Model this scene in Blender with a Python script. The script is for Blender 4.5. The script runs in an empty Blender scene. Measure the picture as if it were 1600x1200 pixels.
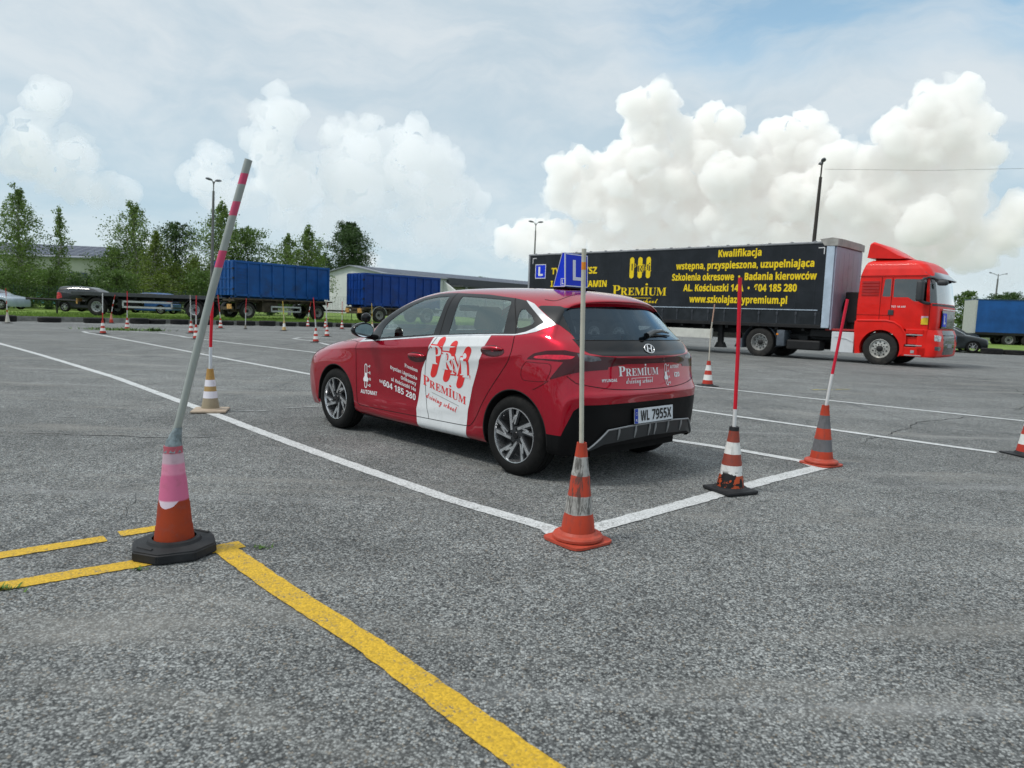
import bpy, bmesh, math, random
import numpy as np
from mathutils import Vector, Matrix
from mathutils.bvhtree import BVHTree
R = math.radians
rnd = random.Random(7)
SC = bpy.context.scene
COL = SC.collection

# ---------------------------------------------------------------- camera
cam_d = bpy.data.cameras.new('camera'); cam = bpy.data.objects.new('camera', cam_d)
COL.objects.link(cam); SC.camera = cam
cam_d.sensor_width = 36; cam_d.lens = 24.62; cam_d.clip_end = 5000; cam_d.clip_start = 0.05
cam.matrix_world = Matrix.Translation((0, 0, 1.2325)) @ Matrix.Rotation(R(90-5.765), 4, 'X') @ Matrix.Rotation(R(2.016), 4, 'Z')
cam_d.dof.use_dof = True; cam_d.dof.focus_distance = 5.6; cam_d.dof.aperture_fstop = 3.6
SC.view_settings.view_transform = 'Standard'; SC.view_settings.look = 'None'
SC.view_settings.exposure = 0.56; SC.view_settings.gamma = 1
SC.render.engine = 'CYCLES'
SC.cycles.use_denoising = True
SC.cycles.max_bounces = 8; SC.cycles.transparent_max_bounces = 24
SC.cycles.volume_bounces = 6

class NT:
    """small node-building helper"""
    def __init__(s, nt): s.nt = nt
    def n(s, t, **kw):
        x = s.nt.nodes.new(t)
        for k, v in kw.items(): setattr(x, k, v)
        return x
    def put(s, sock, v):
        if v is None: return
        if isinstance(v, bpy.types.NodeSocket): s.nt.links.new(v, sock)
        else:
            if isinstance(v, (tuple, list)) and len(v) == 3 and sock.type == 'RGBA': v = (*v, 1)
            sock.default_value = v
    def math(s, op, a, b=None, c=None, clamp=False):
        x = s.n('ShaderNodeMath', operation=op, use_clamp=clamp)
        s.put(x.inputs[0], a); s.put(x.inputs[1], b); s.put(x.inputs[2], c); return x.outputs[0]
    def vmath(s, op, a, b=None, scale=None):
        x = s.n('ShaderNodeVectorMath', operation=op)
        s.put(x.inputs[0], a); s.put(x.inputs[1], b)
        if scale is not None: s.put(x.inputs['Scale'], scale)
        return x.outputs['Value'] if op in ('LENGTH', 'DISTANCE', 'DOT_PRODUCT') else x.outputs[0]
    def mix(s, f, a, b, typ='MIX'):
        x = s.n('ShaderNodeMix', data_type='RGBA', blend_type=typ, clamp_factor=True)
        s.put(x.inputs[0], f); s.put(x.inputs[6], a); s.put(x.inputs[7], b); return x.outputs[2]
    def ramp(s, f, a, b, lo=0.0, hi=1.0, smooth=True):
        x = s.n('ShaderNodeMapRange', interpolation_type='SMOOTHSTEP' if smooth else 'LINEAR', clamp=True)
        s.put(x.inputs[0], f); x.inputs[1].default_value = a; x.inputs[2].default_value = b
        s.put(x.inputs[3], lo); s.put(x.inputs[4], hi); return x.outputs[0]
    def noise(s, vec, scale, detail=3, rough=.55, dist=0, dim='3D'):
        x = s.n('ShaderNodeTexNoise', noise_dimensions=dim); s.put(x.inputs['Vector'], vec)
        s.put(x.inputs['Scale'], scale); x.inputs['Detail'].default_value = detail
        x.inputs['Roughness'].default_value = rough; x.inputs['Distortion'].default_value = dist
        return x.outputs[0]
    def coord(s, o='Object'): return s.n('ShaderNodeTexCoord').outputs[o]
    def geo(s): return s.n('ShaderNodeNewGeometry').outputs['Position']
    def mapping(s, v, scale=(1, 1, 1), loc=(0, 0, 0), rot=(0, 0, 0)):
        x = s.n('ShaderNodeMapping'); s.put(x.inputs[0], v); x.inputs['Location'].default_value = loc
        x.inputs['Rotation'].default_value = rot; x.inputs['Scale'].default_value = scale; return x.outputs[0]
    def bump(s, h, strength=.3, dist=.01):
        x = s.n('ShaderNodeBump'); s.put(x.inputs['Height'], h); x.inputs['Strength'].default_value = strength
        x.inputs['Distance'].default_value = dist; return x.outputs[0]

# ---------------------------------------------------------------- sky and sun
SUN_EL, SUN_AZ = R(56), R(-108)          # azimuth from +Y towards +X
sun_d = bpy.data.lights.new('sun', 'SUN'); sun = bpy.data.objects.new('sun', sun_d); COL.objects.link(sun)
sun_d.energy = 1.35; sun_d.angle = R(11); sun_d.color = (1.0, .96, .90)
sdir = Vector((math.sin(SUN_AZ)*math.cos(SUN_EL), math.cos(SUN_AZ)*math.cos(SUN_EL), math.sin(SUN_EL)))
sun.rotation_euler = sdir.to_track_quat('Z', 'Y').to_euler()
def build_world():
    w = bpy.data.worlds.new('World'); SC.world = w; w.use_nodes = True; nt = w.node_tree; nt.nodes.clear(); h = NT(nt)
    sky = h.n('ShaderNodeTexSky', sky_type='NISHITA', sun_disc=False, sun_elevation=SUN_EL, sun_rotation=SUN_AZ, air_density=1.0, dust_density=.6, ozone_density=1.2)
    d = h.vmath('NORMALIZE', h.coord('Generated'))
    sp = h.n('ShaderNodeSeparateXYZ'); h.put(sp.inputs[0], d); X, Y, Z = sp.outputs
    az = h.math('ARCTAN2', X, Y); el = h.math('ARCSINE', Z)
    cb = h.n('ShaderNodeCombineXYZ'); h.put(cb.inputs[0], az); h.put(cb.inputs[1], el); P = cb.outputs[0]
    wob = h.n('ShaderNodeTexNoise'); h.put(wob.inputs['Vector'], P); wob.inputs['Scale'].default_value = 7; wob.inputs['Detail'].default_value = 4
    off = h.vmath('SCALE', h.vmath('SUBTRACT', wob.outputs['Color'], (.5, .5, .5)), None, .10)
    Q = h.vmath('ADD', P, off)
    S = h.mapping(Q, scale=(1.0, 2.6, 1), rot=(0, 0, -.30)); veil = h.noise(S, 3.0, 7, .60, .3)
    streak = h.noise(h.mapping(Q, scale=(1.0, 5.0, 1), rot=(0, 0, .22)), 4.5, 6, .62)
    # clear gaps, higher up on the right
    def spot(c, r): return h.math('SUBTRACT', 1.0, h.vmath('LENGTH', h.vmath('MULTIPLY', h.vmath('SUBTRACT', Q, c), r)))
    g = h.math('MAXIMUM', spot((.38, .395, 0), (1/.38, 1/.125, 0)), spot((.60, .395, 0), (1/.24, 1/.11, 0)))
    gm = h.math('MULTIPLY', h.ramp(g, .0, .75), h.ramp(streak, .34, .66, 1.0, .5))
    blue = h.vmath('MULTIPLY', sky.outputs[0], (1.45, 1.5, 1.25))
    hi = h.mix(h.ramp(veil, .36, .66), (3.7, 4.45, 5.0), (4.95, 5.35, 5.6)); lo = h.mix(h.ramp(veil, .32, .62), (3.2, 4.25, 5.0), (4.4, 5.1, 5.55))
    vcol = h.mix(h.ramp(el, .05, .34), lo, hi)
    vcol = h.mix(h.ramp(streak, .52, .78, 0, .22), vcol, (5.6, 5.7, 5.75))
    base = h.mix(h.math('SUBTRACT', .94, h.math('MULTIPLY', gm, .90)), blue, vcol)
    base = h.mix(h.ramp(el, .45, 1.2, 0, .6), base, (7.6, 7.9, 8.2))
    fr = h.ramp(h.noise(h.mapping(Q, scale=(1, 2.2, 1)), 11, 5, .58), .57, .70, 0, .6)
    fr = h.math('MULTIPLY', fr, h.math('MULTIPLY', h.ramp(el, .03, .07), h.ramp(el, .12, .20, 1, 0)))
    base = h.mix(fr, base, (6.4, 6.6, 6.65))
    bg = h.n('ShaderNodeBackground'); h.put(bg.inputs[0], base); bg.inputs[1].default_value = .1
    out = h.n('ShaderNodeOutputWorld'); nt.links.new(bg.outputs[0], out.inputs[0])
    w.cycles.sampling_method = 'MANUAL'; w.cycles.sample_map_resolution = 512

# ---------------------------------------------------------------- helpers
def meta(o, label=None, cat=None, group=None, kind=None):
    if label: o['label'] = label
    if cat: o['category'] = cat
    if group: o['group'] = group
    if kind: o['kind'] = kind
    return o
def empty(name, loc=(0, 0, 0), rz=0.0, label=None, cat=None, group=None):
    o = bpy.data.objects.new(name, None); COL.objects.link(o)
    o.location = loc; o.rotation_euler = (0, 0, rz); o.empty_display_size = .2
    return meta(o, label, cat, group)
def copy_tree(o, parent=None):
    c = o.copy(); COL.objects.link(c)
    if parent is not None: c.parent = parent
    for ch in list(o.children): copy_tree(ch, c)
    return c
def link(name, me, mat, parent=None, smooth=False, angle=None):
    o = bpy.data.objects.new(name, me); COL.objects.link(o)
    for m in (mat if isinstance(mat, (list, tuple)) else [mat]): me.materials.append(m)
    if parent is not None: o.parent = parent
    if smooth:
        me.shade_smooth()
        if angle: me.set_sharp_from_angle(angle=R(angle))
    return o
class MB:
    """collects shapes, builds one mesh object"""
    def __init__(s): s.v = []; s.f = []; s.m = []; s.cur = 0; s.T = Matrix.Identity(4)
    def add(s, vs, fs):
        b = len(s.v)
        for p in vs: s.v.append(tuple(s.T @ Vector(p)))
        for f in fs: s.f.append(tuple(i+b for i in f)); s.m.append(s.cur)
        return s
    def box(s, x0, x1, y0, y1, z0, z1, bev=0):
        if bev <= 0:
            vs = [(x, y, z) for z in (z0, z1) for y in (y0, y1) for x in (x0, x1)]
            s.add(vs, [(0, 2, 3, 1), (4, 5, 7, 6), (0, 1, 5, 4), (2, 6, 7, 3), (0, 4, 6, 2), (1, 3, 7, 5)])
        else:
            bm = bmesh.new(); bmesh.ops.create_cube(bm, size=1)
            for v in bm.verts:
                v.co = Vector(((x0+x1)/2+v.co.x*(x1-x0), (y0+y1)/2+v.co.y*(y1-y0), (z0+z1)/2+v.co.z*(z1-z0)))
            bmesh.ops.bevel(bm, geom=bm.edges[:], offset=min(bev, .49*min(abs(x1-x0), abs(y1-y0), abs(z1-z0))), segments=2, affect='EDGES', profile=.5)
            bm.verts.index_update()
            s.add([v.co for v in bm.verts], [[v.index for v in f.verts] for f in bm.faces]); bm.free()
        return s
    def tube(s, p0, p1, r0, r1=None, n=12, cap=True):
        r1 = r0 if r1 is None else r1
        p0, p1 = Vector(p0), Vector(p1); d = (p1-p0).normalized()
        a = d.orthogonal().normalized(); b = d.cross(a)
        vs = []
        for p, r in ((p0, r0), (p1, r1)):
            for i in range(n):
                t = 2*math.pi*i/n; vs.append(p+a*(r*math.cos(t))+b*(r*math.sin(t)))
        fs = [(i, (i+1) % n, n+(i+1) % n, n+i) for i in range(n)]
        if cap: fs += [tuple(range(n))[::-1], tuple(range(n, 2*n))]
        return s.add(vs, fs)
    def path(s, pts, r, n=8):
        pts = [Vector(p) for p in pts]; k = len(pts); vs = []; a = None
        for i, p in enumerate(pts):
            d = (pts[min(i+1, k-1)]-pts[max(i-1, 0)]).normalized()
            a = d.orthogonal().normalized() if a is None else (a-d*a.dot(d)).normalized()
            b = d.cross(a); rr = r[i] if isinstance(r, (list, tuple)) else r
            vs += [p+a*(rr*math.cos(2*math.pi*j/n))+b*(rr*math.sin(2*math.pi*j/n)) for j in range(n)]
        fs = [(i*n+j, i*n+(j+1) % n, (i+1)*n+(j+1) % n, (i+1)*n+j) for i in range(k-1) for j in range(n)]
        fs += [tuple(range(n))[::-1], tuple(range((k-1)*n, k*n))]
        return s.add(vs, fs)
    def lathe(s, prof, n=32, axis='z', c=(0, 0, 0), sq=None):
        """prof: (r, h) list"""
        vs = []; k = len(prof)
        for r, h in prof:
            for i in range(n):
                t = 2*math.pi*i/n; x, y = r*math.cos(t), r*math.sin(t)
                if axis == 'z': p = (x, y, h)
                elif axis == 'y': p = (x, h, y)
                else: p = (h, x, y)
                vs.append((p[0]+c[0], p[1]+c[1], p[2]+c[2]))
        fs = [(j*n+i, j*n+(i+1) % n, (j+1)*n+(i+1) % n, (j+1)*n+i) for j in range(k-1) for i in range(n)]
        return s.add(vs, fs)
    def prism(s, poly, h0, h1, axis='z'):
        """extrude 2d polygon; axis y: poly is (x,z); axis x: (y,z)"""
        n = len(poly)
        def P(p, h): return (p[0], p[1], h) if axis == 'z' else ((p[0], h, p[1]) if axis == 'y' else (h, p[0], p[1]))
        vs = [P(p, h0) for p in poly]+[P(p, h1) for p in poly]
        fs = [tuple(range(n))[::-1], tuple(range(n, 2*n))]+[(i, (i+1) % n, n+(i+1) % n, n+i) for i in range(n)]
        return s.add(vs, fs)
    def build(s, name, mat, parent=None, smooth=False, angle=35):
        me = bpy.data.meshes.new(name); me.from_pydata(s.v, [], s.f)
        bm = bmesh.new(); bm.from_mesh(me); bmesh.ops.recalc_face_normals(bm, faces=bm.faces[:]); bm.to_mesh(me); bm.free()
        if any(s.m):
            me.polygons.foreach_set('material_index', s.m)
        return link(name, me, mat, parent, smooth, angle if smooth else None)

# ---------------------------------------------------------------- materials
MATS = {}
def new_mat(name):
    m = bpy.data.materials.new(name); m.use_nodes = True; nt = m.node_tree
    b = nt.nodes['Principled BSDF']; MATS[name] = m
    return m, nt, b
def simple(name, col, rough=.5, metal=0.0, coat=0.0, var=.12, vs=6.0, dirt=None, bump=0.0, spec=.32, rust=None):
    """a principled material with a little procedural variation"""
    if name in MATS: return MATS[name]
    m, nt, b = new_mat(name); h = NT(nt); co = h.coord()
    n1 = h.noise(co, vs, 4, .6)
    c = h.mix(h.ramp(n1, .3, .7), tuple(x*(1-var) for x in col), tuple(min(1, x*(1+var)) for x in col))
    if dirt:
        n2 = h.noise(co, vs*.6, 6, .7)
        c = h.mix(h.ramp(n2, .5, .75, 0, dirt[1]), c, dirt[0])
    h.put(b.inputs['Base Color'], c)
    h.put(b.inputs['Roughness'], h.ramp(n1, .3, .7, max(0, rough-.07), min(1, rough+.07)))
    b.inputs['Metallic'].default_value = metal; b.inputs['Coat Weight'].default_value = coat
    b.inputs['Coat Roughness'].default_value = .03; b.inputs['Specular IOR Level'].default_value = spec
    if bump: h.put(b.inputs['Normal'], h.bump(h.noise(co, vs*12, 5, .6), bump, .004))
    return m
build_world()

# ---------------------------------------------------------------- cumulus, real far clouds built as lumpy bodies
from mathutils import noise as mnoise
def cloud_mat(name, dens, col, emi):
    m, nt, b = new_mat(name); h = NT(nt); nt.nodes.remove(b)
    v = h.n('ShaderNodeVolumePrincipled'); h.put(v.inputs['Color'], col); v.inputs['Density'].default_value = dens; v.inputs['Anisotropy'].default_value = .1
    v.inputs['Emission Strength'].default_value = emi*dens; h.put(v.inputs['Emission Color'], col)  # glow added to the cloud bodies to brighten them beyond their scattered light
    nt.links.new(v.outputs[0], nt.nodes['Material Output'].inputs[1]); return m
def cumulus(L, D, mat, seed, label, voxel, halo=None):
    q = random.Random(seed); bm = bmesh.new()
    def ball(c, r, s=2):
        m = bmesh.ops.create_icosphere(bm, subdivisions=s, radius=r)
        for v in m['verts']: v.co += c
    for az, el, ra, re in L:
        c = Vector((math.sin(az)*math.cos(el), math.cos(az)*math.cos(el), math.sin(el)))*D; r = D*min(ra, re)*.80; ax = D*ra; ay = D*re
        right = Vector((math.cos(az), -math.sin(az), 0)); fw = Vector((math.sin(az), math.cos(az), 0))
        n = int(26*max(1, ax/ay)); ball(c+fw*r*1.25, r*.85)
        for _ in range(n):
            a, d = q.uniform(0, 6.28), math.sqrt(q.random())*.82; u = math.cos(a)*d*ax; w = math.sin(a)*d*ay; dep = -abs(q.gauss(0, .45))*r*(1-d*.6)
            rr_ = r*q.uniform(.22, .52)*(1.15-.5*d); p = c+right*u+Vector((0, 0, w))+fw*dep; ball(p, rr_)
            for _k in range(3):
                dv = Vector((q.gauss(0, 1), q.gauss(0, 1)-.6, q.gauss(0, 1)+.5)).normalized(); ball(p+right*dv.x*rr_*.85+fw*dv.y*rr_*.85+Vector((0, 0, dv.z*rr_*.85)), rr_*q.uniform(.28, .5), 1)
    me = bpy.data.meshes.new('cloud'); bm.to_mesh(me); bm.free()
    o = bpy.data.objects.new('cloud', me); COL.objects.link(o)
    md = o.modifiers.new('r', 'REMESH'); md.mode = 'VOXEL'; md.voxel_size = voxel; md.use_smooth_shade = True; m2 = o.modifiers.new('s', 'SMOOTH'); m2.factor = .9; m2.iterations = 2
    bpy.context.view_layer.update()
    me2 = bpy.data.meshes.new_from_object(o.evaluated_get(bpy.context.evaluated_depsgraph_get())); o.modifiers.clear(); o.data = me2
    co = np.empty(len(me2.vertices)*3); me2.vertices.foreach_get('co', co); co = co.reshape(-1, 3); no = np.empty_like(co); me2.vertices.foreach_get('normal', no.reshape(-1))
    dsp = np.array([sum(a*(.35-abs(mnoise.noise(Vector(p)*f))) for f, a in ((1/150, 50), (1/60, 34), (1/28, 24), (1/13, 10))) for p in co])*D/3000
    base_co = co; co = co+no.reshape(-1, 3)*dsp[:, None]; me2.vertices.foreach_set('co', co.reshape(-1)); me2.update(); me2.materials.clear(); me2.materials.append(mat); me2.shade_smooth()
    if halo:
        m3 = me2.copy(); d3 = np.array([max(-8, 70*mnoise.noise(Vector(p)/48)+28*mnoise.noise(Vector(p)/17)+8) for p in base_co])*D/3000
        m3.vertices.foreach_set('co', (base_co+no.reshape(-1, 3)*d3[:, None]).reshape(-1)); m3.update(); m3.materials.clear(); link('cloud_fringe', m3, halo, o)
    return meta(o, label, 'cloud', kind='structure')
RB = [(0.171, 0.264, 0.047, 0.039), (0.257, 0.231, 0.058, 0.043), (0.079, 0.178, 0.043, 0.042), (0.168, 0.17, 0.095, 0.067), (0.27, 0.154, 0.091, 0.074), (0.362, 0.222, 0.054, 0.04), (0.375, 0.152, 0.069, 0.064), (0.317, 0.193, 0.056, 0.048), (0.222, 0.100, 0.185, 0.05), (.03, .10, .07, .03)]
RB2 = [(0.531, 0.245, 0.048, 0.043), (0.494, 0.208, 0.062, 0.05), (0.56, 0.206, 0.032, 0.042), (0.485, 0.156, 0.06, 0.05), (0.551, 0.16, 0.043, 0.037), (0.444, 0.125, 0.05, 0.045), (.52, .13, .06, .05), (.43, .17, .05, .05), (0.47, .09, .09, .03)]
RB3 = [(0.593, 0.111, 0.034, 0.025), (0.61, 0.136, 0.023, 0.022), (0.56, 0.088, 0.06, 0.018), (.68, .12, .05, .03)]
LC = [(-0.324, 0.244, 0.034, 0.032), (-0.334, 0.205, 0.034, 0.038), (-0.221, 0.222, 0.056, 0.034), (-0.30, 0.160, 0.062, 0.045), (-0.152, 0.20, 0.072, 0.050), (-0.221, 0.168, 0.06, 0.05), (-0.107, 0.154, 0.065, 0.045), (-0.26, .115, .09, .03), (-.12, .11, .11, .03)]
LC2 = [(-0.406, 0.188, 0.024, 0.018), (-0.412, 0.157, 0.038, 0.024), (-.38, .14, .05, .02)]
LC3 = [(-0.582, 0.226, 0.020, 0.022), (-0.595, 0.185, 0.022, 0.03), (-0.549, 0.172, 0.028, 0.026), (-0.580, 0.150, 0.04, 0.024), (-0.54, .13, .06, .02), (-.60, .16, .03, .03)]
LC4 = [(-0.645, 0.195, 0.02, 0.035), (-.68, .17, .04, .03)]
HZ = [(.06, .10, .07, .03), (.15, .085, .10, .04), (.26, .09, .11, .05), (.38, .085, .10, .045), (.33, .13, .08, .04), (.48, .085, .10, .035), (.60, .075, .08, .03)]
CMH = cloud_mat('cumulus_base_haze', .0045, (.99, .99, .985), .04)
CMF = cloud_mat('cumulus_fringe', .0075, (.992, .99, .98), .04)
CMR = cloud_mat('cumulus_warm', .034, (.9955, .992, .978), .055); CML = cloud_mat('cumulus_hazy', .011, (.985, .99, .99), .030)
cumulus(RB, 3000, CMR, 1, 'largest bright cumulus, above the black trailer', 10, CMF)
cumulus(HZ, 3150, CMH, 12, 'pale hazy cloud base low behind the black trailer', 13)
cumulus(RB2, 2900, CMR, 2, 'bright cumulus tower at the right, above the truck cab', 9, CMF)
cumulus(RB3, 2900, CMR, 3, 'small low cumulus at the right edge', 10)
cumulus(LC, 3100, CML, 4, 'hazy cumulus left of centre with one tall tower', 11)
cumulus(LC2, 3100, CML, 5, 'small hazy cumulus just left of the leaning pole', 11)
cumulus(LC3, 3100, CML, 6, 'hazy cumulus at the left above the birches', 11); cumulus(LC4, 3100, CML, 7, 'hazy cumulus cut by the left edge', 11)

# ---------------------------------------------------------------- hatchback shell
# control net, half car: rows = columns of the body from front bumper bottom over the car to the rear bumper bottom,
# each from sill / lower edge (v0) to the centre line (v11).  x forward from rear axle, y left, z up
NET = [
 # front bumper bottom
 [(2.98,.80,.20),(3.06,.80,.20),(3.14,.79,.20),(3.20,.76,.20),(3.25,.72,.20),(3.29,.66,.20),(3.32,.58,.20),(3.345,.48,.20),(3.36,.38,.20),(3.375,.26,.20),(3.385,.13,.20),(3.39,0,.20)],
 [(2.96,.83,.21),(3.02,.84,.26),(3.12,.835,.31),(3.20,.80,.33),(3.26,.76,.34),(3.31,.70,.34),(3.34,.61,.34),(3.37,.50,.34),(3.39,.39,.34),(3.405,.27,.34),(3.415,.13,.34),(3.42,0,.34)],
 [(2.95,.84,.22),(2.99,.86,.30),(3.08,.855,.44),(3.17,.83,.50),(3.25,.785,.53),(3.30,.71,.54),(3.34,.62,.54),(3.37,.51,.54),(3.39,.39,.54),(3.405,.27,.54),(3.415,.13,.54),(3.42,0,.54)],
 [(2.94,.84,.23),(2.96,.865,.34),(3.03,.87,.54),(3.12,.84,.62),(3.20,.79,.66),(3.26,.71,.68),(3.30,.62,.69),(3.33,.51,.70),(3.35,.39,.70),(3.365,.27,.70),(3.375,.13,.70),(3.38,0,.70)],
 [(2.93,.84,.23),(2.94,.865,.36),(2.98,.875,.60),(3.03,.85,.70),(3.10,.795,.745),(3.16,.71,.775),(3.20,.62,.785),(3.23,.51,.79),(3.25,.39,.795),(3.27,.27,.80),(3.28,.13,.80),(3.285,0,.80)],
 [(2.80,.84,.23),(2.80,.865,.36),(2.81,.88,.62),(2.81,.865,.735),(2.82,.82,.80),(2.83,.74,.85),(2.86,.66,.87),(2.88,.54,.88),(2.90,.41,.885),(2.92,.27,.89),(2.93,.13,.89),(2.93,0,.89)],
 [(2.50,.84,.23),(2.50,.87,.36),(2.50,.885,.62),(2.50,.87,.765),(2.50,.845,.835),(2.50,.79,.885),(2.52,.715,.915),(2.54,.60,.935),(2.57,.45,.945),(2.60,.30,.955),(2.62,.15,.96),(2.62,0,.96)],
 [(2.22,.80,.20),(2.22,.865,.27),(2.22,.872,.58),(2.22,.866,.79),(2.21,.856,.855),(2.20,.838,.898),(2.21,.785,.935),(2.24,.73,.955),(2.29,.62,.968),(2.38,.38,.982),(2.42,.18,.988),(2.43,0,.99)],
 # base of windscreen, doubled
 [(2.15,.80,.20),(2.15,.863,.27),(2.15,.862,.58),(2.15,.864,.80),(2.14,.857,.865),(2.13,.842,.908),(2.15,.79,.945),(2.18,.735,.975),(2.24,.63,.99),(2.33,.38,1.005),(2.37,.18,1.01),(2.38,0,1.012)],
 [(1.92,.80,.195),(1.92,.860,.25),(1.92,.850,.45),(1.92,.864,.82),(1.92,.860,.885),(1.92,.846,.925),(1.925,.818,.955),(1.945,.765,1.06),(1.975,.712,1.14),(2.04,.42,1.165),(2.09,.2,1.175),(2.10,0,1.178)],
 [(1.58,.80,.19),(1.58,.858,.24),(1.58,.846,.42),(1.58,.866,.83),(1.58,.862,.91),(1.58,.848,.958),(1.58,.825,.985),(1.60,.757,1.165),(1.63,.672,1.298),(1.72,.40,1.328),(1.77,.2,1.338),(1.78,0,1.34)],
 [(1.22,.80,.19),(1.22,.858,.24),(1.22,.845,.42),(1.22,.866,.84),(1.22,.864,.93),(1.22,.850,.985),(1.22,.829,1.010),(1.24,.755,1.21),(1.28,.652,1.376),(1.37,.40,1.412),(1.42,.2,1.422),(1.43,0,1.424)],
 [(.86,.80,.19),(.86,.858,.24),(.86,.845,.42),(.86,.866,.85),(.86,.864,.95),(.86,.850,1.012),(.86,.831,1.037),(.86,.750,1.23),(.86,.645,1.390),(.90,.41,1.438),(.92,.2,1.452),(.92,0,1.455)],
 [(.48,.80,.19),(.48,.858,.24),(.48,.852,.42),(.48,.872,.86),(.48,.868,.965),(.48,.850,1.035),(.48,.831,1.058),(.46,.752,1.225),(.45,.640,1.378),(.45,.41,1.434),(.45,.2,1.452),(.45,0,1.456)],
 [(.36,.83,.20),(.36,.868,.26),(.34,.880,.45),(.20,.884,.80),(.18,.874,.965),(.16,.848,1.050),(.14,.828,1.075),(.11,.757,1.205),(.08,.636,1.352),(.06,.41,1.416),(.05,.2,1.436),(.05,0,1.44)],
 [(-.28,.83,.22),(-.28,.868,.28),(-.24,.885,.50),(-.10,.886,.76),(-.10,.872,.945),(-.14,.840,1.065),(-.15,.812,1.100),(-.13,.757,1.180),(-.10,.650,1.300),(-.16,.41,1.385),(-.20,.2,1.408),(-.21,0,1.412)],
 # spoiler tip
 [(-.31,.83,.22),(-.31,.868,.28),(-.29,.883,.50),(-.22,.882,.76),(-.23,.866,.93),(-.26,.828,1.050),(-.265,.79,1.095),(-.25,.725,1.18),(-.235,.600,1.302),(-.30,.40,1.348),(-.345,.2,1.362),(-.355,0,1.365)],
 [(-.33,.83,.22),(-.33,.868,.28),(-.315,.882,.50),(-.27,.880,.75),(-.28,.862,.92),(-.30,.822,1.040),(-.30,.78,1.085),(-.275,.712,1.165),(-.245,.588,1.280),(-.305,.39,1.325),(-.345,.2,1.337),(-.355,0,1.34)],
 # glass top, tucked under
 [(-.34,.83,.22),(-.34,.868,.28),(-.33,.882,.50),(-.29,.878,.75),(-.305,.858,.915),(-.325,.818,1.030),(-.325,.77,1.075),(-.295,.70,1.150),(-.245,.580,1.268),(-.285,.38,1.308),(-.315,.2,1.318),(-.325,0,1.32)],
 # glass foot
 [(-.38,.83,.22),(-.38,.868,.28),(-.38,.876,.48),(-.36,.868,.72),(-.395,.838,.90),(-.415,.792,1.00),(-.425,.735,1.045),(-.435,.665,1.060),(-.455,.585,1.066),(-.505,.38,1.072),(-.535,.2,1.075),(-.54,0,1.076)],
 [(-.39,.83,.22),(-.39,.866,.28),(-.40,.873,.48),(-.385,.862,.70),(-.435,.828,.865),(-.465,.775,.955),(-.485,.715,.972),(-.50,.655,.977),(-.52,.575,.978),(-.56,.38,.978),(-.585,.2,.978),(-.59,0,.978)],
 [(-.40,.83,.22),(-.40,.866,.28),(-.41,.871,.47),(-.395,.860,.68),(-.46,.822,.83),(-.505,.765,.905),(-.53,.705,.935),(-.545,.64,.942),(-.56,.56,.945),(-.595,.38,.945),(-.618,.2,.945),(-.623,0,.945)],
 [(-.41,.83,.22),(-.41,.865,.28),(-.425,.868,.46),(-.42,.856,.66),(-.475,.815,.78),(-.515,.76,.85),(-.54,.70,.865),(-.555,.635,.872),(-.57,.55,.875),(-.595,.38,.875),(-.61,.2,.875),(-.615,0,.875)],
 [(-.42,.83,.22),(-.42,.864,.28),(-.44,.866,.45),(-.445,.852,.64),(-.495,.812,.71),(-.535,.755,.735),(-.56,.695,.735),(-.58,.63,.735),(-.595,.55,.735),(-.62,.38,.735),(-.632,.2,.735),(-.635,0,.735)],
 [(-.43,.83,.22),(-.43,.863,.28),(-.45,.864,.44),(-.46,.850,.61),(-.515,.808,.665),(-.56,.75,.680),(-.59,.69,.682),(-.61,.62,.682),(-.625,.55,.682),(-.652,.38,.682),(-.665,.2,.682),(-.668,0,.682)],
 [(-.44,.83,.22),(-.44,.862,.28),(-.46,.862,.43),(-.475,.848,.58),(-.53,.805,.635),(-.575,.745,.648),(-.605,.685,.65),(-.625,.62,.65),(-.64,.55,.65),(-.668,.38,.65),(-.680,.2,.65),(-.683,0,.65)],
 [(-.45,.825,.22),(-.45,.855,.27),(-.475,.852,.40),(-.50,.825,.51),(-.55,.775,.555),(-.585,.715,.565),(-.61,.66,.565),(-.625,.60,.565),(-.635,.53,.565),(-.645,.38,.565),(-.65,.2,.565),(-.65,0,.565)],
 [(-.455,.82,.22),(-.46,.84,.25),(-.495,.825,.34),(-.53,.785,.40),(-.565,.735,.425),(-.595,.68,.43),(-.615,.62,.43),(-.63,.56,.43),(-.638,.49,.43),(-.645,.36,.43),(-.65,.18,.43),(-.65,0,.43)],
 [(-.45,.80,.215),(-.475,.80,.22),(-.51,.78,.235),(-.54,.74,.25),(-.565,.70,.26),(-.585,.65,.27),(-.60,.60,.275),(-.61,.54,.28),(-.615,.47,.28),(-.62,.34,.28),(-.625,.17,.28),(-.625,0,.28)],
]
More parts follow.
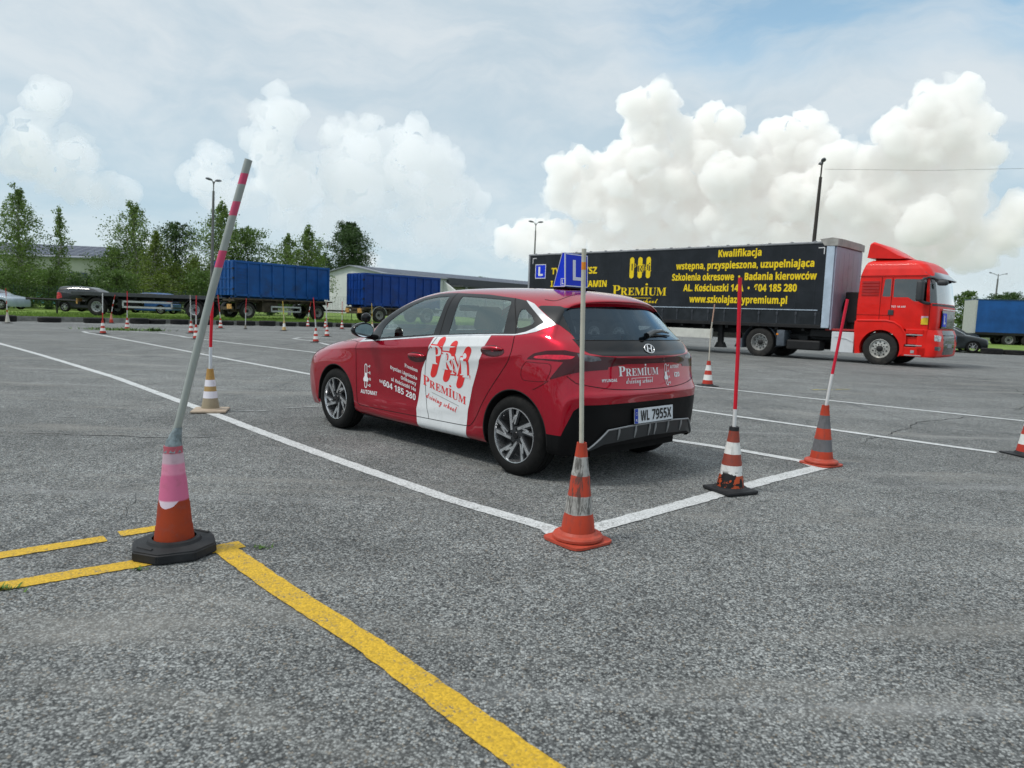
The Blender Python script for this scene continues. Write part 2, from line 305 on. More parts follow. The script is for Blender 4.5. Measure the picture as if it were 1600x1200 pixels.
def bspline_rows(P, sub, mirror_end=False):
    """uniform cubic B-spline along axis 0, half corrected towards interpolation"""
    P = np.asarray(P, float)
    def ext(Q):
        a = 2*Q[0]-Q[1]
        if mirror_end: b = Q[-2]*np.array([1, -1, 1.0])
        else: b = 2*Q[-1]-Q[-2]
        return np.concatenate([a[None], Q, b[None]])
    Q = P.copy()
    for _ in range(2):
        E = ext(Q); L = (E[:-2]+4*E[1:-1]+E[2:])/6
        Q = Q+.7*(P-L)
    E = ext(Q); out = []
    for i in range(len(P)-1):
        for j in range(sub):
            t = j/sub
            out.append(((1-t)**3*E[i]+(3*t**3-6*t**2+4)*E[i+1]+(-3*t**3+3*t**2+3*t+1)*E[i+2]+t**3*E[i+3])/6)
    out.append((E[-3]+4*E[-2]+E[-1])/6)
    return np.array(out)
def shell_grid(net, su, sv):
    P = np.array(net)                                 # (U, V, 3)
    A = bspline_rows(P, su)                           # along the car
    B = bspline_rows(np.swapaxes(A, 0, 1), sv, True)  # across
    B = np.swapaxes(B, 0, 1); B[:, -1, 1] = 0
    return B
SHELL = shell_grid(NET, 11, 11)
def crease(G, line, amp, w0, x0, x1):
    x, y, z = G[..., 0], G[..., 1], G[..., 2]; lx, lz = zip(*sorted(line)); d = z-np.interp(x, lx, lz)
    k = np.clip((x-x0)/.25, 0, 1)*np.clip((x1-x)/.25, 0, 1)*np.clip((y-.55)/.15, 0, 1)
    G[..., 1] = y+amp*k*np.where(d > 0, np.exp(-d/w0), np.exp(d/(w0*.45)))
crease(SHELL, [(3.1, .775), (2.7, .80), (2.32, .838), (1.64, .872), (1.09, .918), (.34, .968), (0, .985)], .011, .05, .15, 3.0)
crease(SHELL, [(1.1, .80), (.44, .845), (.05, .905), (-.15, .955)], .012, .05, -.10, .95)
crease(SHELL, [(2.2, .33), (1.6, .345), (1.1, .375), (.55, .43)], .008, .05, .45, 2.1)
def grid_tris(nu, nv):
    i = np.arange(nu-1)[:, None]*nv+np.arange(nv-1)[None]; i = i.ravel()
    return np.concatenate([np.stack([i, i+nv, i+nv+1], 1), np.stack([i, i+nv+1, i+1], 1)])
nu, nv = SHELL.shape[:2]
SV = SHELL.reshape(-1, 3); ST = grid_tris(nu, nv)
# smooth normals of the untouched shell
gu = np.gradient(SHELL, axis=0); gv = np.gradient(SHELL, axis=1)
SN = np.cross(gu, gv).reshape(-1, 3); SN /= np.linalg.norm(SN, axis=1)[:, None]+1e-12
if SN[(nu//2)*nv+nv-2][2] < 0: SN = -SN; 
_full = np.concatenate([SV, SV*[1, -1, 1]]); _ft = np.concatenate([ST, ST[:, ::-1]+len(SV)])
BVH = BVHTree.FromPolygons([Vector(p) for p in _full], [tuple(int(a) for a in t) for t in _ft])
# ---------------------------------------------------------------- cutting the shell into parts along outlines
def sd_poly(P2, poly):
    """signed distance to polygon, positive inside (vectorised)"""
    x, y = P2[:, 0], P2[:, 1]; poly = np.asarray(poly, float)
    a = poly; b = np.roll(poly, -1, axis=0); d = np.full(len(x), 1e9); ins = np.zeros(len(x), bool)
    for (ax, ay), (bx, by) in zip(a, b):
        ex, ey = bx-ax, by-ay; L = ex*ex+ey*ey+1e-12
        t = np.clip(((x-ax)*ex+(y-ay)*ey)/L, 0, 1)
        d = np.minimum(d, np.hypot(x-ax-t*ex, y-ay-t*ey))
        c = (ay > y) != (by > y)
        with np.errstate(divide='ignore', invalid='ignore'):
            xi = ax+(y-ay)*ex/(by-ay if by != ay else 1e-9)
        ins ^= c & (x < xi)
    return np.where(ins, d, -d)
def xz(poly): return lambda V: sd_poly(V[:, [0, 2]], poly)
def yz(poly): return lambda V: sd_poly(V[:, [1, 2]], poly)
def xy(poly): return lambda V: sd_poly(V[:, [0, 1]], poly)
def circ(cx, cz, r): return lambda V: r-np.hypot(V[:, 0]-cx, V[:, 2]-cz)
def gt(ax, v): return lambda V: V[:, ax]-v
def lt(ax, v): return lambda V: v-V[:, ax]
def AND(*fs): return lambda V: np.min([f(V) for f in fs], axis=0)
def OR(*fs): return lambda V: np.max([f(V) for f in fs], axis=0)
class Shell:
    def __init__(s, V, N, T):
        s.V = V.copy(); s.N = N.copy(); s.T = T.copy(); s.L = np.zeros(len(T), int)
    def cut(s, field, label, only=None):
        F = field(s.V); F = np.where(np.abs(F) < 1e-5, 1e-5, F)
        pos = F > 0; k = pos[s.T].sum(1)
        ok = np.ones(len(s.T), bool) if only is None else np.isin(s.L, only)
        s.L[(k == 3) & ok] = label
        mixi = np.where((k > 0) & (k < 3) & ok)[0]
        newV, newN, cache = [], [], {}
        base = len(s.V); nT, nL = [], []
        def mid(a, b):
            key = (a, b) if a < b else (b, a)
            if key not in cache:
                t = F[a]/(F[a]-F[b])
                newV.append(s.V[a]+t*(s.V[b]-s.V[a])); n = s.N[a]+t*(s.N[b]-s.N[a]); newN.append(n/np.linalg.norm(n))
                cache[key] = base+len(newV)-1
            return cache[key]
        for i in mixi:
            t = [int(q) for q in s.T[i]]; old = s.L[i]; kk = k[i]
            odd = [j for j in range(3) if pos[t[j]] == (kk == 1)][0]
            a, b, c = t[odd], t[(odd+1) % 3], t[(odd+2) % 3]
            ab, ac = mid(a, b), mid(a, c)
            la, lo = (label, old) if kk == 1 else (old, label)
            nT += [(a, ab, ac), (ab, b, c), (ab, c, ac)]; nL += [la, lo, lo]
        if len(mixi):
            keep = np.ones(len(s.T), bool); keep[mixi] = False
            s.T = np.concatenate([s.T[keep], np.array(nT, int)]); s.L = np.concatenate([s.L[keep], np.array(nL, int)])
            s.V = np.concatenate([s.V, newV]); s.N = np.concatenate([s.N, newN])
        return s
    def part(s, label, name, mat, parent, both=True, off=0.0, side=None, thick=0.0):
        if both and side is None and (s.L == label).any() and np.abs(s.V[s.T[s.L == label]][:, :, 1]).min() > .04:
            a = s.part(label, name, mat, parent, False, off, 'L', thick); s.part(label, name, mat, parent, False, off, 'R', thick); return a
        T = s.T[s.L == label]
        if not len(T): return None
        u, inv = np.unique(T, return_inverse=True); T = inv.reshape(-1, 3)
        V = s.V[u]+s.N[u]*off; N = s.N[u]; n = len(V)
        M = np.array([1, -1, 1])
        if side == 'R': V, N, T = V*M, N*M, T[:, ::-1]; both = False
        elif both and side is None:
            V = np.concatenate([V, V*M]); N = np.concatenate([N, N*M]); T = np.concatenate([T, T[:, ::-1]+n])
        if thick:
            m = len(V); ed = {}
            for t in T:
                for a, b in ((t[0], t[1]), (t[1], t[2]), (t[2], t[0])): ed[(int(a), int(b))] = ed.get((int(a), int(b)), 0)+1
            rim = [(a, b) for (a, b) in ed if (b, a) not in ed]
            V = np.concatenate([V, V-N*thick]); N = np.concatenate([N, -N])
            F = [tuple(map(int, t)) for t in T]+[tuple(int(q)+m for q in t[::-1]) for t in T]
            F += [(b, a, a+m, b+m) for a, b in rim]
        else: F = [tuple(map(int, t)) for t in T]
        me = bpy.data.meshes.new(name); me.from_pydata(V.tolist(), [], F)
        me.shade_smooth(); me.normals_split_custom_set_from_vertices([tuple(q) for q in N.tolist()])
        return link(name, me, mat, parent)

def on_side(x, z, side=1, off=.0015):
    h = BVH.ray_cast(Vector((x, 3*side, z)), Vector((0, -side, 0)))
    n = h[1] if h[1].y*side > 0 else -h[1]
    return h[0]+n*off, n
def on_rear(y, z, off=.0015):
    h = BVH.ray_cast(Vector((-3, y, z)), Vector((1, 0, 0)))
    if h[0] is None: return Vector((-.6, y, z)), Vector((-1, 0, 0))
    n = h[1] if h[1].x < 0 else -h[1]
    return h[0]+n*off, n
def on_top(x, y, off=.0015):
    h = BVH.ray_cast(Vector((x, y, 3)), Vector((0, 0, -1))); n = h[1] if h[1].z > 0 else -h[1]
    return h[0]+n*off, n
def densify(pts, step=.03, closed=False):
    out = []; pts = list(pts); n = len(pts)
    for i in range(n if closed else n-1):
        a, b = np.array(pts[i], float), np.array(pts[(i+1) % n], float)
        k = max(1, int(np.linalg.norm(b-a)/step))
        out += [a+(b-a)*j/k for j in range(k)]
    if not closed: out.append(np.array(pts[-1], float))
    return out
def smooth_path(pts, k=8):
    """Catmull-Rom through points"""
    P = [np.array(p, float) for p in pts]; P = [2*P[0]-P[1]]+P+[2*P[-1]-P[-2]]; out = []
    for i in range(1, len(P)-2):
        for j in range(k):
            t = j/k; a, b, c, d = P[i-1], P[i], P[i+1], P[i+2]
            out.append(.5*((2*b)+(-a+c)*t+(2*a-5*b+4*c-d)*t*t+(-a+3*b-3*c+d)*t**3))
    out.append(P[-2]); return out
def ribbon(mb, hits, w):
    """flat ribbon along (point, normal) samples"""
    vs = []; n = len(hits)
    for i, (p, nn) in enumerate(hits):
        d = (hits[min(i+1, n-1)][0]-hits[max(i-1, 0)][0])
        s = d.cross(nn).normalized()*(w/2); vs += [p+s, p-s]
    mb.add(vs, [(2*i, 2*i+1, 2*i+3, 2*i+2) for i in range(n-1)])
ACC = {'Ć': ('C', 'ac'), 'ę': ('e', 'og'), 'ą': ('a', 'og'), 'ś': ('s', 'ac'), 'ó': ('o', 'ac'), 'ł': ('l', 'st'), 'İ': ('I', 'dot')}
def styled(t, style):
    out = ''
    for ch in t:
        b = ACC.get(ch, (ch,))[0]
        U, l, d = {'bold': (0x1D5D4, 0x1D5EE, 0x1D7EC), 'serif': (0x1D400, 0x1D41A, 0x1D7CE), 'script': (0x1D4D0, 0x1D4EA, None)}[style]
        if 'A' <= b <= 'Z': out += chr(U+ord(b)-65)
        elif 'a' <= b <= 'z': out += chr(l+ord(b)-97)
        elif '0' <= b <= '9' and d: out += chr(d+ord(b)-48)
        else: out += b
    return out
def raw_text(body, offset=0.0):
    c = bpy.data.curves.new('t', 'FONT'); c.body = body; c.resolution_u = 3; c.offset = offset
    o = bpy.data.objects.new('t', c); COL.objects.link(o)
    bpy.context.view_layer.update()
    me = o.evaluated_get(bpy.context.evaluated_depsgraph_get()).to_mesh()
    vs = np.array([v.co[:2] for v in me.vertices]) if len(me.vertices) else np.zeros((0, 2))
    fs = [tuple(p.vertices) for p in me.polygons]
    o.evaluated_get(bpy.context.evaluated_depsgraph_get()).to_mesh_clear()
    bpy.data.objects.remove(o); bpy.data.curves.remove(c)
    return vs, fs
def text2d(t, style='bold', offset=0.0, width=None, height=None, smallcaps=False):
    """2d triangulated text; returns verts (origin at left, baseline) and faces, scaled to width / cap height"""
    if smallcaps:                       # first letter tall, the rest smaller, dotted I tall
        vs, fs, x = [], [], 0.0
        for i, ch in enumerate(t):
            s = 1.0 if i == 0 else .76
            v, f = raw_text(styled(ch, style), offset)
            v = v-[v[:, 0].min(), 0]; v = v*s
            b = len(vs)
            if ch == 'İ':
                v = v*[1, 1.12]; w = v[:, 0].max()
                vs += [tuple(p) for p in v+[x, 0]]; fs += [tuple(q+b for q in g) for g in f]
                b = len(vs); vs += [(x+w*.5+.09*math.cos(a), .74+.07*math.sin(a)) for a in np.linspace(0, 2*math.pi, 9)[:-1]]; fs.append(tuple(range(b, b+8)))
            else:
                vs += [tuple(p) for p in v+[x, 0]]; fs += [tuple(q+b for q in g) for g in f]
            x = x+v[:, 0].max()+.035
        vs = np.array(vs)
    else:
        vs, fs = raw_text(styled(t, style), offset); vs = list(map(tuple, vs))
        for i, ch in enumerate(t):
            if ch not in ACC: continue
            a, _ = raw_text(styled('H'+t[:i]+'H', style), offset); b_, _ = raw_text(styled('H'+t[:i+1]+'H', style), offset); h, _ = raw_text(styled('HH', style), offset)
            x0, x1 = a[:, 0].max()-h[:, 0].max(), b_[:, 0].max()-h[:, 0].max(); xm = (x0+x1)/2; k = len(vs); kind = ACC[ch][1]
            if kind == 'og': q = [(xm+.03, .0), (xm+.14, .0), (xm+.10, -.10), (xm+.18, -.15), (xm+.16, -.20), (xm+.02, -.16)]
            elif kind == 'ac': q = [(xm-.06, .60), (xm+.04, .60), (xm+.16, .76), (xm+.02, .76)]
            else: q = [(xm-.17, .30), (xm+.17, .42), (xm+.17, .52), (xm-.17, .40)]
            vs += q; fs.append(tuple(range(k, k+len(q))))
        vs = np.array(vs)
    vs = vs-[vs[:, 0].min(), 0]
    sy = (height/.70) if height else None; sx = (width/vs[:, 0].max()) if width else None
    sx = sx or sy; sy = sy or sx
    return vs*[sx, sy], fs
def bars2d(h, w, r, slant=0.0, gap=None):
    """three round-ended bars"""
    vs, fs = [], []
    for i in range(3):
        cx = (i-1)*w; b = len(vs); n = 8
        for k in range(n+1):
            a = math.pi*k/n; vs.append((cx+r*math.cos(a), h/2-r+r*math.sin(a)))
        for k in range(n+1):
            a = math.pi+math.pi*k/n; vs.append((cx+r*math.cos(a), -h/2+r+r*math.sin(a)))
        fs.append(tuple(range(b, b+2*n+2)))
    vs = np.array(vs); vs[:, 0] += slant*vs[:, 1]
    return vs, fs
def decal(name, items, place, mat, parent, sub=.03):
    """items: list of (verts2d, faces, layer); place(u, v, off) -> point"""
    bm = bmesh.new()
    for vs, fs, lay in items:
        b = [bm.verts.new((p[0], p[1], lay)) for p in vs]
        for f in fs:
            try: bm.faces.new([b[i] for i in f])
            except ValueError: pass
    bmesh.ops.triangulate(bm, faces=bm.faces[:])
    for _ in range(3):
        e = [e for e in bm.edges if e.calc_length() > sub]
        if not e: break
        bmesh.ops.subdivide_edges(bm, edges=e, cuts=1); bmesh.ops.triangulate(bm, faces=[f for f in bm.faces if len(f.verts) > 3])
    for v in bm.verts: v.co = place(v.co.x, v.co.y, .0015+.0006*v.co.z)
    me = bpy.data.meshes.new(name); bm.to_mesh(me); bm.free()
    return link(name, me, mat, parent)
def shift(vf, dx, dy, lay=0, sh=0.0, rot=0.0):
    vs, fs = vf; vs = np.array(vs, float)
    if rot: c, s = math.cos(rot), math.sin(rot); vs = vs@np.array([[c, s], [-s, c]])
    vs = vs+[dx, dy]; vs[:, 1] += sh*(vs[:, 0]-dx); return (vs, fs, lay)

# ---------------------------------------------------------------- car materials
def car_paint():
    m, nt, b = new_mat('car_paint'); h = NT(nt); co = h.coord()
    fl = h.noise(co, 900, 1, .5)
    h.put(b.inputs['Base Color'], h.mix(h.ramp(fl, .35, .7), (.36, .0012, .015), (.50, .003, .026)))
    b.inputs['Metallic'].default_value = .62; b.inputs['Roughness'].default_value = .30
    b.inputs['Specular IOR Level'].default_value = .08
    b.inputs['Coat IOR'].default_value = 1.5; b.inputs['Coat Weight'].default_value = 1; h.put(b.inputs['Coat Roughness'], h.ramp(h.noise(co, 5, 4, .6), .4, .7, .02, .06))
    h.put(b.inputs['Coat Normal'], h.bump(h.noise(co, 3, 2, .5), .05, .02))
    return m
def glass(name, tint, refl=(1, 1, 1), rough=0.0, k=1.9, a0=.06):
    m, nt, b = new_mat(name); h = NT(nt); nt.nodes.remove(b)
    out = nt.nodes['Material Output']
    tr = h.n('ShaderNodeBsdfTransparent'); tr.inputs[0].default_value = (*tint, 1)
    gl = h.n('ShaderNodeBsdfGlossy'); gl.inputs['Roughness'].default_value = rough; gl.inputs[0].default_value = (*refl, 1)
    lw = h.n('ShaderNodeLayerWeight'); lw.inputs[0].default_value = .5
    fr = h.math('ADD', .042, h.math('MULTIPLY', h.math('POWER', lw.outputs['Facing'], 5.0), .95))
    f2 = h.math('ADD', h.math('MULTIPLY', fr, k), a0, clamp=True)
    mx = h.n('ShaderNodeMixShader'); h.put(mx.inputs[0], f2); nt.links.new(tr.outputs[0], mx.inputs[1]); nt.links.new(gl.outputs[0], mx.inputs[2])
    nt.links.new(mx.outputs[0], out.inputs[0]); return m
PAINT = car_paint()
GLASS = glass('window_glass', (.84, .88, .86), (.86, 1, .97), k=2.0, a0=.10); DGLASS = glass('rear_glass', (.22, .26, .30), (.62, .82, 1), k=1.5, a0=.0)
BLACKG = simple('gloss_black', (.005, .005, .006), .12, coat=.25, spec=.3)
FRAME = simple('window_frame_black', (.014, .015, .016), .35, coat=.1)
PLASTIC = simple('black_plastic', (.006, .006, .0065), .5, bump=.15, spec=.12)
RUBBER = simple('tyre_rubber', (.008, .008, .008), .78, var=.3, vs=30, dirt=((.03, .028, .025), .4), bump=.2, spec=.2)
WHITEV = simple('white_vinyl', (.72, .74, .75), .28, coat=.4, var=.03)
CHROME = simple('bright_trim', (.78, .79, .80), .22, metal=.6)
SEAM = simple('panel_gap', (.004, .002, .002), .8)
SILVER = simple('satin_silver', (.30, .31, .32), .35, metal=.5)
ALLOY = simple('machined_alloy', (.62, .63, .65), .22, metal=.9, vs=20)
ALLOYD = simple('dark_alloy', (.045, .048, .052), .4, metal=.4)
SEATM = simple('seat_cloth', (.035, .035, .037), .85, vs=20, bump=.3)
REDV = simple('red_vinyl', (.72, .03, .03), .35, coat=.3, var=.04)
WHITEL = simple('white_lettering', (.78, .78, .80), .4, var=.03)

CAR = empty('hatchback_car', (.6408, 5.874, 0), 2.35437, 'dark red driving school hatchback with white door wrap and blue L sign on its roof', 'car')
sh = Shell(SV, SN, ST)
BODY, WS, DLO, GF, GR, GQ, CHR, FIN, RG, BP, LAMP, LENS, CLEAR, BUMP, WRAP, DF, DR, DIFF, HOOD, TG = range(20)
arches = OR(AND(circ(0, .318, .342), gt(1, .45), lt(0, .45)), AND(circ(2.58, .318, .342), gt(1, .45), gt(0, 2)))
sh.cut(arches, -1)
sh.cut(AND(xz([(-.6, -.3), (.21+.13, -.3), (.34, .318), (-.34, .318)]), gt(1, .45), lt(0, .34), gt(0, -.338), lt(2, .318)), -1, [0])
sh.cut(AND(gt(1, .45), lt(0, 2.92), gt(0, 2.24), lt(2, .318)), -1, [0])
# glass and black frames
sh.cut(AND(xy([(2.34, -.5), (2.34, 0), (2.30, .38), (2.20, .60), (2.13, .695), (2.02, .68), (1.66, .632), (1.34, .595), (1.40, .4), (1.45, 0), (1.45, -.5)]), gt(2, .97)), WS, [0])
belt_lo = [(2.20, .902), (1.86, .931), (1.40, .973), (1.0, 1.010), (.6, 1.037), (.3, 1.055), (.06, 1.066), (-.05, 1.082), (-.14, 1.103), (-.27, 1.160)]
dlo = [(2.13, .925), (1.86, .944), (1.40, .985), (1.0, 1.022), (.6, 1.048), (.3, 1.065), (.055, 1.075), (-.04, 1.097), (-.105, 1.128), (-.165, 1.174), (-.03, 1.252), (.12, 1.334), (.25, 1.352), (.565, 1.379), (1.0, 1.391), (1.21, 1.384), (1.42, 1.345), (1.62, 1.282), (1.83, 1.195), (2.0, 1.085)]
sh.cut(AND(xz(belt_lo+[(-.22, 1.19), (.023, 1.311), (.128, 1.3395), (.12, 1.30), (2.1, 1.0)]), gt(1, .5)), CHR, [0])
sh.cut(AND(xz(dlo), gt(1, .5)), DLO, [0, CHR])
sh.cut(AND(xz([(1.87, .962), (1.875, 1.05), (1.80, 1.115), (1.64, 1.208), (1.50, 1.275), (1.36, 1.325), (1.2, 1.350), (1.03, 1.361), (1.04, 1.2), (1.055, 1.030)]), gt(1, .5)), GF, [DLO])
sh.cut(AND(xz([(.872, 1.361), (.6, 1.352), (.30, 1.336), (.255, 1.322), (.235, 1.25), (.19, 1.078), (.5, 1.062), (.852, 1.041)]), gt(1, .5)), GR, [DLO])
sh.cut(AND(xz([(.115, 1.262), (.085, 1.272), (-.03, 1.215), (-.078, 1.172), (-.07, 1.155), (0, 1.128), (.07, 1.118), (.085, 1.14), (.11, 1.21)]), gt(1, .5)), GQ, [DLO])
fin = [(-.03, 1.288), (-.15, 1.228), (-.27, 1.163), (-.36, 1.108), (-.44, 1.05), (-.70, 1.05), (-.70, 1.30), (-.235, 1.287), (-.195, 1.298), (-.154, 1.318), (-.079, 1.316)]
sh.cut(AND(xz(fin), gt(1, .50), lt(2, 1.298)), FIN, [0, CHR])
sh.cut(AND(lt(0, -.235), gt(2, 1.058), yz([(-.5, 1.0), (.698, 1.05), (.665, 1.15), (.632, 1.27), (.605, 1.283), (.4, 1.302), (.2, 1.311), (0, 1.314), (-.5, 1.314)])), RG, [0, FIN])
sh.cut(AND(lt(0, -.3), OR(yz([(-.5, 1.062), (-.5, .942), (.147, .942), (.40, .943), (.541, .947), (.648, .964), (.70, 1.0), (.715, 1.062)]))), BP, [0, FIN])
lamp = [(-.11, .898), (-.18, .946), (-.29, .972), (-.42, .982), (-.49, .966), (-.545, .944), (-.60, .928), (-.60, .85), (-.535, .835), (-.46, .808), (-.335, .762), (-.385, .83), (-.43, .898), (-.25, .903)]
strip = [(.62, .945), (.3, .928), (0, .922), (-.5, .922), (-.5, .888), (0, .888), (.3, .885), (.62, .850)]
sh.cut(OR(AND(xz(lamp), gt(1, .5)), AND(yz(strip), lt(0, -.5))), LAMP, [0])
sh.cut(AND(xz([(-.15, .909), (-.21, .930), (-.30, .943), (-.42, .948), (-.485, .940), (-.475, .922), (-.40, .914)]), gt(1, .5)), LENS, [LAMP])
sh.cut(AND(yz([(.745, .96), (.745, .915), (.66, .905), (.56, .915), (.58, .935)]), lt(0, -.4)), CLEAR, [LAMP])
sh.cut(OR(AND(lt(2, .372), lt(0, -.2)), AND(xz([(-.465, .375), (-.525, .555), (-.565, .598), (-.9, .602), (-.9, .1), (-.465, .1)]))), BUMP, [0])
sh.cut(AND(lt(0, -.4), yz([(-.5, .335), (0, .325), (.26, .318), (.56, .305), (.68, .262), (.72, .255), (.54, .412), (.3, .424), (0, .428), (-.5, .428)])), DIFF, [BUMP])
wrap = [(1.01, 1.02), (1.022, .999), (1.094, .834), (1.169, .716), (1.204, .522), (1.239, .351), (1.212, .15), (.571, .15), (.55, .424), (.497, .619), (.406, .836), (.312, 1.046), (.31, 1.07)]
sh.cut(AND(xz(wrap), gt(1, .5)), WRAP, [0])
sh.cut(AND(xz([(2.20, .90), (2.205, .75), (2.175, .32), (2.12, .292), (1.057, .296), (1.118, .59), (1.094, .847), (.969, 1.03), (1.5, 1.03)]), gt(1, .5)), DF, [0])
sh.cut(AND(xz([(1.057, .296), (1.118, .59), (1.094, .847), (.969, 1.03), (.05, 1.09), (.045, .96), (.075, .861), (.374, .494), (.46, .36), (.52, .312)]), gt(1, .5)), DR, [0])
sh.cut(AND(lt(0, -.3), yz([(-.5, .70), (.35, .70), (.55, .718), (.765, .775), (.79, .85), (.72, .99), (-.5, .99)])), TG, [0])
sh.cut(AND(gt(0, 2.3), OR(AND(gt(2, .80), xy([(2.25, -.5), (2.25, .74), (2.6, .74), (3.0, .66), (3.2, .55), (3.30, .3), (3.31, -.5)])))), HOOD, [0])
body = sh.part(BODY, 'body', PAINT, CAR)
sh.part(HOOD, 'bonnet', PAINT, CAR)
sh.part(WS, 'windscreen', GLASS, CAR)
sh.part(TG, 'tailgate', PAINT, CAR)
for sd in ('L', 'R'):
    fr = sh.part(DLO, 'window_frame', FRAME, CAR, side=sd, both=False, off=.001, thick=.012)
    sh.part(CHR, 'trim_strip', CHROME, CAR, side=sd, both=False, off=.002)
    d1 = sh.part(DF, 'front_door', PAINT, CAR, side=sd, both=False); d2 = sh.part(DR, 'rear_door', PAINT, CAR, side=sd, both=False)
    meta(sh.part(WRAP, 'door_wrap', WHITEV, CAR, side=sd, both=False, off=.0006), 'white vinyl wrap panel across the doors and sill')
    for l, nm in ((GF, 'front_window'), (GR, 'rear_window'), (GQ, 'quarter_window')): sh.part(l, nm, GLASS, CAR, side=sd, both=False, off=-.002)
    sh.part(FIN, 'pillar_fin', FRAME, CAR, side=sd, both=False, off=.001)
    if sd == 'L': LD1, LD2 = d1, d2
sh.part(RG, 'rear_windscreen', DGLASS, CAR)
sh.part(BP, 'tailgate_panel', BLACKG, CAR, off=.001)
lampm = simple('lamp_dark_red', (.05, .002, .006), .10, coat=.45, spec=.2); lensm = simple('lamp_red', (.60, .006, .035), .15, coat=.6, var=.3, vs=30); clearm = simple('lamp_clear', (.07, .07, .08), .12, coat=.8, var=.6, vs=25)
tl = sh.part(LAMP, 'tail_light', lampm, CAR, off=.003, thick=.01)
sh.part(LENS, 'lens', lensm, tl, off=.004); sh.part(CLEAR, 'reversing_light', clearm, tl, off=.004)
sh.part(BUMP, 'rear_bumper', PLASTIC, CAR)
df = sh.part(DIFF, 'diffuser', simple('diffuser_grey', (.04, .043, .046), .4, metal=.2, spec=.3), CAR, off=.012, thick=.02)
mb = MB()                                             # bright edge of the diffuser
for s in (1, -1):
    e = [(p[0]*s, p[1]) for p in [(0, .428), (.3, .424), (.54, .412), (.60, .355), (.655, .305), (.715, .256)]]
    hs = [on_rear(a, b, .016) for a, b in densify(e, .03)]
    mb.path([p for p, n in hs], .007, 6)
mb.build('edge_trim', SILVER, df, True)
mb = MB()
for yy in (.42, .22, .04, -.04, -.22, -.42):
    hs = [on_rear(yy, z, .016) for z in (.33, .36, .39, .42)]
    mb.path([p for p, n in hs], [.004, .008, .010, .006], 6)
mb.build('rib', SILVER, df, True)

# panel gaps
mb = MB()
def gside(pts, w=.005, both=True, sm=True):
    for s in ((1, -1) if both else (1,)):
        q = smooth_path(pts, 8) if sm else densify(pts, .02)
        ribbon(mb, [on_side(a, b, s, .0022) for a, b in q], w)
def grear(pts, w=.005, sym=True, sm=True):
    for s in ((1, -1) if sym else (1,)):
        q = smooth_path(pts, 8) if sm else densify(pts, .02)
        ribbon(mb, [on_rear(a*s, b, .0022) for a, b in q], w)
gside([(2.215, .895), (2.205, .75), (2.19, .5), (2.175, .33), (2.15, .298), (2.05, .29), (1.6, .292), (1.2, .296), (.8, .30), (.56, .306), (.50, .325), (.43, .40), (.36, .51), (.27, .63), (.16, .76), (.08, .86), (.05, .93), (.045, 1.0), (.052, 1.062)])
gside([(.975, 1.006), (1.03, .93), (1.085, .86), (1.118, .72), (1.12, .59), (1.10, .44), (1.057, .296)])
gside([(.052, 1.076), (.10, 1.16), (.17, 1.26), (.248, 1.351)], .006)
gside([(.962, 1.025), (.975, 1.2), (.968, 1.387)], .007)
gside([(-.07, .775), (-.075, .83), (-.105, .872), (-.13, .88), (-.22, .879), (-.325, .878), (-.345, .84), (-.325, .775), (-.30, .750), (-.18, .742), (-.10, .744), (-.07, .775)], .003)
gside([(-.335, .758), (-.27, .715), (-.2, .68)], .004); 
gside([(2.215, .90), (2.36, .905), (2.6, .885)], .004)
grear([(.82, .80), (.79, .765), (.75, .745), (.55, .712), (.35, .697), (.15, .692), (0, .691)])
grear([(.62, .892), (.3, .886), (0, .886)], .004)
grear([(0, 1.0565), (.4, 1.0555), (.69, 1.052)], .006)
for s in (1, -1):
    ribbon(mb, [on_top(a, b*s, .002) for a, b in smooth_path([(2.25, .745), (2.6, .745), (3.0, .665), (3.2, .55)], 6)], .005)
    ribbon(mb, [on_top(a, b*s, .002) for a, b in smooth_path([(-.02, .60), (-.10, .575), (-.13, .5), (-.14, .3), (-.145, 0)], 8)], .005)
mb.build('panel_gaps', SEAM, CAR)

# lettering on the side and the rear
def mk_side(side): return lambda u, v, off: on_side(u, v, side, off+.0012)[0]
def sidelay(u0, v0, du=-1, sl=0.0):          # local x runs rearward on the left flank
    return lambda u, v, off: on_side(u0+du*u, v0+v+sl*u, 1, off+.0012)[0]
W = lambda t, st, **k: text2d(t, st, **k)
PL = sidelay(0, 0)
def at_(vf, x, z, lay=0, rot=0.0, right=False, italic=0.0, sh=0.0):
    """x: car x of left end (or right end)"""
    vs, fs = vf; vs = np.array(vs, float); vs[:, 0] += italic*vs[:, 1]
    w = vs[:, 0].max()
    return shift((vs-[w, 0], fs) if right else (vs, fs), -x, z, lay, sh)
decal('lettering', [at_(W('Premium', 'serif', height=.033, width=.19), 1.225, .688, right=True, sh=-.17),
    at_(W('Krystian i Agnieszka', 'bold', height=.031, width=.40), 1.236, .617, right=True, sh=-.17),
    at_(W('Orlikowscy', 'bold', height=.031, width=.225), 1.250, .566, right=True, sh=-.17),
    at_(W('ul. Kościuszki 14a', 'bold', height=.031, width=.37), 1.256, .514, right=True, sh=-.17),
    at_(W('tel.', 'bold', height=.030, width=.062), 1.818, .545, sh=-.17),
    at_(W('604 185 280', 'bold', height=.054, width=.50), 1.256, .433, right=True, sh=-.17)], PL, WHITEL, CAR)
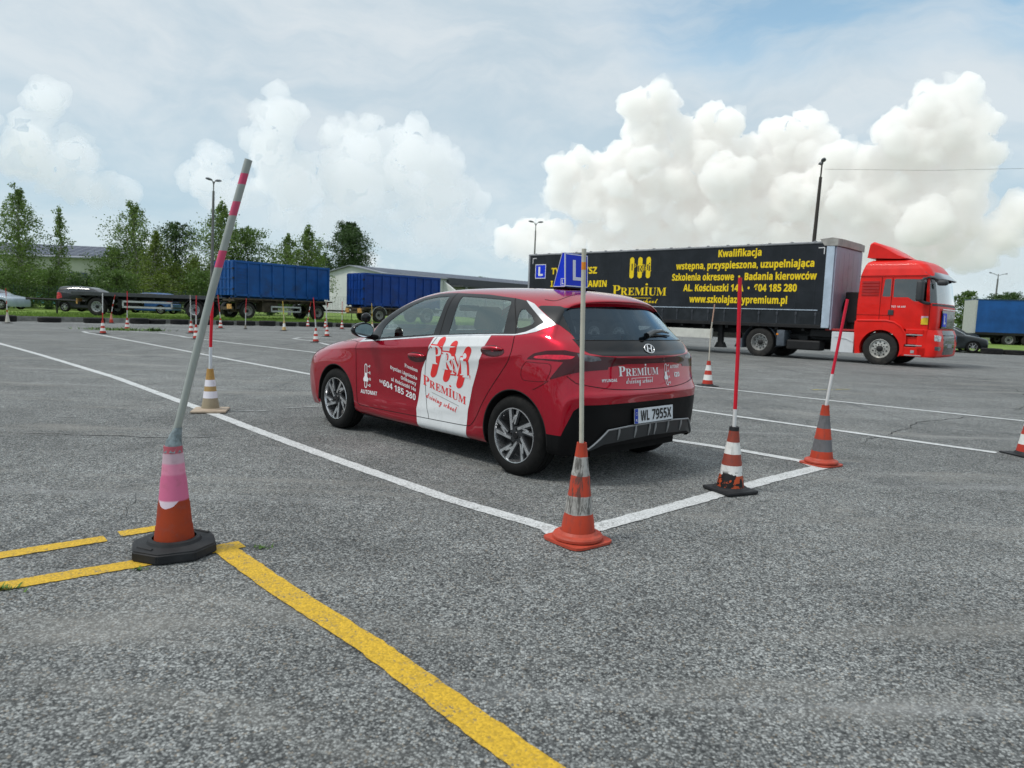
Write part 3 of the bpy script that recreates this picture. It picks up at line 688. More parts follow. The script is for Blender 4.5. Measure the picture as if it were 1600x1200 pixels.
# gear lever pictogram: rounded gate, four letters, lever
def gate(cx, cz, s):
    it = []; o, f = bars2d(.24*s, 0, .022*s); n = 18
    o = o[:n]; ring = [(p[0]*.62, p[1]*.93) for p in o]
    it.append(([tuple(p) for p in o]+ring, [(i, (i+1) % n, n+(i+1) % n, n+i) for i in range(n)], 0))
    it.append(([(-.035*s, -.055*s), (.035*s, -.055*s), (.042*s, -.03*s), (.02*s, .0), (.015*s, .03*s), (-.015*s, .03*s), (-.02*s, 0), (-.042*s, -.03*s)], [tuple(range(8))], 1))
    for i, ch in enumerate('PRND'):
        z = (.092-.062*i)*s; it.append(([(.03*s, z), (.048*s, z), (.048*s, z+.008*s), (.03*s, z+.008*s)], [(0, 1, 2, 3)], 0))
        v, fx = W(ch, 'bold', height=.026*s); it.append((v+[.056*s, z-.009*s], fx, 0))
    return [(np.array(v)+[cx, cz], fx, l) for v, fx, l in it]
decal('lettering', gate(-2.04, .585, .98)+[at_(W('AUTOMAT', 'bold', height=.036, width=.265), 2.118, .412)], PL, WHITEL, CAR)
# bars, letters and name on the wrap
it = []
for i, (cx, cz) in enumerate(((-.945, .838), (-.775, .815), (-.600, .778))):
    v_, f_ = bars2d(.355, 0, .043); v_ = v_[:18]; f_ = [tuple(range(18))]; v_[:, 0] += .40*v_[:, 1]; it.append((v_+[cx, cz], f_, 0))
red_l = [at_(W(c, 'serif', height=h_, offset=.055), x, z, 1) for c, x, z, h_ in (('P', 1.03, .78, .16), ('R', .885, .745, .15), ('M', .775, .715, .15), ('i', .62, .70, .20))]
wht_l = [at_(W(c, 'serif', height=h_, offset=.004), x, z, 2) for c, x, z, h_ in (('P', 1.025, .78, .16), ('R', .88, .745, .15), ('M', .77, .715, .15), ('i', .615, .70, .20))]
prem = at_(W('PREMİUM', 'serif', width=.575, height=.088, smallcaps=True), 1.150, .590, 0, sh=-.20)
drv = at_(W('driving school', 'script', width=.42, height=.058), 1.105, .478, 0, sh=-.20)
ln = (np.array([(-1.03, .530), (-.66, .452), (-.66, .4555), (-1.03, .5335)]), [(0, 1, 2, 3)], 0)
decal('lettering', it+red_l+[prem, drv], PL, REDV, CAR)
decal('lettering', wht_l+[], PL, WHITEV, CAR)
decal('lettering', [ln], PL, simple('grey_line', (.25, .25, .25), .5), CAR)
# rear lettering
PR = lambda u, v, off: on_rear(-u, v, off+.0012)[0]
decal('lettering', [shift(W('PREMİUM', 'serif', width=.49, height=.075, smallcaps=True), -.395, .795, 0),
    shift(W('driving school', 'script', width=.34, height=.05), -.325, .738, 0),
    (np.array([(-.26, .775), (.0, .775), (.0, .778), (-.26, .778)]), [(0, 1, 2, 3)], 0)]+gate(.205, .79, .72)+
    [shift(W('AUTOMAT', 'bold', width=.155, height=.026), .275, .835, 0)], PR, WHITEL, CAR)
decal('badge', [shift(W('HYUNDAI', 'bold', width=.15, height=.021), -.57, .757, 0), shift(W('i20', 'bold', width=.09, height=.036), .34, .765, 0)], PR, CHROME, CAR)
# round emblem with slanted H
mb = MB(); cz = .993
el = [(.062*math.cos(a), .033*math.sin(a)) for a in np.linspace(0, 2*math.pi, 33)]
mb.path([on_rear(-u, cz+v, .006)[0] for u, v in el], .0045, 6)
for (a, b), (c, d) in (((-.034, -.022), (-.016, .026)), ((.016, -.026), (.034, .022)), ((-.028, .004), (.028, -.004))):
    mb.path([on_rear(-(a+(c-a)*t), cz+b+(d-b)*t, .006)[0] for t in (0, .33, .66, 1)], .005, 6)
mb.build('badge', CHROME, CAR, True)
# number plate
pm = simple('plate_white', (.62, .66, .70), .35, var=.05)
plx, plz, plt = -.663, .435, R(4)
pt = Matrix.Translation((plx, 0, plz+.057)) @ Matrix.Rotation(plt, 4, 'Y')
mb = MB(); mb.T = pt; mb.box(-.004, .004, -.265, .265, -.060, .060, .002); hold = mb.build('plate_holder', PLASTIC, CAR)
mb = MB(); mb.T = pt; mb.box(-.008, -.003, -.26, .26, -.057, .057); plate = mb.build('number_plate', pm, CAR)
mb = MB(); mb.T = pt; mb.box(-.0095, -.007, .217, .258, -.055, .055); mb.build('blue_band', simple('plate_blue', (.01, .04, .35), .4), plate)
def pl_place(u, v, off): return pt @ Vector((-.0105-off, -u, v))
decal('lettering', [shift(W('WL', 'bold', width=.115, height=.078), -.185, -.039), shift(W('7955X', 'bold', width=.27, height=.078), -.035, -.039)], pl_place, simple('plate_black', (.008, .008, .008), .4), plate)
decal('lettering', [shift(W('PL', 'bold', width=.022, height=.018), -.249, -.04)]+[(np.array([(-.2375+.012*math.cos(a)+.0022*math.cos(b), .018+.012*math.sin(a)+.0022*math.sin(b)) for b in np.linspace(0, 6.28, 6)[:-1]]), [(0, 1, 2, 3, 4)], 0) for a in np.linspace(0, 2*math.pi, 13)[:-1]], pl_place, WHITEL, plate)
# rear wiper
mb = MB(); w = [on_rear(-u, v, .03)[0] for u, v in ((.0, 1.075), (.12, 1.105), (.27, 1.112), (.40, 1.095))]
mb.path(w, [.026, .02, .013, .006], 8); mb.path([on_rear(-u, v, .012)[0] for u, v in ((.05, 1.085), (.2, 1.09), (.42, 1.083))], .007, 6)
mb.build('rear_wiper', BLACKG, CAR, True)
# door handles
for s in (1, -1):
    for hx, hz, par in ((1.235, .822, CAR), (.255, .938, CAR)):
        p, n = on_side(hx, hz, s, 0)
        mb = MB(); n_ = 14
        cup = []
        for r in range(4):
            for k in range(20):
                a = 2*math.pi*k/20; rr = (1, .9, .6, .15)[r]; q, m_ = on_side(hx+.135*rr*math.cos(a), hz+.045*rr*math.sin(a)-.002, s, (.0018, .0035, .003, .002)[r]); cup.append(q)
        mb.add(cup, [(r*20+k, r*20+(k+1) % 20, (r+1)*20+(k+1) % 20, (r+1)*20+k) for r in range(3) for k in range(20)])
        mb.build('handle_cup', simple('cup_dark', (.07, .002, .005), .3, coat=.6), CAR, True, 60)
        mb = MB()
        pts = [on_side(hx+.115-.023*k, hz+.016+.003*math.sin(math.pi*k/10), s, .004+.026*math.sin(math.pi*k/10)**.6)[0] for k in range(11)]
        mb.path(pts, [.007, .013, .015, .016, .017, .017, .017, .016, .015, .013, .007], 10)
        mb.build('door_handle', PAINT, CAR, True, 60)
# mirrors
for s in (1, -1):
    mb = MB(); bm = bmesh.new(); bmesh.ops.create_uvsphere(bm, u_segments=24, v_segments=16, radius=1)
    for v in bm.verts:
        x, y, z = v.co
        x = x*.085 if x > 0 else max(x, -.35)*.085
        yy = y*.115; zz = z*.075*(1.0 if z > 0 else .9)*(1-.15*y)
        v.co = (1.90+x+.02, s*(.985+yy), 1.025+zz)
    bm.verts.index_update(); mb.add([v.co for v in bm.verts], [[v.index for v in f.verts] for f in bm.faces]); bm.free()
    mi = mb.build('wing_mirror', BLACKG, CAR, True, 50)
    mb = MB(); mb.path([(1.93, s*.82, .955), (1.93, s*.87, .965), (1.925, s*.95, .985)], [.03, .026, .03], 8); mb.build('mirror_arm', PLASTIC, mi, True)
    mb = MB(); vs = [(1.886, s*(.985+.098*math.cos(a)), 1.025+.060*math.sin(a)*(1-.12*math.cos(a))) for a in np.linspace(0, 2*math.pi, 25)[:-1]]
    mb.add(vs, [tuple(range(24))]); mb.build('mirror_glass', simple('mirror_silver', (.75, .85, .92), .03, metal=1), mi)
    if s == 1:                                        # instructor's second mirror on top
        mb = MB(); bm = bmesh.new(); bmesh.ops.create_uvsphere(bm, u_segments=16, v_segments=10, radius=1)
        for v in bm.verts: v.co = (1.905+v.co.x*.03, s*.955+v.co.y*.052, 1.145+v.co.z*.045)
        bm.verts.index_update(); mb.add([v.co for v in bm.verts], [[v.index for v in f.verts] for f in bm.faces]); bm.free()
        mb.tube((1.91, s*.955, 1.08), (1.905, s*.955, 1.12), .008)
        mb.build('extra_mirror', BLACKG, CAR, True, 50)
# wheels
def make_wheel(name, parent, x, y, side, spokes=True, rad=.312, wid=.195, rim=.215, rot=0.0, mats=None):
    al, ald = mats or (ALLOY, ALLOYD)
    w = empty(name, (0, 0, 0)); w.parent = parent; w.location = (x, y, rad-.004); w.rotation_euler = (0, rot, 0 if side > 0 else math.pi)
    h = wid/2; mb = MB()
    prof = [(rim-.01, -h+.01), (rad-.07, -h-.004), (rad-.035, -h), (rad-.012, -h+.018), (rad-.002, -h+.04), (rad, -h+.07)]
    prof += [(rad, h-.07), (rad-.002, h-.04), (rad-.012, h-.018), (rad-.035, h), (rad-.07, h+.004), (rim-.002, h-.006), (rim-.012, h-.02)]
    full = []
    for k in range(len(prof)): full.append(prof[k])
    for gy in (-.045, 0, .045):
        i = next(k for k in range(len(full)) if full[k][1] > gy and k > 4)
        full[i:i] = [(rad, gy-.006), (rad-.008, gy-.004), (rad-.008, gy+.004), (rad, gy+.006)]
    mb.lathe(full, 48, 'y')
    for k in range(48):                               # shoulder tread blocks
        a = 2*math.pi*k/48; ca, sa = math.cos(a), math.sin(a)
        for s in (-1, 1):
            mb.tube(((rad-.004)*ca, s*(h-.052), (rad-.004)*sa), ((rad-.018)*ca, s*(h-.012), (rad-.018)*sa), .006, .004, 4)
    mb.build('tyre', RUBBER, w, True, 40)
    mb = MB()                                          # barrel and lip
    mb.lathe([(rim-.001, h-.008), (rim-.004, h-.002), (rim-.010, h-.003), (rim-.016, h-.02), (rim-.024, h-.06), (rim-.03, -h+.03)], 48, 'y')
    rimo = mb.build('rim', al, w, True, 40)
    mb = MB(); mb.lathe([(rim-.02, -h+.045), (.14, -h+.05), (.02, -h+.05), (.001, -h+.05)], 32, 'y'); mb.lathe([(.118, -h+.075), (.118, -h+.062), (.05, -h+.062)], 32, 'y')
    mb.build('brake_disc', simple('brake_steel', (.10, .10, .10), .45, metal=.6), w, True, 40)
    sp = MB(); dk = MB(); yo = h-.012
    for k in range(5):
        a0 = 2*math.pi*k/5
        def P(r, t, y): return (r*math.cos(a0+t), y, r*math.sin(a0+t))
        # long twin blades leaning one way, as a pinwheel
        for (r0, t0, r1, t1, w0, w1) in ((.055, -.30, rim-.010, .30, .020, .030), (.085, .42, rim-.010, .72, .012, .024)):
            A, B = np.array(P(r0, t0, yo-.012)), np.array(P(r1, t1, yo)); d = B-A; d /= np.linalg.norm(d); s = np.cross(d, [0, 1, 0])
            q = [A-s*w0/2, A+s*w0/2, B+s*w1/2, B-s*w1/2]
            sp.add([tuple(p) for p in q]+[tuple(p-np.array([0, .006, 0])) for p in q], [(0, 1, 2, 3), (0, 4, 5, 1), (1, 5, 6, 2), (2, 6, 7, 3), (3, 7, 4, 0)])
            q2 = [A-s*(w0/2+.010), A+s*(w0/2+.012), B+s*(w1/2+.014), B-s*(w1/2+.006)]
            dk.add([tuple(p-np.array([0, .007, 0])) for p in q2]+[tuple(p-np.array([0, .03, 0])) for p in q2], [(0, 1, 2, 3), (0, 4, 5, 1), (1, 5, 6, 2), (2, 6, 7, 3), (3, 7, 4, 0)])
        A, B = np.array(P(.10, .20, yo-.01)), np.array(P(.155, .58, yo-.004))
        d = B-A; d /= np.linalg.norm(d); s = np.cross(d, [0, 1, 0]); q = [A-s*.008, A+s*.008, B+s*.010, B-s*.010]
        sp.add([tuple(p+np.array([0, .0007, 0])) for p in q]+[tuple(p-np.array([0, .008, 0])) for p in q], [(0, 1, 2, 3), (0, 4, 5, 1), (1, 5, 6, 2), (2, 6, 7, 3), (3, 7, 4, 0)])
    sp.build('spokes', al, w)
    dk.lathe([(.001, yo-.016), (.066, yo-.018), (.078, yo-.035), (.078, yo-.06)], 24, 'y')
    dk.build('spoke_backs', ald, w)
    mb = MB(); mb.lathe([(.001, yo-.008), (.024, yo-.009), (.029, yo-.014), (.029, yo-.02)], 20, 'y')
    for k in range(4):
        a = math.pi/2*k+.4; mb.lathe([(.001, yo-.008), (.008, yo-.009), (.009, yo-.018)], 8, 'y', (.05*math.cos(a), 0, .05*math.sin(a)))
    mb.build('hub_cap', simple('hub_dark', (.03, .03, .032), .3, metal=.6), w, True, 40)
    return w
make_wheel('rear_wheel', CAR, 0, .777, 1, rot=.25); make_wheel('rear_wheel', CAR, 0, -.777, -1)
make_wheel('front_wheel', CAR, 2.58, .777, 1, rot=.75); make_wheel('front_wheel', CAR, 2.58, -.777, -1)
# arch liners, floor, arch edges
mb = MB()
for cx in (0, 2.58):
    for s in (1, -1):
        vs = []; k = 20
        for i in range(k+1):
            a = math.pi*(-.05+1.10*i/k)
            for yy in (.868, .55): vs.append((cx+.345*math.cos(a), s*yy, .318+.345*math.sin(a)))
        mb.add(vs, [(2*i, 2*i+1, 2*i+3, 2*i+2) for i in range(k)])
        mb.add([vs[2*i+1] for i in range(k+1)]+[(cx, s*.55, .2)], [(i, i+1, k+1) for i in range(k)])
mb.box(-.5, 3.2, -.56, .56, .19, .26); mb.box(.40, 2.2, -.80, .80, .185, .27)
mb.build('underbody', simple('underbody_black', (.008, .008, .008), .9), CAR)
mb = MB()
for cx in (0, 2.58):
    for s in (1, -1):
        pts = []
        for i in range(41):
            a = math.pi*(-.08+1.16*i/40); x, z = cx+.341*math.cos(a), .318+.341*math.sin(a)
            p, n = on_side(x, max(z, .23), s, -.004); pts.append((p.x, p.y, max(z, .2)))
        mb.path(pts, .006, 6)
mb.build('arch_lip', simple('arch_black', (.01, .01, .01), .6), CAR, True)
# interior: seats, headrests, dashboard, steering wheel, pillars, parcel shelf, belts
def seat(x, y):
    st = MB(); st.box(x-.05, x+.45, y-.25, y+.25, .32, .52, .06)
    st.T = Matrix.Translation((x-.02, y, .48)) @ Matrix.Rotation(R(-18), 4, 'Y'); st.box(-.07, .07, -.24, .24, 0, .60, .06)
    st.box(-.03, .055, -.135, .135, .62, .84, .05); st.tube((0, -.05, .58), (0, -.05, .65), .008); st.tube((0, .05, .58), (0, .05, .65), .008)
    return st.build('seat', SEATM, CAR, True, 50)
seat(1.10, .37); seat(1.10, -.37)
mb = MB(); mb.box(.05, .55, -.62, .62, .30, .50, .06); mb.T = Matrix.Translation((.02, 0, .45)) @ Matrix.Rotation(R(-20), 4, 'Y'); mb.box(-.07, .07, -.62, .62, 0, .52, .05)
for yy in (.36, -.36): mb.box(-.04, .05, yy-.13, yy+.13, .52, .68, .04)
mb.build('rear_seat', SEATM, CAR, True, 50)
mb = MB(); mb.box(1.90, 2.28, -.76, .76, .60, .935, .05); mb.box(1.85, 1.98, .18, .56, .86, .965, .03); mb.box(1.86, 1.92, -.12, .14, .84, 1.03, .01); mb.build('dashboard', PLASTIC, CAR, True, 50)
mb = MB(); T = Matrix.Translation((1.70, .37, .88)) @ Matrix.Rotation(R(62), 4, 'Y'); mb.T = T
mb.path([(.18*math.cos(a), .18*math.sin(a), 0) for a in np.linspace(0, 2*math.pi, 33)], .014, 8); mb.tube((0, 0, -.18), (0, 0, 0), .04); mb.box(-.03, .03, -.17, .17, -.012, .012); mb.build('steering_wheel', PLASTIC, CAR, True)
mb = MB(); mb.box(-.42, .0, -.60, .60, .90, .93); mb.build('parcel_shelf', SEATM, CAR)
mb = MB(); mb.path([(1.02, -.66, 1.25), (1.06, -.60, 1.0), (1.0, -.5, .7)], .02, 6); mb.path([(1.02, .66, 1.25), (1.04, .60, 1.0), (1.0, .5, .7)], .02, 6)
mb.build('seat_belts', simple('belt', (.03, .03, .03), .8), CAR)
mb = MB(); mb.box(1.52, 1.56, -.12, .12, 1.24, 1.30, .012); mb.build('interior_mirror', BLACKG, CAR)
# headlights and grille (seen from the side steps)
mb = MB()
for s in (1, -1):
    q = [(3.02, .70), (3.18, .655), (3.30, .64), (3.26, .69), (3.16, .735), (3.05, .76)]
    vs = [on_side(a, b, s, .004)[0] for a, b in q]; mb.add(vs, [tuple(range(6))])
mb.build('headlight', simple('headlight_glass', (.35, .37, .40), .08, coat=1, var=.4, vs=20), CAR)
def on_front(y, z, off=.003):
    h = BVH.ray_cast(Vector((6, y, z)), Vector((-1, 0, 0))); return h[0]+Vector((off, 0, 0))
mb = MB(); q = [(a, b) for a, b in ((-.62, .62), (-.55, .34), (-.3, .28), (.3, .28), (.55, .34), (.62, .62), (.3, .655), (-.3, .655))]
mb.add([on_front(a, b) for a, b in q], [tuple(range(8))]); mb.build('grille', BLACKG, CAR)

# roof sign, a thing of its own standing on the roof
BLUE = simple('sign_blue', (.004, .035, .62), .4, coat=.05, var=.05, spec=.2)
SG = empty('learner_sign', (0, 0, 0), 0, 'blue wedge shaped L sign standing on the roof of the dark red car', 'roof sign')
SG.matrix_world = CAR.matrix_world
ct, st_ = math.cos(2.35437), math.sin(2.35437)
sx, sy = .22, 0.0
SG.location = (.6408+sx*ct-sy*st_, 5.874+sx*st_+sy*ct, 1.448); SG.rotation_euler = (0, 0, 2.35437)
mb = MB(); q = [(.175, .022), (.190, .302), (.216, .302), (.300, .022)]
mb.prism([(a-.22, b) for a, b in q], -.15, .15, 'y'); pan = mb.build('sign_body', BLUE, SG)
mb = MB(); mb.box(-.065, .10, -.13, .13, .004, .022, .006); mb.path([(.0, -.17, .012), (-.03, -.20, -.012), (-.05, -.215, -.025)], .006, 6); mb.box(-.10, .0, -.19, -.12, -.012, .012, .004); mb.build('foot', PLASTIC, SG)
def rearface(u, v, off): t = (v-.022)/.28; return Vector((-.045+.015*t-off-.001, -u, v))
def sideface(u, v, off): return Vector((-.045-u, .15+off+.001, v))
LB = simple('sign_letter', (.62, .72, .85), .4, var=.03)
fr_ = lambda x0, x1, y0, y1, w: [(np.array(q_), [(0, 1, 2, 3)], 0) for q_ in ([(x0, y0), (x1, y0), (x1, y0+w), (x0, y0+w)], [(x0, y1-w), (x1, y1-w), (x1, y1), (x0, y1)], [(x0, y0+w), (x0+w, y0+w), (x0+w, y1-w), (x0, y1-w)], [(x1-w, y0+w), (x1, y0+w), (x1, y1-w), (x1-w, y1-w)])]
decal('lettering', fr_(-.148, .148, .026, .298, .008)+[(np.array([(-.05, .08), (.065, .08), (.065, .108), (-.012, .108), (-.012, .25), (-.05, .25)]), [(0, 1, 2, 3), (0, 3, 4, 5)], 0)], rearface, LB, SG)
decal('lettering', [(v+[-.045, .0], f, l) for v, f, l in fr_(0.0, .048, .03, .09, .004)]+[(np.array([(-.033, .042), (-.012, .042), (-.012, .049), (-.025, .049), (-.025, .08), (-.033, .08)]), [(0, 1, 2, 3), (0, 3, 4, 5)], 0)], sideface, LB, SG)
mb = MB()
for a, b in zip([(.175, .022), (.190, .302), (.216, .302), (.300, .022)], [(.190, .302), (.216, .302), (.300, .022), (.175, .022)]): mb.path([(a[0]-.22, .151, a[1]), (b[0]-.22, .151, b[1])], .003, 6)
mb.build('edging', LB, SG)

# ---------------------------------------------------------------- ground
def asphalt():
    m, nt, b = new_mat('asphalt'); h = NT(nt); P = h.geo()
    vo = h.n('ShaderNodeTexVoronoi', feature='F1'); h.put(vo.inputs['Vector'], P); vo.inputs['Scale'].default_value = 128
    g = h.n('ShaderNodeSeparateColor'); h.put(g.inputs[0], vo.outputs['Color'])
    vo2 = h.n('ShaderNodeTexVoronoi', feature='F1'); h.put(vo2.inputs['Vector'], P); vo2.inputs['Scale'].default_value = 64
    g2 = h.n('ShaderNodeSeparateColor'); h.put(g2.inputs[0], vo2.outputs['Color'])
    t = h.math('ADD', h.math('MULTIPLY', g.outputs[0], .72), h.math('MULTIPLY', g2.outputs[1], .28))
    t = h.math('POWER', t, 1.5)
    stone = h.mix(t, (.028, .031, .032), (.45, .47, .46))
    warm = h.ramp(g.outputs[1], .93, .97, 0, .5); stone = h.mix(warm, stone, (.30, .24, .17))
    joint = h.ramp(vo.outputs['Distance'], .45, .75); stone = h.mix(h.math('MULTIPLY', joint, .7), stone, (.035, .038, .04))
    big = h.noise(P, .23, 5, .6); med = h.noise(P, 1.3, 5, .65); fine = h.noise(P, 9, 4, .6)
    k = h.math('ADD', h.ramp(big, .3, .7, .84, 1.16), h.ramp(med, .3, .7, -.14, .16)); k = h.math('ADD', k, h.ramp(fine, .3, .7, -.08, .08))
    col = h.vmath('SCALE', stone, None, k)
    # dusty sweeps and wheel-dragged streaks
    S = h.mapping(P, scale=(.35, 1.6, 1), rot=(0, 0, .35)); du = h.noise(S, .9, 6, .62, .6)
    col = h.mix(h.ramp(du, .52, .72, 0, .50), col, (.26, .255, .235))
    S2 = h.mapping(P, scale=(.12, 1.9, 1), rot=(0, 0, -.12)); st = h.noise(S2, 1.4, 5, .6, .3)
    col = h.mix(h.ramp(st, .56, .7, 0, .35), col, (.30, .31, .31))
    S3 = h.mapping(P, scale=(1.5, .10, 1), rot=(0, 0, .75)); s3 = h.noise(S3, 1.1, 5, .6, .2)
    col = h.mix(h.ramp(s3, .60, .72, 0, .45), col, (.055, .06, .065))
    # oil and damp stains
    oil = h.noise(P, .55, 3, .5, .4); col = h.mix(h.ramp(oil, .64, .74, 0, .55), col, (.045, .048, .05))
    rs = h.noise(P, 2.6, 5, .7, .8); col = h.mix(h.ramp(rs, .62, .70, 0, .35), col, (.085, .08, .075))
    # cracks
    for sc_, wd, lo in ((.22, .0035, .54), (.5, .004, .60)):
        W_ = h.n('ShaderNodeTexNoise'); h.put(W_.inputs['Vector'], P); W_.inputs['Scale'].default_value = 1.3; W_.inputs['Detail'].default_value = 6
        Pd = h.vmath('ADD', P, h.vmath('SCALE', h.vmath('SUBTRACT', W_.outputs['Color'], (.5, .5, .5)), None, .9))
        e = h.n('ShaderNodeTexVoronoi', feature='DISTANCE_TO_EDGE'); h.put(e.inputs['Vector'], Pd); e.inputs['Scale'].default_value = sc_
        ms = h.ramp(h.noise(P, .35, 3, .5), lo, lo+.08)
        cr = h.math('MULTIPLY', h.ramp(e.outputs['Distance'], wd*.3, wd, 1, 0), ms)
        col = h.mix(h.math('MULTIPLY', cr, .55), col, (.05, .053, .055))
    h.put(b.inputs['Base Color'], col); b.inputs['Roughness'].default_value = .88; b.inputs['Specular IOR Level'].default_value = .3
    hgt = h.math('ADD', h.math('MULTIPLY', t, .7), h.math('MULTIPLY', h.math('SUBTRACT', 1, vo.outputs['Distance']), .5))
    h.put(b.inputs['Normal'], h.bump(hgt, .7, .004))
    return m
ASPH = asphalt()
def ground_mat():
    m, nt, b = new_mat('field_grass'); h = NT(nt); P = h.geo()
    c = h.mix(h.ramp(h.noise(P, .4, 6, .7), .35, .65), (.055, .105, .018), (.12, .16, .035)); c = h.mix(h.ramp(h.noise(P, 9, 5, .7), .4, .7, 0, .7), c, (.03, .06, .012))
    c = h.mix(h.ramp(h.noise(P, .9, 4, .6), .56, .7, 0, .8), c, (.17, .15, .10))
    h.put(b.inputs['Base Color'], c); b.inputs['Roughness'].default_value = .95; return m
FIELD = ground_mat()
def sheet(name, poly, z, mat, kind='structure'):
    mb = MB(); mb.add([(p[0], p[1], z) for p in poly], [tuple(range(len(poly)))]); o = mb.build(name, mat); return meta(o, kind=kind)
sheet('ground', [(-2500, -2500), (2500, -2500), (2500, 2500), (-2500, 2500)], -.03, FIELD)
o = sheet('asphalt_yard', [(-70, -40), (90, -40), (90, 30), (46, 35.6), (23.5, 36.6), (23, 60), (10, 62), (0, 53.5), (-9.7, 45.2), (-13.9, 42.3), (-25, 34.3), (-45, 21), (-70, 12)], 0, ASPH)
def paint(name, col, wear):
    m, nt, b = new_mat(name); h = NT(nt); P = h.geo()
    n1 = h.noise(P, 6, 6, .7); n2 = h.noise(P, 150, 2, .6); n3 = h.noise(P, 1.1, 3, .5)
    vo = h.n('ShaderNodeTexVoronoi', feature='F1'); h.put(vo.inputs['Vector'], P); vo.inputs['Scale'].default_value = 125
    t = h.math('ADD', h.math('ADD', h.math('MULTIPLY', n1, .55), h.math('MULTIPLY', n2, .35)), h.math('MULTIPLY', n3, .22))
    w_ = h.ramp(t, wear, wear+.07)
    rs_ = h.n('ShaderNodeSeparateColor'); h.put(rs_.inputs[0], vo.outputs['Color']); c = h.mix(h.ramp(rs_.outputs[0], .1, .9, 0, 1, False), tuple(x*.68 for x in col), tuple(x*1.04 for x in col)); c = h.mix(h.ramp(n1, .42, .72, 0, .35), c, tuple(x*.62+.02 for x in col)); pit = h.math('MULTIPLY', h.ramp(rs_.outputs[1], .86, .92), h.ramp(n1, .40, .60)); c = h.mix(h.math('MULTIPLY', pit, .8), c, (.11, .11, .10))
    h.put(b.inputs['Base Color'], h.mix(w_, c, h.mix(n2, (.10, .11, .11), (.24, .25, .25))))
    b.inputs['Roughness'].default_value = .75; h.put(b.inputs['Normal'], h.bump(h.math('SUBTRACT', 1, vo.outputs['Distance']), .45, .004)); return m
WLINE = paint('white_road_paint', (.62, .64, .64), .635); YLINE = paint('yellow_road_paint', (.64, .40, .022), .645); YOLD = paint('worn_yellow_paint', (.50, .42, .08), .50); WOLD = paint('worn_white_paint', (.50, .52, .51), .55)
mk_i = [0]
def marking(pts, w, mat, label, jag=.008, wfun=None, closed=False):
    r = random.Random(mk_i[0]+3); mk_i[0] += 1
    near = min(np.hypot(*p) for p in pts) < 6; q = densify([np.array(p, float) for p in pts], (.014 if len(pts) < 6 and w < .13 and near and label.find('white') < 0 else .035) if near else .12); n = len(q); vs = []
    a = b = la = lb = 0
    for i, p in enumerate(q):
        d = q[min(i+1, n-1)]-q[max(i-1, 0)]; d = d/np.linalg.norm(d); s = np.array([-d[1], d[0]])
        la = la*.93+r.uniform(-1, 1)*.0012; lb = lb*.93+r.uniform(-1, 1)*.0012; a = la+r.uniform(-1, 1)*jag*.6; b = lb+r.uniform(-1, 1)*jag*.6
        vs += [tuple(p+s*(w/2+a))+(.004+.0004*(mk_i[0] % 6),), tuple(p-s*(w/2+b))+(.004+.0004*(mk_i[0] % 6),)]
    mb = MB(); mb.add(vs, [(2*i, 2*i+2, 2*i+3, 2*i+1) for i in range(n-1)])
    return meta(mb.build('road_marking', mat), label, 'road marking', kind='structure')
marking([(-19, 24.2), (-13.3, 18.05), (-10.2, 15.0), (-6.28, 11.02), (-4.3, 8.82), (-2.5, 6.80), (-1.6, 5.80), (-.92, 5.07), (-.38, 4.50), (.27, 3.93)], .115, WLINE, 'long white line running from the orange cone past the tan cone to the left')
marking([(.22, 3.84), (.52, 3.99), (1.38, 4.78), (2.0, 5.36), (2.70, 5.97)], .125, WLINE, 'short white line across the mouth of the bay between the near cones')
marking([(2.66, 6.0), (2.62, 6.2), (2.18, 6.65), (1.64, 7.06), (-.9, 9.75), (-3.67, 12.66), (-6.48, 15.66), (-10.1, 19.6), (-13.96, 23.77), (-15.2, 25.0), (-15.95, 25.95), (-15.9, 26.9), (-15.0, 27.3)], .12, WLINE, 'white line on the far side of the red car')
marking([(-15.0, 27.35), (-13.6, 26.9), (-12.0, 25.2), (-11.45, 24.45), (-8.26, 21.41), (-5.48, 18.91), (2.47, 9.5), (4.91, 6.98)], .12, WLINE, 'white line leading to the cone at the right edge')
marking([(-7.3, 28.0), (-8.3, 27.2), (-8.2, 26.1), (-7.11, 24.92), (-5.69, 22.08), (3.66, 12.8), (5.4, 11.1), (7.15, 9.5)], .12, WLINE, 'thin white line behind the small cone on the right')
marking([(-30, 31.2), (-21.7, 32.6), (-17.8, 36.4), (-15.5, 38.6), (-12.5, 40.8), (-9.42, 42.3), (-3, 46.5)], .16, WOLD, 'faded white edge line along the tyre row')
marking([(-14, 31), (-11.0, 32.3), (-7.9, 35.0), (-3, 38.5)], .14, WOLD, 'faded white line behind the distant cones')
marking([(-3.16, 7.95), (-2.86, 8.09)], .035, WOLD, 'short white dash right of the tan cone'); marking([(-2.70, 8.34), (-2.38, 8.60)], .035, WOLD, 'short white dash close to the front wheel')
marking([(5.6, 13.05), (6.5, 13.45)], .09, YOLD, 'pale yellow dash beyond the right hand bay')
marking([(-1.42, 3.42), (-1.0, 2.97), (-.485, 2.455), (-.2, 2.14), (.11, 1.79), (.55, 1.30)], .115, YLINE, 'thick yellow line running to the bottom of the frame', jag=.006)
marking([(-2.9, 2.42), (-2.14, 2.87), (-1.68, 3.22), (-1.50, 3.38), (-1.36, 3.50)], .11, YLINE, 'yellow line under the pink cone', jag=.005)
marking([(-2.55, 3.10), (-2.40, 3.22), (-2.07, 3.51)], .10, YLINE, 'yellow dash at the left edge', jag=.005)
marking([(-2.04, 3.585), (-1.88, 3.72)], .10, YLINE, 'short yellow dash behind the pink cone', jag=.005)
CRK = simple('crack_dark', (.022, .022, .022), .95)
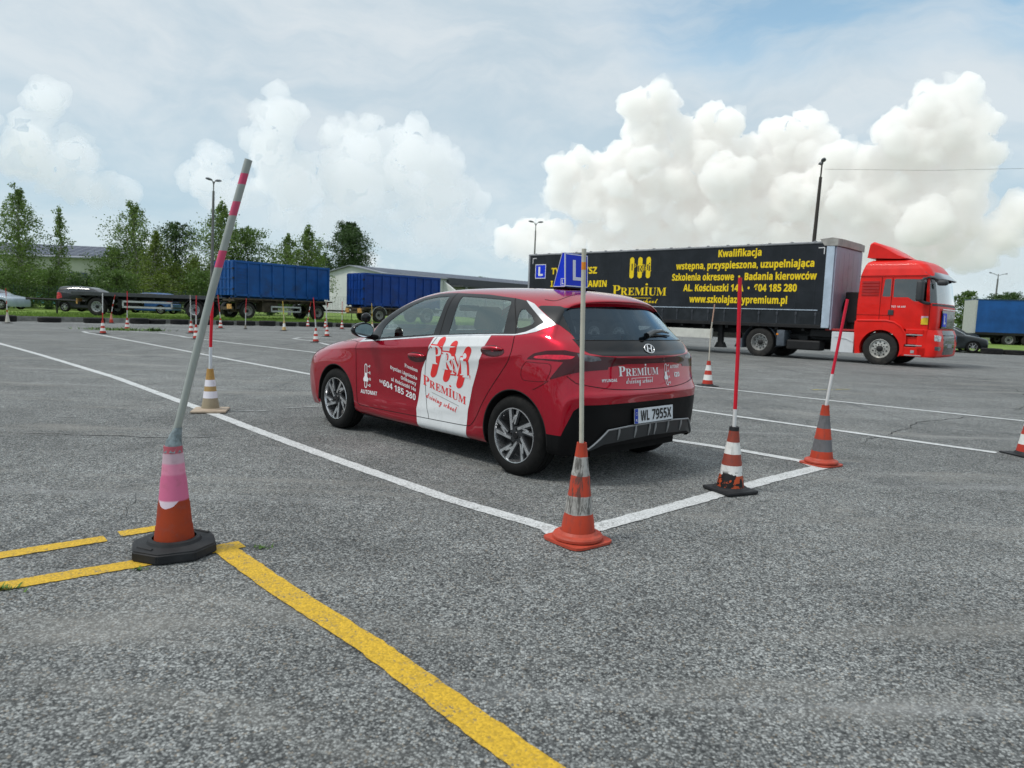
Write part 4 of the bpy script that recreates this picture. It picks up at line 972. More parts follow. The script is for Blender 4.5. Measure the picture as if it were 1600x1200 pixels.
def crack(pts, w, label):
    global mk_i
    r = random.Random(len(pts)*7+int(pts[0][0]*10)); q = densify([np.array(p, float) for p in pts], .09); n = len(q); vs = []; a = 0
    for i, p in enumerate(q):
        d = q[min(i+1, n-1)]-q[max(i-1, 0)]; d = d/(np.linalg.norm(d)+1e-9); s_ = np.array([-d[1], d[0]]); a = a*.8+r.uniform(-1, 1)*.03; ww = w*r.uniform(.1, 1)*min(1, 4*i/n+.1, 4*(n-1-i)/n+.1)
        vs += [tuple(p+s_*(a+ww))+(.0025,), tuple(p+s_*(a-ww))+(.0025,)]
    mb = MB(); mb.add(vs, [(2*i, 2*i+2, 2*i+3, 2*i+1) for i in range(n-1)]); return meta(mb.build('asphalt_crack', CRK), label, kind='structure')
crack([(-5.0, 6.15), (-4.1, 6.2), (-3.2, 6.25), (-2.45, 6.45), (-2.1, 6.75)], .010, 'crack crossing the asphalt behind the pink cone')
crack([(-5.2, 6.9), (-4.3, 7.3), (-3.9, 7.9)], .007, 'short crack at the left')
crack([(3.6, 7.2), (4.5, 8.2), (5.6, 9.3), (7.4, 10.4)], .012, 'crack between the two lines on the right')
crack([(7.4, 10.4), (9.5, 12.6), (11.0, 15.5)], .012, 'crack running on toward the truck')
crack([(-2.9, 2.3), (-2.35, 3.3), (-2.2, 3.9), (-2.4, 4.6)], .003, 'thin crack across the yellow dashes')
# verge behind the tyre row
def verge(name, edge, inner, z0, z1, mat):
    mb = MB(); n = len(edge)
    vs = [(x, y, 0) for x, y in edge]+[(x, y, z0) for x, y in edge]+[(a[0]*.45+b[0]*.55, a[1]*.45+b[1]*.55, z1) for a, b in zip(edge, inner)]+[(x, y, z1) for x, y in inner]
    fs = [(j*n+i, j*n+i+1, (j+1)*n+i+1, (j+1)*n+i) for j in range(3) for i in range(n-1)]
    mb.add(vs, fs); return meta(mb.build(name, mat), kind='structure')
GRASS = new_mat('verge_grass'); gm_, gnt, gb = GRASS; h = NT(gnt); P_ = h.geo()
c = h.mix(h.ramp(h.noise(P_, .8, 5, .7), .35, .65), (.13, .22, .025), (.22, .33, .05)); c = h.mix(h.ramp(h.noise(P_, 14, 4, .7), .4, .65, 0, .6), c, (.05, .10, .015))
c = h.mix(h.ramp(h.noise(P_, .35, 4, .6), .58, .70, 0, .7), c, (.22, .20, .12)); h.put(gb.inputs['Base Color'], c); gb.inputs['Roughness'].default_value = .95; h.put(gb.inputs['Normal'], h.bump(h.noise(P_, 30, 4, .7), .8, .05))
GRASS = gm_
KE = [(-70, 12.2), (-45, 21.3), (-35, 27.6), (-25, 34.6), (-19.5, 38.6), (-13.9, 42.7), (-9.7, 45.6), (0, 54)]
KI = [(-95, 70), (-75, 75), (-60, 82), (-45, 90), (-35, 96), (-27, 100), (-20, 104), (-8, 112)]
verge('verge', KE, KI, .20, .36, GRASS)
verge('verge', [(23.9, 60), (24.0, 37.3), (30, 36.9), (46, 36.1), (90, 30.5)], [(24.5, 70), (32, 70), (50, 70), (70, 60), (110, 50)], .06, .10, GRASS)
def kerb(pts, hh=.14, w=.18):
    mb = MB(); n = len(pts); vs = []
    for i, p in enumerate(pts):
        d = np.array(pts[min(i+1, n-1)])-np.array(pts[max(i-1, 0)]); d = d/np.linalg.norm(d); s = np.array([-d[1], d[0]])
        for o_, z in ((0, 0), (0, hh), (-w, hh), (-w, 0)): vs.append((p[0]-s[0]*o_*-1, p[1]-s[1]*o_*-1, z))
    mb.add(vs, [(4*i+j, 4*i+(j+1) % 4, 4*i+4+(j+1) % 4, 4*i+4+j) for i in range(n-1) for j in range(4)])
    return meta(mb.build('kerb', simple('old_concrete', (.20, .20, .19), .9, var=.3, vs=3, dirt=((.08, .08, .07), .6))), kind='structure')
kerb([(a, b) for a, b in KE], .24); kerb([(23.9, 60), (24.0, 37.3), (30, 36.9), (46, 36.1), (90, 30.5)], .10)
# tyres laid along the kerb
TYRE = simple('old_tyre', (.014, .014, .015), .85, var=.35, vs=5, dirt=((.07, .065, .055), .5), bump=.3)
def tyre_mesh():
    mb = MB(); prof = [(.27, .03), (.30, .0), (.40, .0), (.455, .02), (.475, .06)]
    for k in range(5): z = .06+.04*k; prof += [(.475, z), (.475, z+.028), (.463, z+.031), (.463, z+.037)]
    prof += [(.475, .26), (.455, .29), (.40, .31), (.30, .31), (.27, .28), (.27, .03)]
    mb.lathe(prof, 28); return mb
T0 = tyre_mesh().build('tyre', TYRE, None, True, 40)
cnt = 0
def put_tyre(x, y, label, grp, s=1.0):
    global cnt
    o = T0 if cnt == 0 else T0.copy()
    if cnt: COL.objects.link(o)
    cnt += 1; o.location = (x, y, .0); o.rotation_euler = (0, 0, cnt*1.3); o.scale = (s, s, .88+.1*math.sin(cnt*2.1)); meta(o, label, 'tyre', grp)
def along(pts, step, jit=.1, skip=()):
    q = densify(pts, .05); acc = 0; last = q[0]; out = [q[0]]
    for p in q:
        acc += np.linalg.norm(p-last); last = p
        if acc >= step: out.append(p); acc = rnd.uniform(-jit, jit)*step
    return out
ORDW = 'first second third fourth fifth sixth seventh eighth ninth tenth eleventh twelfth thirteenth fourteenth fifteenth sixteenth seventeenth eighteenth nineteenth twentieth twenty-first twenty-second twenty-third'.split()
ts = along([(-24.3, 33.9), (-19.2, 37.6)], 1.75, .22)
for i, p in enumerate(ts): put_tyre(p[0]+.05, p[1]-.45, ORDW[i]+' tyre from the left among the widely spaced tyres at the kerb', 'spaced tyres along the left kerb', rnd.uniform(.95, 1.15))
ts = along([(-19.2, 38.0), (-13.9, 41.9), (-9.7, 44.8), (-4, 49.7)], 1.12, .06)
for i, p in enumerate(ts): put_tyre(p[0]+.05, p[1]-.45, ORDW[i]+' tyre from the left in the close row before the blue containers', 'close row of tyres by the grass', rnd.uniform(.95, 1.1))
ts = along([(24.8, 36.4), (30, 36.1), (34, 35.9)], 1.08, .05)
for i, p in enumerate(ts): put_tyre(p[0], p[1], ORDW[i]+' tyre from the left in the row below the blue curtain trailer', 'tyres along the right kerb', 1.05)
# weeds
LEAFG = simple('weed_green', (.07, .14, .02), .7, var=.4, vs=30)
def tuft(x, y, r, n, hgt_, label):
    mb = MB(); q = random.Random(int(x*100))
    for i in range(n):
        a = q.uniform(0, 6.28); d = q.uniform(0, r)*q.uniform(.3, 1); px, py = x+d*math.cos(a)*1.6, y+d*math.sin(a)*.8; t = q.uniform(0, 6.28); l = q.uniform(.4, 1)*hgt_
        ox, oy = math.cos(t)*l*.9, math.sin(t)*l*.9; w = l*.16
        mb.add([(px-w*math.sin(t), py+w*math.cos(t), .005), (px+w*math.sin(t), py-w*math.cos(t), .005), (px+ox, py+oy, l*q.uniform(.3, 1))], [(0, 1, 2)])
    return meta(mb.build('weeds', LEAFG), label, 'weeds', kind='stuff')
tuft(-1.235, 3.45, .045, 40, .03, 'small tuft of weeds right of the pink cone'); tuft(-1.68, 3.10, .035, 25, .03, 'tiny weeds by the yellow line'); tuft(-2.12, 2.83, .08, 60, .04, 'weeds at the left edge of the yellow line')
tuft(-15.9, 28.3, 1.5, 600, .16, 'patch of weeds at the foot of a distant cone'); tuft(-14.7, 28.6, .35, 160, .2, 'weeds growing from the asphalt')

# ---------------------------------------------------------------- cones with poles
def banded(name, bands, base_col, rough=.6, dirt=.3, jag=0.0, scr=(.05, .05, .05), chips=None, drips=None):
    """bands: list of (z_from, colour) going up"""
    m, nt, b = new_mat(name); h = NT(nt); co = h.coord(); sp = h.n('ShaderNodeSeparateXYZ'); h.put(sp.inputs[0], co)
    z = h.math('ADD', sp.outputs[2], h.math('MULTIPLY', h.math('SUBTRACT', h.noise(co, 18, 4, .6), .5), jag))
    c = base_col
    for z0, col in bands:
        x = h.math('GREATER_THAN', z, z0); c = h.mix(x, c, col)
    n1 = h.noise(co, 9, 6, .7); c = h.mix(h.ramp(n1, .42, .75, 0, dirt), c, scr)
    st = h.noise(h.mapping(co, scale=(1, 1, .12)), 45, 4, .6); c = h.mix(h.ramp(st, .5, .75, 0, dirt*.8), c, scr)
    if drips:
        dm = h.math('MULTIPLY', h.ramp(h.noise(h.mapping(co, scale=(1, 1, .16)), 38, 4, .7, 1.2), .46, .58), h.math('MULTIPLY', h.ramp(sp.outputs[2], drips[0], drips[0]+.02), h.ramp(sp.outputs[2], drips[1], drips[1]-.02)))
        c = h.mix(h.math('MULTIPLY', dm, .8), c, (.05, .045, .04))
    if chips:
        cm = h.math('MULTIPLY', h.ramp(h.noise(co, 22, 5, .6, .6), .46, .50), h.math('MULTIPLY', h.ramp(sp.outputs[2], chips[0], chips[0]+.015), h.ramp(sp.outputs[2], chips[1], chips[1]-.03)))
        c = h.mix(cm, c, (.012, .012, .012))
    h.put(b.inputs['Base Color'], c); h.put(b.inputs['Roughness'], h.ramp(n1, .3, .7, rough-.1, rough+.12)); b.inputs['Specular IOR Level'].default_value = .25; h.put(b.inputs['Normal'], h.bump(n1, .12, .004)); return m
ORA, ORD, WH, GY, RD, BR = (.44, .048, .020), (.33, .04, .018), (.66, .66, .64), (.13, .13, .14), (.42, .035, .02), (.27, .05, .03)
def cone(x, y, H, r0, r1, mat, base, bmat, pole, label, group=None, rot=0.0, bw=.18, pm=None, pr=.011, steps=True, name='training_cone', cap=None):
    """pole: list of points relative to the cone foot"""
    t = empty(name, (x, y, .004), rot, label, 'traffic cone', group)
    mb = MB(); zb = .028
    prof = [(r1*.7, zb), (r1, zb)]
    if steps:
        for f in (.22, .45, .70): rr = r1+(r0-r1)*f; prof += [(rr, zb+(H-zb)*f-.006), (rr-.003, zb+(H-zb)*f)]
    prof += [(r0+.001, H-.012), (r0, H), (r0*.78, H), (r0*.7, H-.05)]
    mb.lathe(prof, 36); mb.build('cone_body', mat, t, True, 30)
    mb = MB()
    if base == 'flange':
        mb.lathe([(r1*.98, .060), (r1+.010, .046), (r1+.034, .042), (r1+.040, .033), (r1+.039, .020), (r1+.02, .012)], 36)
        n = 40; vs = []
        for zz in (.0, .014):
            for i in range(n):
                a = 2*math.pi*i/n; p = (abs(math.cos(a))**6+abs(math.sin(a))**6)**(-1/6)*bw; vs.append((p*math.cos(a), p*math.sin(a), zz+(.006 if zz else 0)*math.cos(2*a)*.3))
        mb.add(vs, [(i, (i+1) % n, n+(i+1) % n, n+i) for i in range(n)]+[tuple(range(n, 2*n)), tuple(range(n))[::-1]])
    elif base == 'square': mb.box(-bw, bw, -bw, bw, 0, .026, .010); mb.lathe([(r1+.03, .026), (r1+.02, .036), (r1, .040)], 32)
    elif base == 'thin': mb.box(-bw, bw, -bw, bw, 0, .012, .004); mb.lathe([(r1+.018, .012), (r1+.004, .034), (r1-.002, .04)], 24)
    else:
        q = []
        for a, c_ in ((-1, -.45), (-.45, -1), (.45, -1), (1, -.45), (1, .45), (.45, 1), (-.45, 1), (-1, .45)): q.append((bw*a, bw*c_))
        bm = bmesh.new(); vv = [bm.verts.new((p[0], p[1], 0)) for p in q]+[bm.verts.new((p[0]*.99, p[1]*.99, .046)) for p in q]+[bm.verts.new((p[0]*.90, p[1]*.90, .058)) for p in q]
        bm.faces.new(vv[:8][::-1]); bm.faces.new(vv[16:])
        for j in (0, 8):
            for i in range(8): bm.faces.new([vv[j+i], vv[j+(i+1) % 8], vv[j+8+(i+1) % 8], vv[j+8+i]])
        bmesh.ops.bevel(bm, geom=[e for e in bm.edges], offset=.006, segments=2, affect='EDGES'); bm.verts.index_update()
        mb.add([v.co for v in bm.verts], [[v.index for v in f.verts] for f in bm.faces]); bm.free()
        mb.lathe([(r1+.03, .057), (r1+.022, .072), (r1+.004, .076)], 36)
        for a, b_ in (((.10, .13), (.16, .06)), ((-.10, -.13), (-.16, -.06))): mb.tube((a[0], a[1], .058), (b_[0], b_[1], .058), .007)
    mb.build('base', bmat, t, base != 'flange', 35)
    if cap:
        mb = MB(); mb.lathe([(r0+.0035, H-.045), (r0+.002, H+.003), (r0*.7, H+.004)], 24); mb.build('cap', cap, t, True)
    if pole:
        mb = MB(); c_, s_ = math.cos(-rot), math.sin(-rot); pts = [(p[0]*c_-p[1]*s_, p[0]*s_+p[1]*c_, p[2]) for p in pole]
        mb.path(pts, pr, 12); mb.build('pole', pm, t, True, 60)
    return t
BLK = simple('black_rubber_base', (.020, .021, .023), .6, var=.25, vs=8, dirt=((.05, .05, .05), .45), bump=.3, spec=.25)
ORB = simple('orange_base', (.46, .07, .04), .55, var=.15, vs=8, dirt=((.12, .06, .045), .6), bump=.1)
PINKM = None
def pink_mat():
    m, nt, b = new_mat('pink_cone'); h = NT(nt); co = h.coord(); sp = h.n('ShaderNodeSeparateXYZ'); h.put(sp.inputs[0], co); z = sp.outputs[2]
    th = h.math('ARCTAN2', sp.outputs[1], sp.outputs[0])
    c = h.mix(h.ramp(h.noise(co, 7, 4, .6), .35, .7), (.30, .042, .012), (.22, .028, .010))
    w = h.math('ADD', .262, h.math('MULTIPLY', h.math('SINE', h.math('ADD', h.math('MULTIPLY', th, 2.0), 2.6)), .030))
    w = h.math('ADD', w, h.math('MULTIPLY', h.math('SUBTRACT', h.noise(co, 26, 3, .5), .5), .02))
    c = h.mix(h.math('GREATER_THAN', z, w), c, (.62, .52, .60))
    c = h.mix(h.ramp(z, .262, .272), c, (.52, .13, .24)); c = h.mix(h.ramp(z, .385, .40), c, (.60, .22, .33)); c = h.mix(h.ramp(z, .440, .452), c, (.50, .36, .42)); c = h.mix(h.ramp(z, .492, .500), c, (.42, .10, .13))
    c = h.mix(h.ramp(h.noise(co, 14, 5, .7), .5, .8, 0, .35), c, (.20, .10, .09)); h.put(b.inputs['Base Color'], c); b.inputs['Roughness'].default_value = .6; b.inputs['Specular IOR Level'].default_value = .2; h.put(b.inputs['Normal'], h.bump(h.noise(co, 20, 4, .6), .12, .004)); return m
STL = (.33, .36, .34)
pk = (.60, .07, .16)
tp = cone(-1.64, 3.36, .53, .042, .096, pink_mat(), 'slab', BLK, None, 'pink and brown cone on a thick black slab, with the tall leaning grey pole', rot=R(28), bw=.186)
mb = MB(); A_, B_ = Vector((0, 0, .40)), Vector((.375, .0, 1.93))
c28, s28 = math.cos(-R(28)), math.sin(-R(28))
def unrot(p): return (p[0]*c28-p[1]*s28, p[0]*s28+p[1]*c28, p[2])
pts = [unrot(p) for p in ((-.01, 0, .40), (.0, 0, .56), (.028, 0, .64), (.10, 0, .92), (.20, 0, 1.30), (.285, 0, 1.60), (.372, 0, 1.90))]
mb.path(pts, .0175, 16)
po = mb.build('pole', banded('galvanised_pole', [(1.395, pk), (1.475, STL), (1.640, pk), (1.705, STL), (1.785, pk), (1.835, STL)], STL, .4, .25, .004, scr=(.16, .17, .16)), tp, True, 60)
mb = MB(); mb.lathe([(.046, .500), (.040, .520), (.034, .555), (.027, .585), (.020, .61), (.0185, .62)], 20)
for i, v in enumerate(mb.v): k = math.sin(i*2.3)*.0035; f = max(0, (v[2]-.53)/.13)*.036; q = unrot((f, 0, 0)); mb.v[i] = (v[0]*(1+k*20)+q[0], v[1]*(1+k*20)+q[1], v[2]+k)
mb.build('duct_tape', simple('duct_tape', (.22, .27, .29), .35, metal=.35, var=.3, vs=40, bump=.5), tp, True, 80)
# near cones
cone(.39, 3.75, .545, .027, .098, banded('worn_orange_cone', [(.158, (.36, .35, .33)), (.256, ORA), (.367, (.40, .39, .37)), (.468, ORA)], ORA, .55, .45, .012, drips=(.15, .475)), 'flange', ORB,
     [(0, 0, .49), (-.02, 0, 1.0), (-.035, 0, 1.58)], 'orange and dirty grey striped cone with a cream pole, nearest the red car', rot=R(38), bw=.148, pm=banded('cream_pole', [(1.47, (.75, .25, .02)), (1.51, (.50, .48, .40))], (.52, .50, .42), .5, .2), pr=.0125)
cone(1.61, 4.99, .47, .032, .098, banded('chipped_cone', [(.126, WH), (.197, BR), (.278, WH), (.364, BR)], (.45, .07, .02), .5, .4, .006, chips=(.01, .165)), 'square', BLK,
     [(0, 0, .44), (-.01, 0, 1.0), (-.03, 0, 1.535)], 'cone with chipped paint on a black square base, holding an upright red pole', rot=R(25), bw=.140, pm=banded('red_white_pole', [(.60, (.62, .012, .03))], (.66, .66, .66), .4, .12), pr=.0135, cap=BLK)
cone(2.75, 6.09, .525, .030, .100, banded('grey_orange_cone', [(.122, GY), (.227, ORA), (.323, GY), (.436, ORA)], ORA, .6, .5, .006), 'flange', ORB,
     [(0, 0, .48), (.03, 0, .75), (.115, 0, 1.45)], 'orange and dark grey striped cone, its thin red pole leaning right', rot=R(30), bw=.142, pm=banded('red_white_pole_b', [(.80, (.62, .012, .04))], (.66, .66, .66), .4, .12), pr=.0125)
RW = banded('red_white_cone', [(.11, WH), (.21, RD), (.29, WH), (.39, RD)], RD, .5, .18)
cone(5.17, 6.9, .50, .03, .105, RW, 'thin', BLK, [(0, 0, .46), (.03, 0, 1.0), (.07, 0, 1.5)], 'red and white striped cone cut off by the right edge of the picture', rot=R(10), bw=.17, pm=banded('plain_pole', [(1.0, (.6, .02, .04))], (.66, .66, .66), .4, .1))
cone(3.68, 13.14, .47, .032, .10, RW, 'thin', BLK, [(0, 0, .43), (.0, 0, 1.0), (.04, 0, 1.53)], 'small clean red and white cone with thin cream pole before the black trailer', rot=R(5), bw=.16, pm=banded('cream_pole_b', [(1.2, (.50, .30, .22))], (.55, .50, .42), .5, .2), pr=.011)
TAN = (.42, .24, .07)
cone(-3.42, 7.89, .485, .035, .098, banded('tan_cone', [(.155, (.70, .68, .74)), (.232, (.38, .25, .10)), (.288, (.70, .68, .74)), (.362, TAN)], (.30, .25, .17), .5, .22), 'square', simple('tan_base', (.40, .32, .24), .6, dirt=((.15, .12, .09), .5)),
     [(0, 0, .44), (.01, 0, .8), (.03, 0, 1.24)], 'tan and white striped cone with a red and white pole, on the long line', rot=R(15), bw=.185, pm=banded('red_white_pole_c', [(.73, (.62, .012, .03))], (.62, .66, .70), .4, .12), pr=.017)
PW = banded('far_pole_white', [(.75, (.62, .62, .60))], (.55, .05, .04), .5, .2); PRr = banded('far_pole_red', [(.80, (.55, .03, .04))], (.62, .62, .60), .5, .2)
PG = banded('far_pole_grey', [(1.3, (.45, .40, .35))], (.52, .52, .50), .5, .2); PY = banded('far_pole_yellow', [(.8, (.60, .42, .08))], (.62, .55, .35), .5, .2); PB = banded('far_pole_banded', [(.6, WH), (.85, RD), (1.0, WH), (1.2, RD)], RD, .5, .2)
YWC = banded('yellow_white_cone', [(.19, WH), (.36, (.50, .36, .16))], (.50, .34, .14), .6, .2); WHC = banded('dirty_white_cone', [(.30, (.50, .45, .40))], (.48, .46, .40), .6, .4)
FAR = [(-14.45, 24.65, RW, PW, .02, 1.43, 'distant cone at the rounded line end, its pole red below and white above'),
 (-20.6, 35.9, banded('orange_cone_far', [(.2, (.5, .2, .15))], RD, .6, .3), PB, .22, 1.45, 'distant pale orange cone with a leaning pole, close to the spaced tyres'),
 (-16.03, 29.08, RW, PRr, .03, 1.58, 'distant red and white cone with a red pole in a patch of weeds'),
 (-12.7, 27.6, RW, PG, -.02, 1.5, 'distant red and white cone with a pale grey pole left of the leaning pole'),
 (-10.62, 23.44, RW, PRr, .02, 1.45, 'distant red and white cone mostly behind the leaning pole'),
 (-14.3, 34.2, RW, PRr, -.12, 1.62, 'distant red and white cone just right of the leaning grey pole'),
 (-13.2, 34.5, simple('small_foot', (.22, .20, .16), .7), PRr, .05, 1.5, 'small drab foot with a red and white pole before the first blue container'),
 (-11.1, 33.9, YWC, PY, -.07, 1.42, 'distant yellowish cone with a pale yellow pole below the first blue container'),
 (-6.8, 24.1, RW, PRr, -.09, 1.52, 'larger distant striped cone beside the red bonnet, its pole tilting left'),
 (-12.3, 41.9, RW, PB, .18, 1.5, 'farthest striped cone, its pole tilting right before the larger container wheel'),
 (-7.74, 29.07, RW, PG, -.05, 1.5, 'distant red and white cone with a cream pole between the two containers'),
 (-10.9, 40.6, RW, PB, .15, 1.45, 'far striped cone on the tyre line with a slanting banded pole'),
 (-9.7, 39.6, RW, PRr, 0, 1.55, 'far striped cone with a thin upright red pole before the white warehouse'),
 (-7.75, 38.4, YWC, PY, -.05, 1.5, 'far cone with a yellow pole just behind the car mirror'),
 (-22.6, 31.3, WHC, PB, -.03, 1.55, 'dirty white cone with a striped pole at the left edge of the picture')]
for i, (x, y, cm, pm_, lean, ph, lab) in enumerate(FAR):
    sm = cm.name == 'small_foot'
    cone(x, y, .22 if sm else .49, .03, .06 if sm else .10, cm, 'thin', BLK, [(0, 0, .1 if sm else .42), (lean*.4, 0, .9), (lean, 0, ph)], lab, None, rot=rnd.uniform(0, 1.5), bw=.10 if sm else .16, pm=pm_, pr=.017)

# ---------------------------------------------------------------- semi trailer and tractor unit
TX, TY, TA = 10.3638, 23.8789, -.769
CURT = simple('black_curtain', (.011, .014, .019), .42, var=.25, vs=1.5, dirt=((.035, .038, .045), .4))
YEL = simple('yellow_lettering', (.86, .62, .01), .45, var=.05)
GREYP = simple('grey_frame_paint', (.30, .31, .33), .5, var=.15, vs=3, dirt=((.16, .15, .13), .4))
LAV = simple('lavender_headboard', (.30, .30, .38), .45, var=.10, vs=2, dirt=((.18, .17, .19), .4))
ALU = simple('aluminium_profile', (.52, .60, .70), .35, metal=.4, var=.1, vs=3)
BLKC = simple('black_chassis', (.012, .012, .013), .6, var=.3, vs=4, dirt=((.05, .045, .04), .5))
WHP = simple('white_side_panel', (.60, .60, .55), .5, var=.08, vs=3, dirt=((.35, .33, .28), .4))
REDT = simple('truck_red', (.72, .012, .007), .42, coat=.18, spec=.25, var=.10, vs=2)
TRIM = simple('truck_grey_plastic', (.045, .048, .052), .55)
TYR = simple('truck_tyre', (.022, .021, .020), .85, var=.3, vs=6, dirt=((.07, .062, .052), .6), bump=.2)
STEEL = simple('wheel_steel', (.34, .34, .33), .45, metal=.3, var=.25, vs=12, dirt=((.10, .09, .08), .6))
WIND = glass('truck_glass', (.35, .42, .42)); DARKW = glass('truck_side_glass', (.05, .06, .06))
def truck_wheel(parent, x, y, side, r=.515, w=.30, deep=False, dual=False, hub=None, name='wheel'):
    e = empty(name, (0, 0, 0)); e.parent = parent; e.location = (x, y, r-.01); e.rotation_euler = (0, 0, 0 if side > 0 else math.pi)
    h = w/2; mb = MB()
    def ty(o): return [(r*.56, o-h+.02), (r*.70, o-h-.005), (r*.86, o-h), (r*.97, o-h+.02), (r, o-h+.05)]+[q for g in (-.06, 0, .06) for q in ((r, o+g-.008), (r-.012, o+g-.006), (r-.012, o+g+.006), (r, o+g+.008))]+[(r, o+h-.05), (r*.97, o+h-.02), (r*.86, o+h), (r*.70, o+h+.005), (r*.56, o+h-.02)]
    mb.lathe(ty(0), 40, 'y')
    if dual: mb.lathe(ty(-.34), 32, 'y')
    mb.build('tyre', TYR, e, True, 40)
    mb = MB(); yo = h-.015; dp = .13 if deep else .045
    mb.lathe([(r*.575, yo-.01), (r*.585, yo), (r*.56, yo+.004), (r*.535, yo-.02), (r*.50, yo-dp), (r*.20, yo-dp+(-.0 if deep else .02)), (r*.19, yo-dp+.03)], 40, 'y')
    mb.build('rim', hub or STEEL, e, True, 40)
    mb = MB(); yy = yo-dp+(.012 if deep else .018)
    mb.lathe([(.001, yy+.06), (r*.15, yy+.055), (r*.185, yy+.04), (r*.19, yy)], 24, 'y')
    for k in range(10): a = 2*math.pi*k/10; mb.lathe([(.001, yy+.03), (.014, yy+.03), (.016, yy)], 6, 'y', (r*.27*math.cos(a), 0, r*.27*math.sin(a)))
    for k in range(10): a = 2*math.pi*(k+.5)/10; mb.lathe([(.001, yy+.001-.012*0), (r*.05, yy+.001)], 10, 'y', (r*.41*math.cos(a), 0, r*.41*math.sin(a)))
    mb.build('hub', simple('hub_black', (.02, .02, .02), .5), e, True, 40)
    return e
TRL = empty('semi_trailer', (TX, TY, 0), TA, 'long black curtain sided trailer with yellow driving school lettering', 'trailer')
mb = MB(); mb.box(-13.58, .02, .02, .05, 1.66, 3.945)
cs = mb.build('curtain', CURT, TRL)
mb = MB(); mb.box(-13.58, .02, 2.50, 2.53, 1.66, 3.93); mb.build('curtain', CURT, TRL)
mb = MB()
for k in range(22): x = -13.3+.62*k; mb.box(x-.006, x+.006, .016, .0195, 1.72, 3.9)
for z in (2.35, 3.1): mb.box(-13.5, 0, .016, .0195, z-.005, z+.005)
mb.build('curtain_seams', simple('curtain_weld', (.022, .026, .033), .5), cs)
mb = MB(); mb.box(-13.62, .36, .0, 2.55, 3.935, 4.01, .02); mb.box(-13.62, -.2, -.012, .03, 3.945, 4.0, .01); mb.box(-13.62, -.2, 2.52, 2.56, 3.945, 4.0, .01); mb.build('roof', GREYP, TRL, True)
mb = MB()
for k in range(17): mb.box(-13.2+.8*k, -13.12+.8*k, -.02, .06, 4.0, 4.03)
mb.build('roof_bows', GREYP, TRL)
mb = MB(); mb.prism([(-.20, 4.08), (-.04, 3.86), (.40, 3.84), (.40, 4.08), (.2, 4.12)], -.02, .30, 'y'); mb.prism([(-.20, 4.08), (-.04, 3.86), (.40, 3.84), (.40, 4.08), (.2, 4.12)], 2.27, 2.57, 'y'); mb.box(.05, .41, .30, 2.27, 3.84, 4.10, .02); mb.build('corner_caps', simple('grey_cap', (.33, .32, .30), .6, var=.2, vs=4, dirt=((.15, .13, .10), .5)), TRL)
mb = MB(); mb.box(.03, .30, -.005, .10, 1.10, 3.85, .02); mb.build('front_pillar', ALU, TRL); mb = MB(); mb.box(.03, .30, 2.45, 2.555, 1.10, 3.85, .02); mb.build('front_pillar', ALU, TRL)
mb = MB(); mb.box(.31, .36, .03, 2.52, 1.05, 3.83, .015)
for k in range(5): mb.box(.36, .363, .45*k+.32, .45*k+.33, 1.2, 3.7)
mb.build('headboard', LAV, TRL)
mb = MB(); mb.box(-13.62, -13.52, 0, .14, 1.0, 3.93, .015); mb.box(-13.62, -13.52, 2.41, 2.55, 1.0, 3.93, .015); mb.build('rear_pillar', GREYP, TRL)
mb = MB(); mb.box(-13.66, -13.62, .06, 1.27, 1.1, 3.9); mb.box(-13.66, -13.62, 1.28, 2.49, 1.1, 3.9)
for y in (.4, .9, 1.65, 2.15): mb.tube((-13.69, y, 1.15), (-13.69, y, 3.85), .018)
mb.build('rear_doors', GREYP, TRL)
mb = MB(); mb.box(-13.5, 0, .005, .045, 1.20, 1.655); mb.box(-13.5, 0, 2.505, 2.545, 1.20, 1.655)
sp_ = mb.build('lower_curtain', simple('lower_curtain_black', (.014, .017, .021), .35, var=.3, vs=2, dirt=((.045, .05, .06), .5)), TRL)
mb = MB(); mb.box(-13.5, -.12, -.004, .018, 1.685, 1.712); mb.build('tension_rail', ALU, TRL)
mb = MB()
for k in range(20):
    x = -12.9+.67*k; mb.box(x-.022, x+.022, -.006, .004, 1.22, 1.66); mb.box(x-.04, x+.04, -.02, 0, 1.50, 1.60, .008)
mb.build('strap_buckles', simple('strap_grey', (.05, .055, .065), .4, metal=.3), TRL)
mb = MB(); mb.box(-13.55, .3, 0, .10, 1.08, 1.20, .01); mb.box(-13.55, .3, 2.45, 2.55, 1.08, 1.20, .01); mb.box(-13.5, .1, .10, 2.45, 1.12, 1.19); mb.build('side_rail', BLKC, TRL)
mb = MB(); mb.box(-13.3, -.4, .75, .95, .80, 1.12); mb.box(-13.3, -.4, 1.60, 1.80, .80, 1.12)
for k in range(14): mb.box(-13+.95*k, -12.9+.95*k, .1, 2.45, .98, 1.12)
mb.box(-11.8, -7.6, .5, 2.05, .55, .8); mb.box(-6.9, -6.2, .15, .6, .55, .95, .02); mb.box(-13.6, -13.45, .1, 2.45, .5, .66); mb.build('chassis', BLKC, TRL)
mb = MB(); mb.box(-7.3, -4.0, .02, .06, .55, .90, .008); mb.box(-4.06, -3.97, -.0, .08, .53, .93, .01); mb.box(-7.3, -4.0, 2.49, 2.53, .55, .90, .008); mb.build('side_guard', WHP, TRL)
for y in (.45, 2.1):
    mb = MB(); mb.box(-3.92, -3.74, y-.09, y+.09, .25, 1.12, .01); mb.prism([(-4.02, .22), (-3.62, .22), (-3.72, .42), (-3.92, .42)], y-.14, y+.14, 'y'); mb.build('landing_leg', BLKC, TRL)
for x in (-8.3, -9.6, -10.9):
    for y, s in ((.20, -1), (2.35, 1)): truck_wheel(TRL, x, y, s, .52, .36)
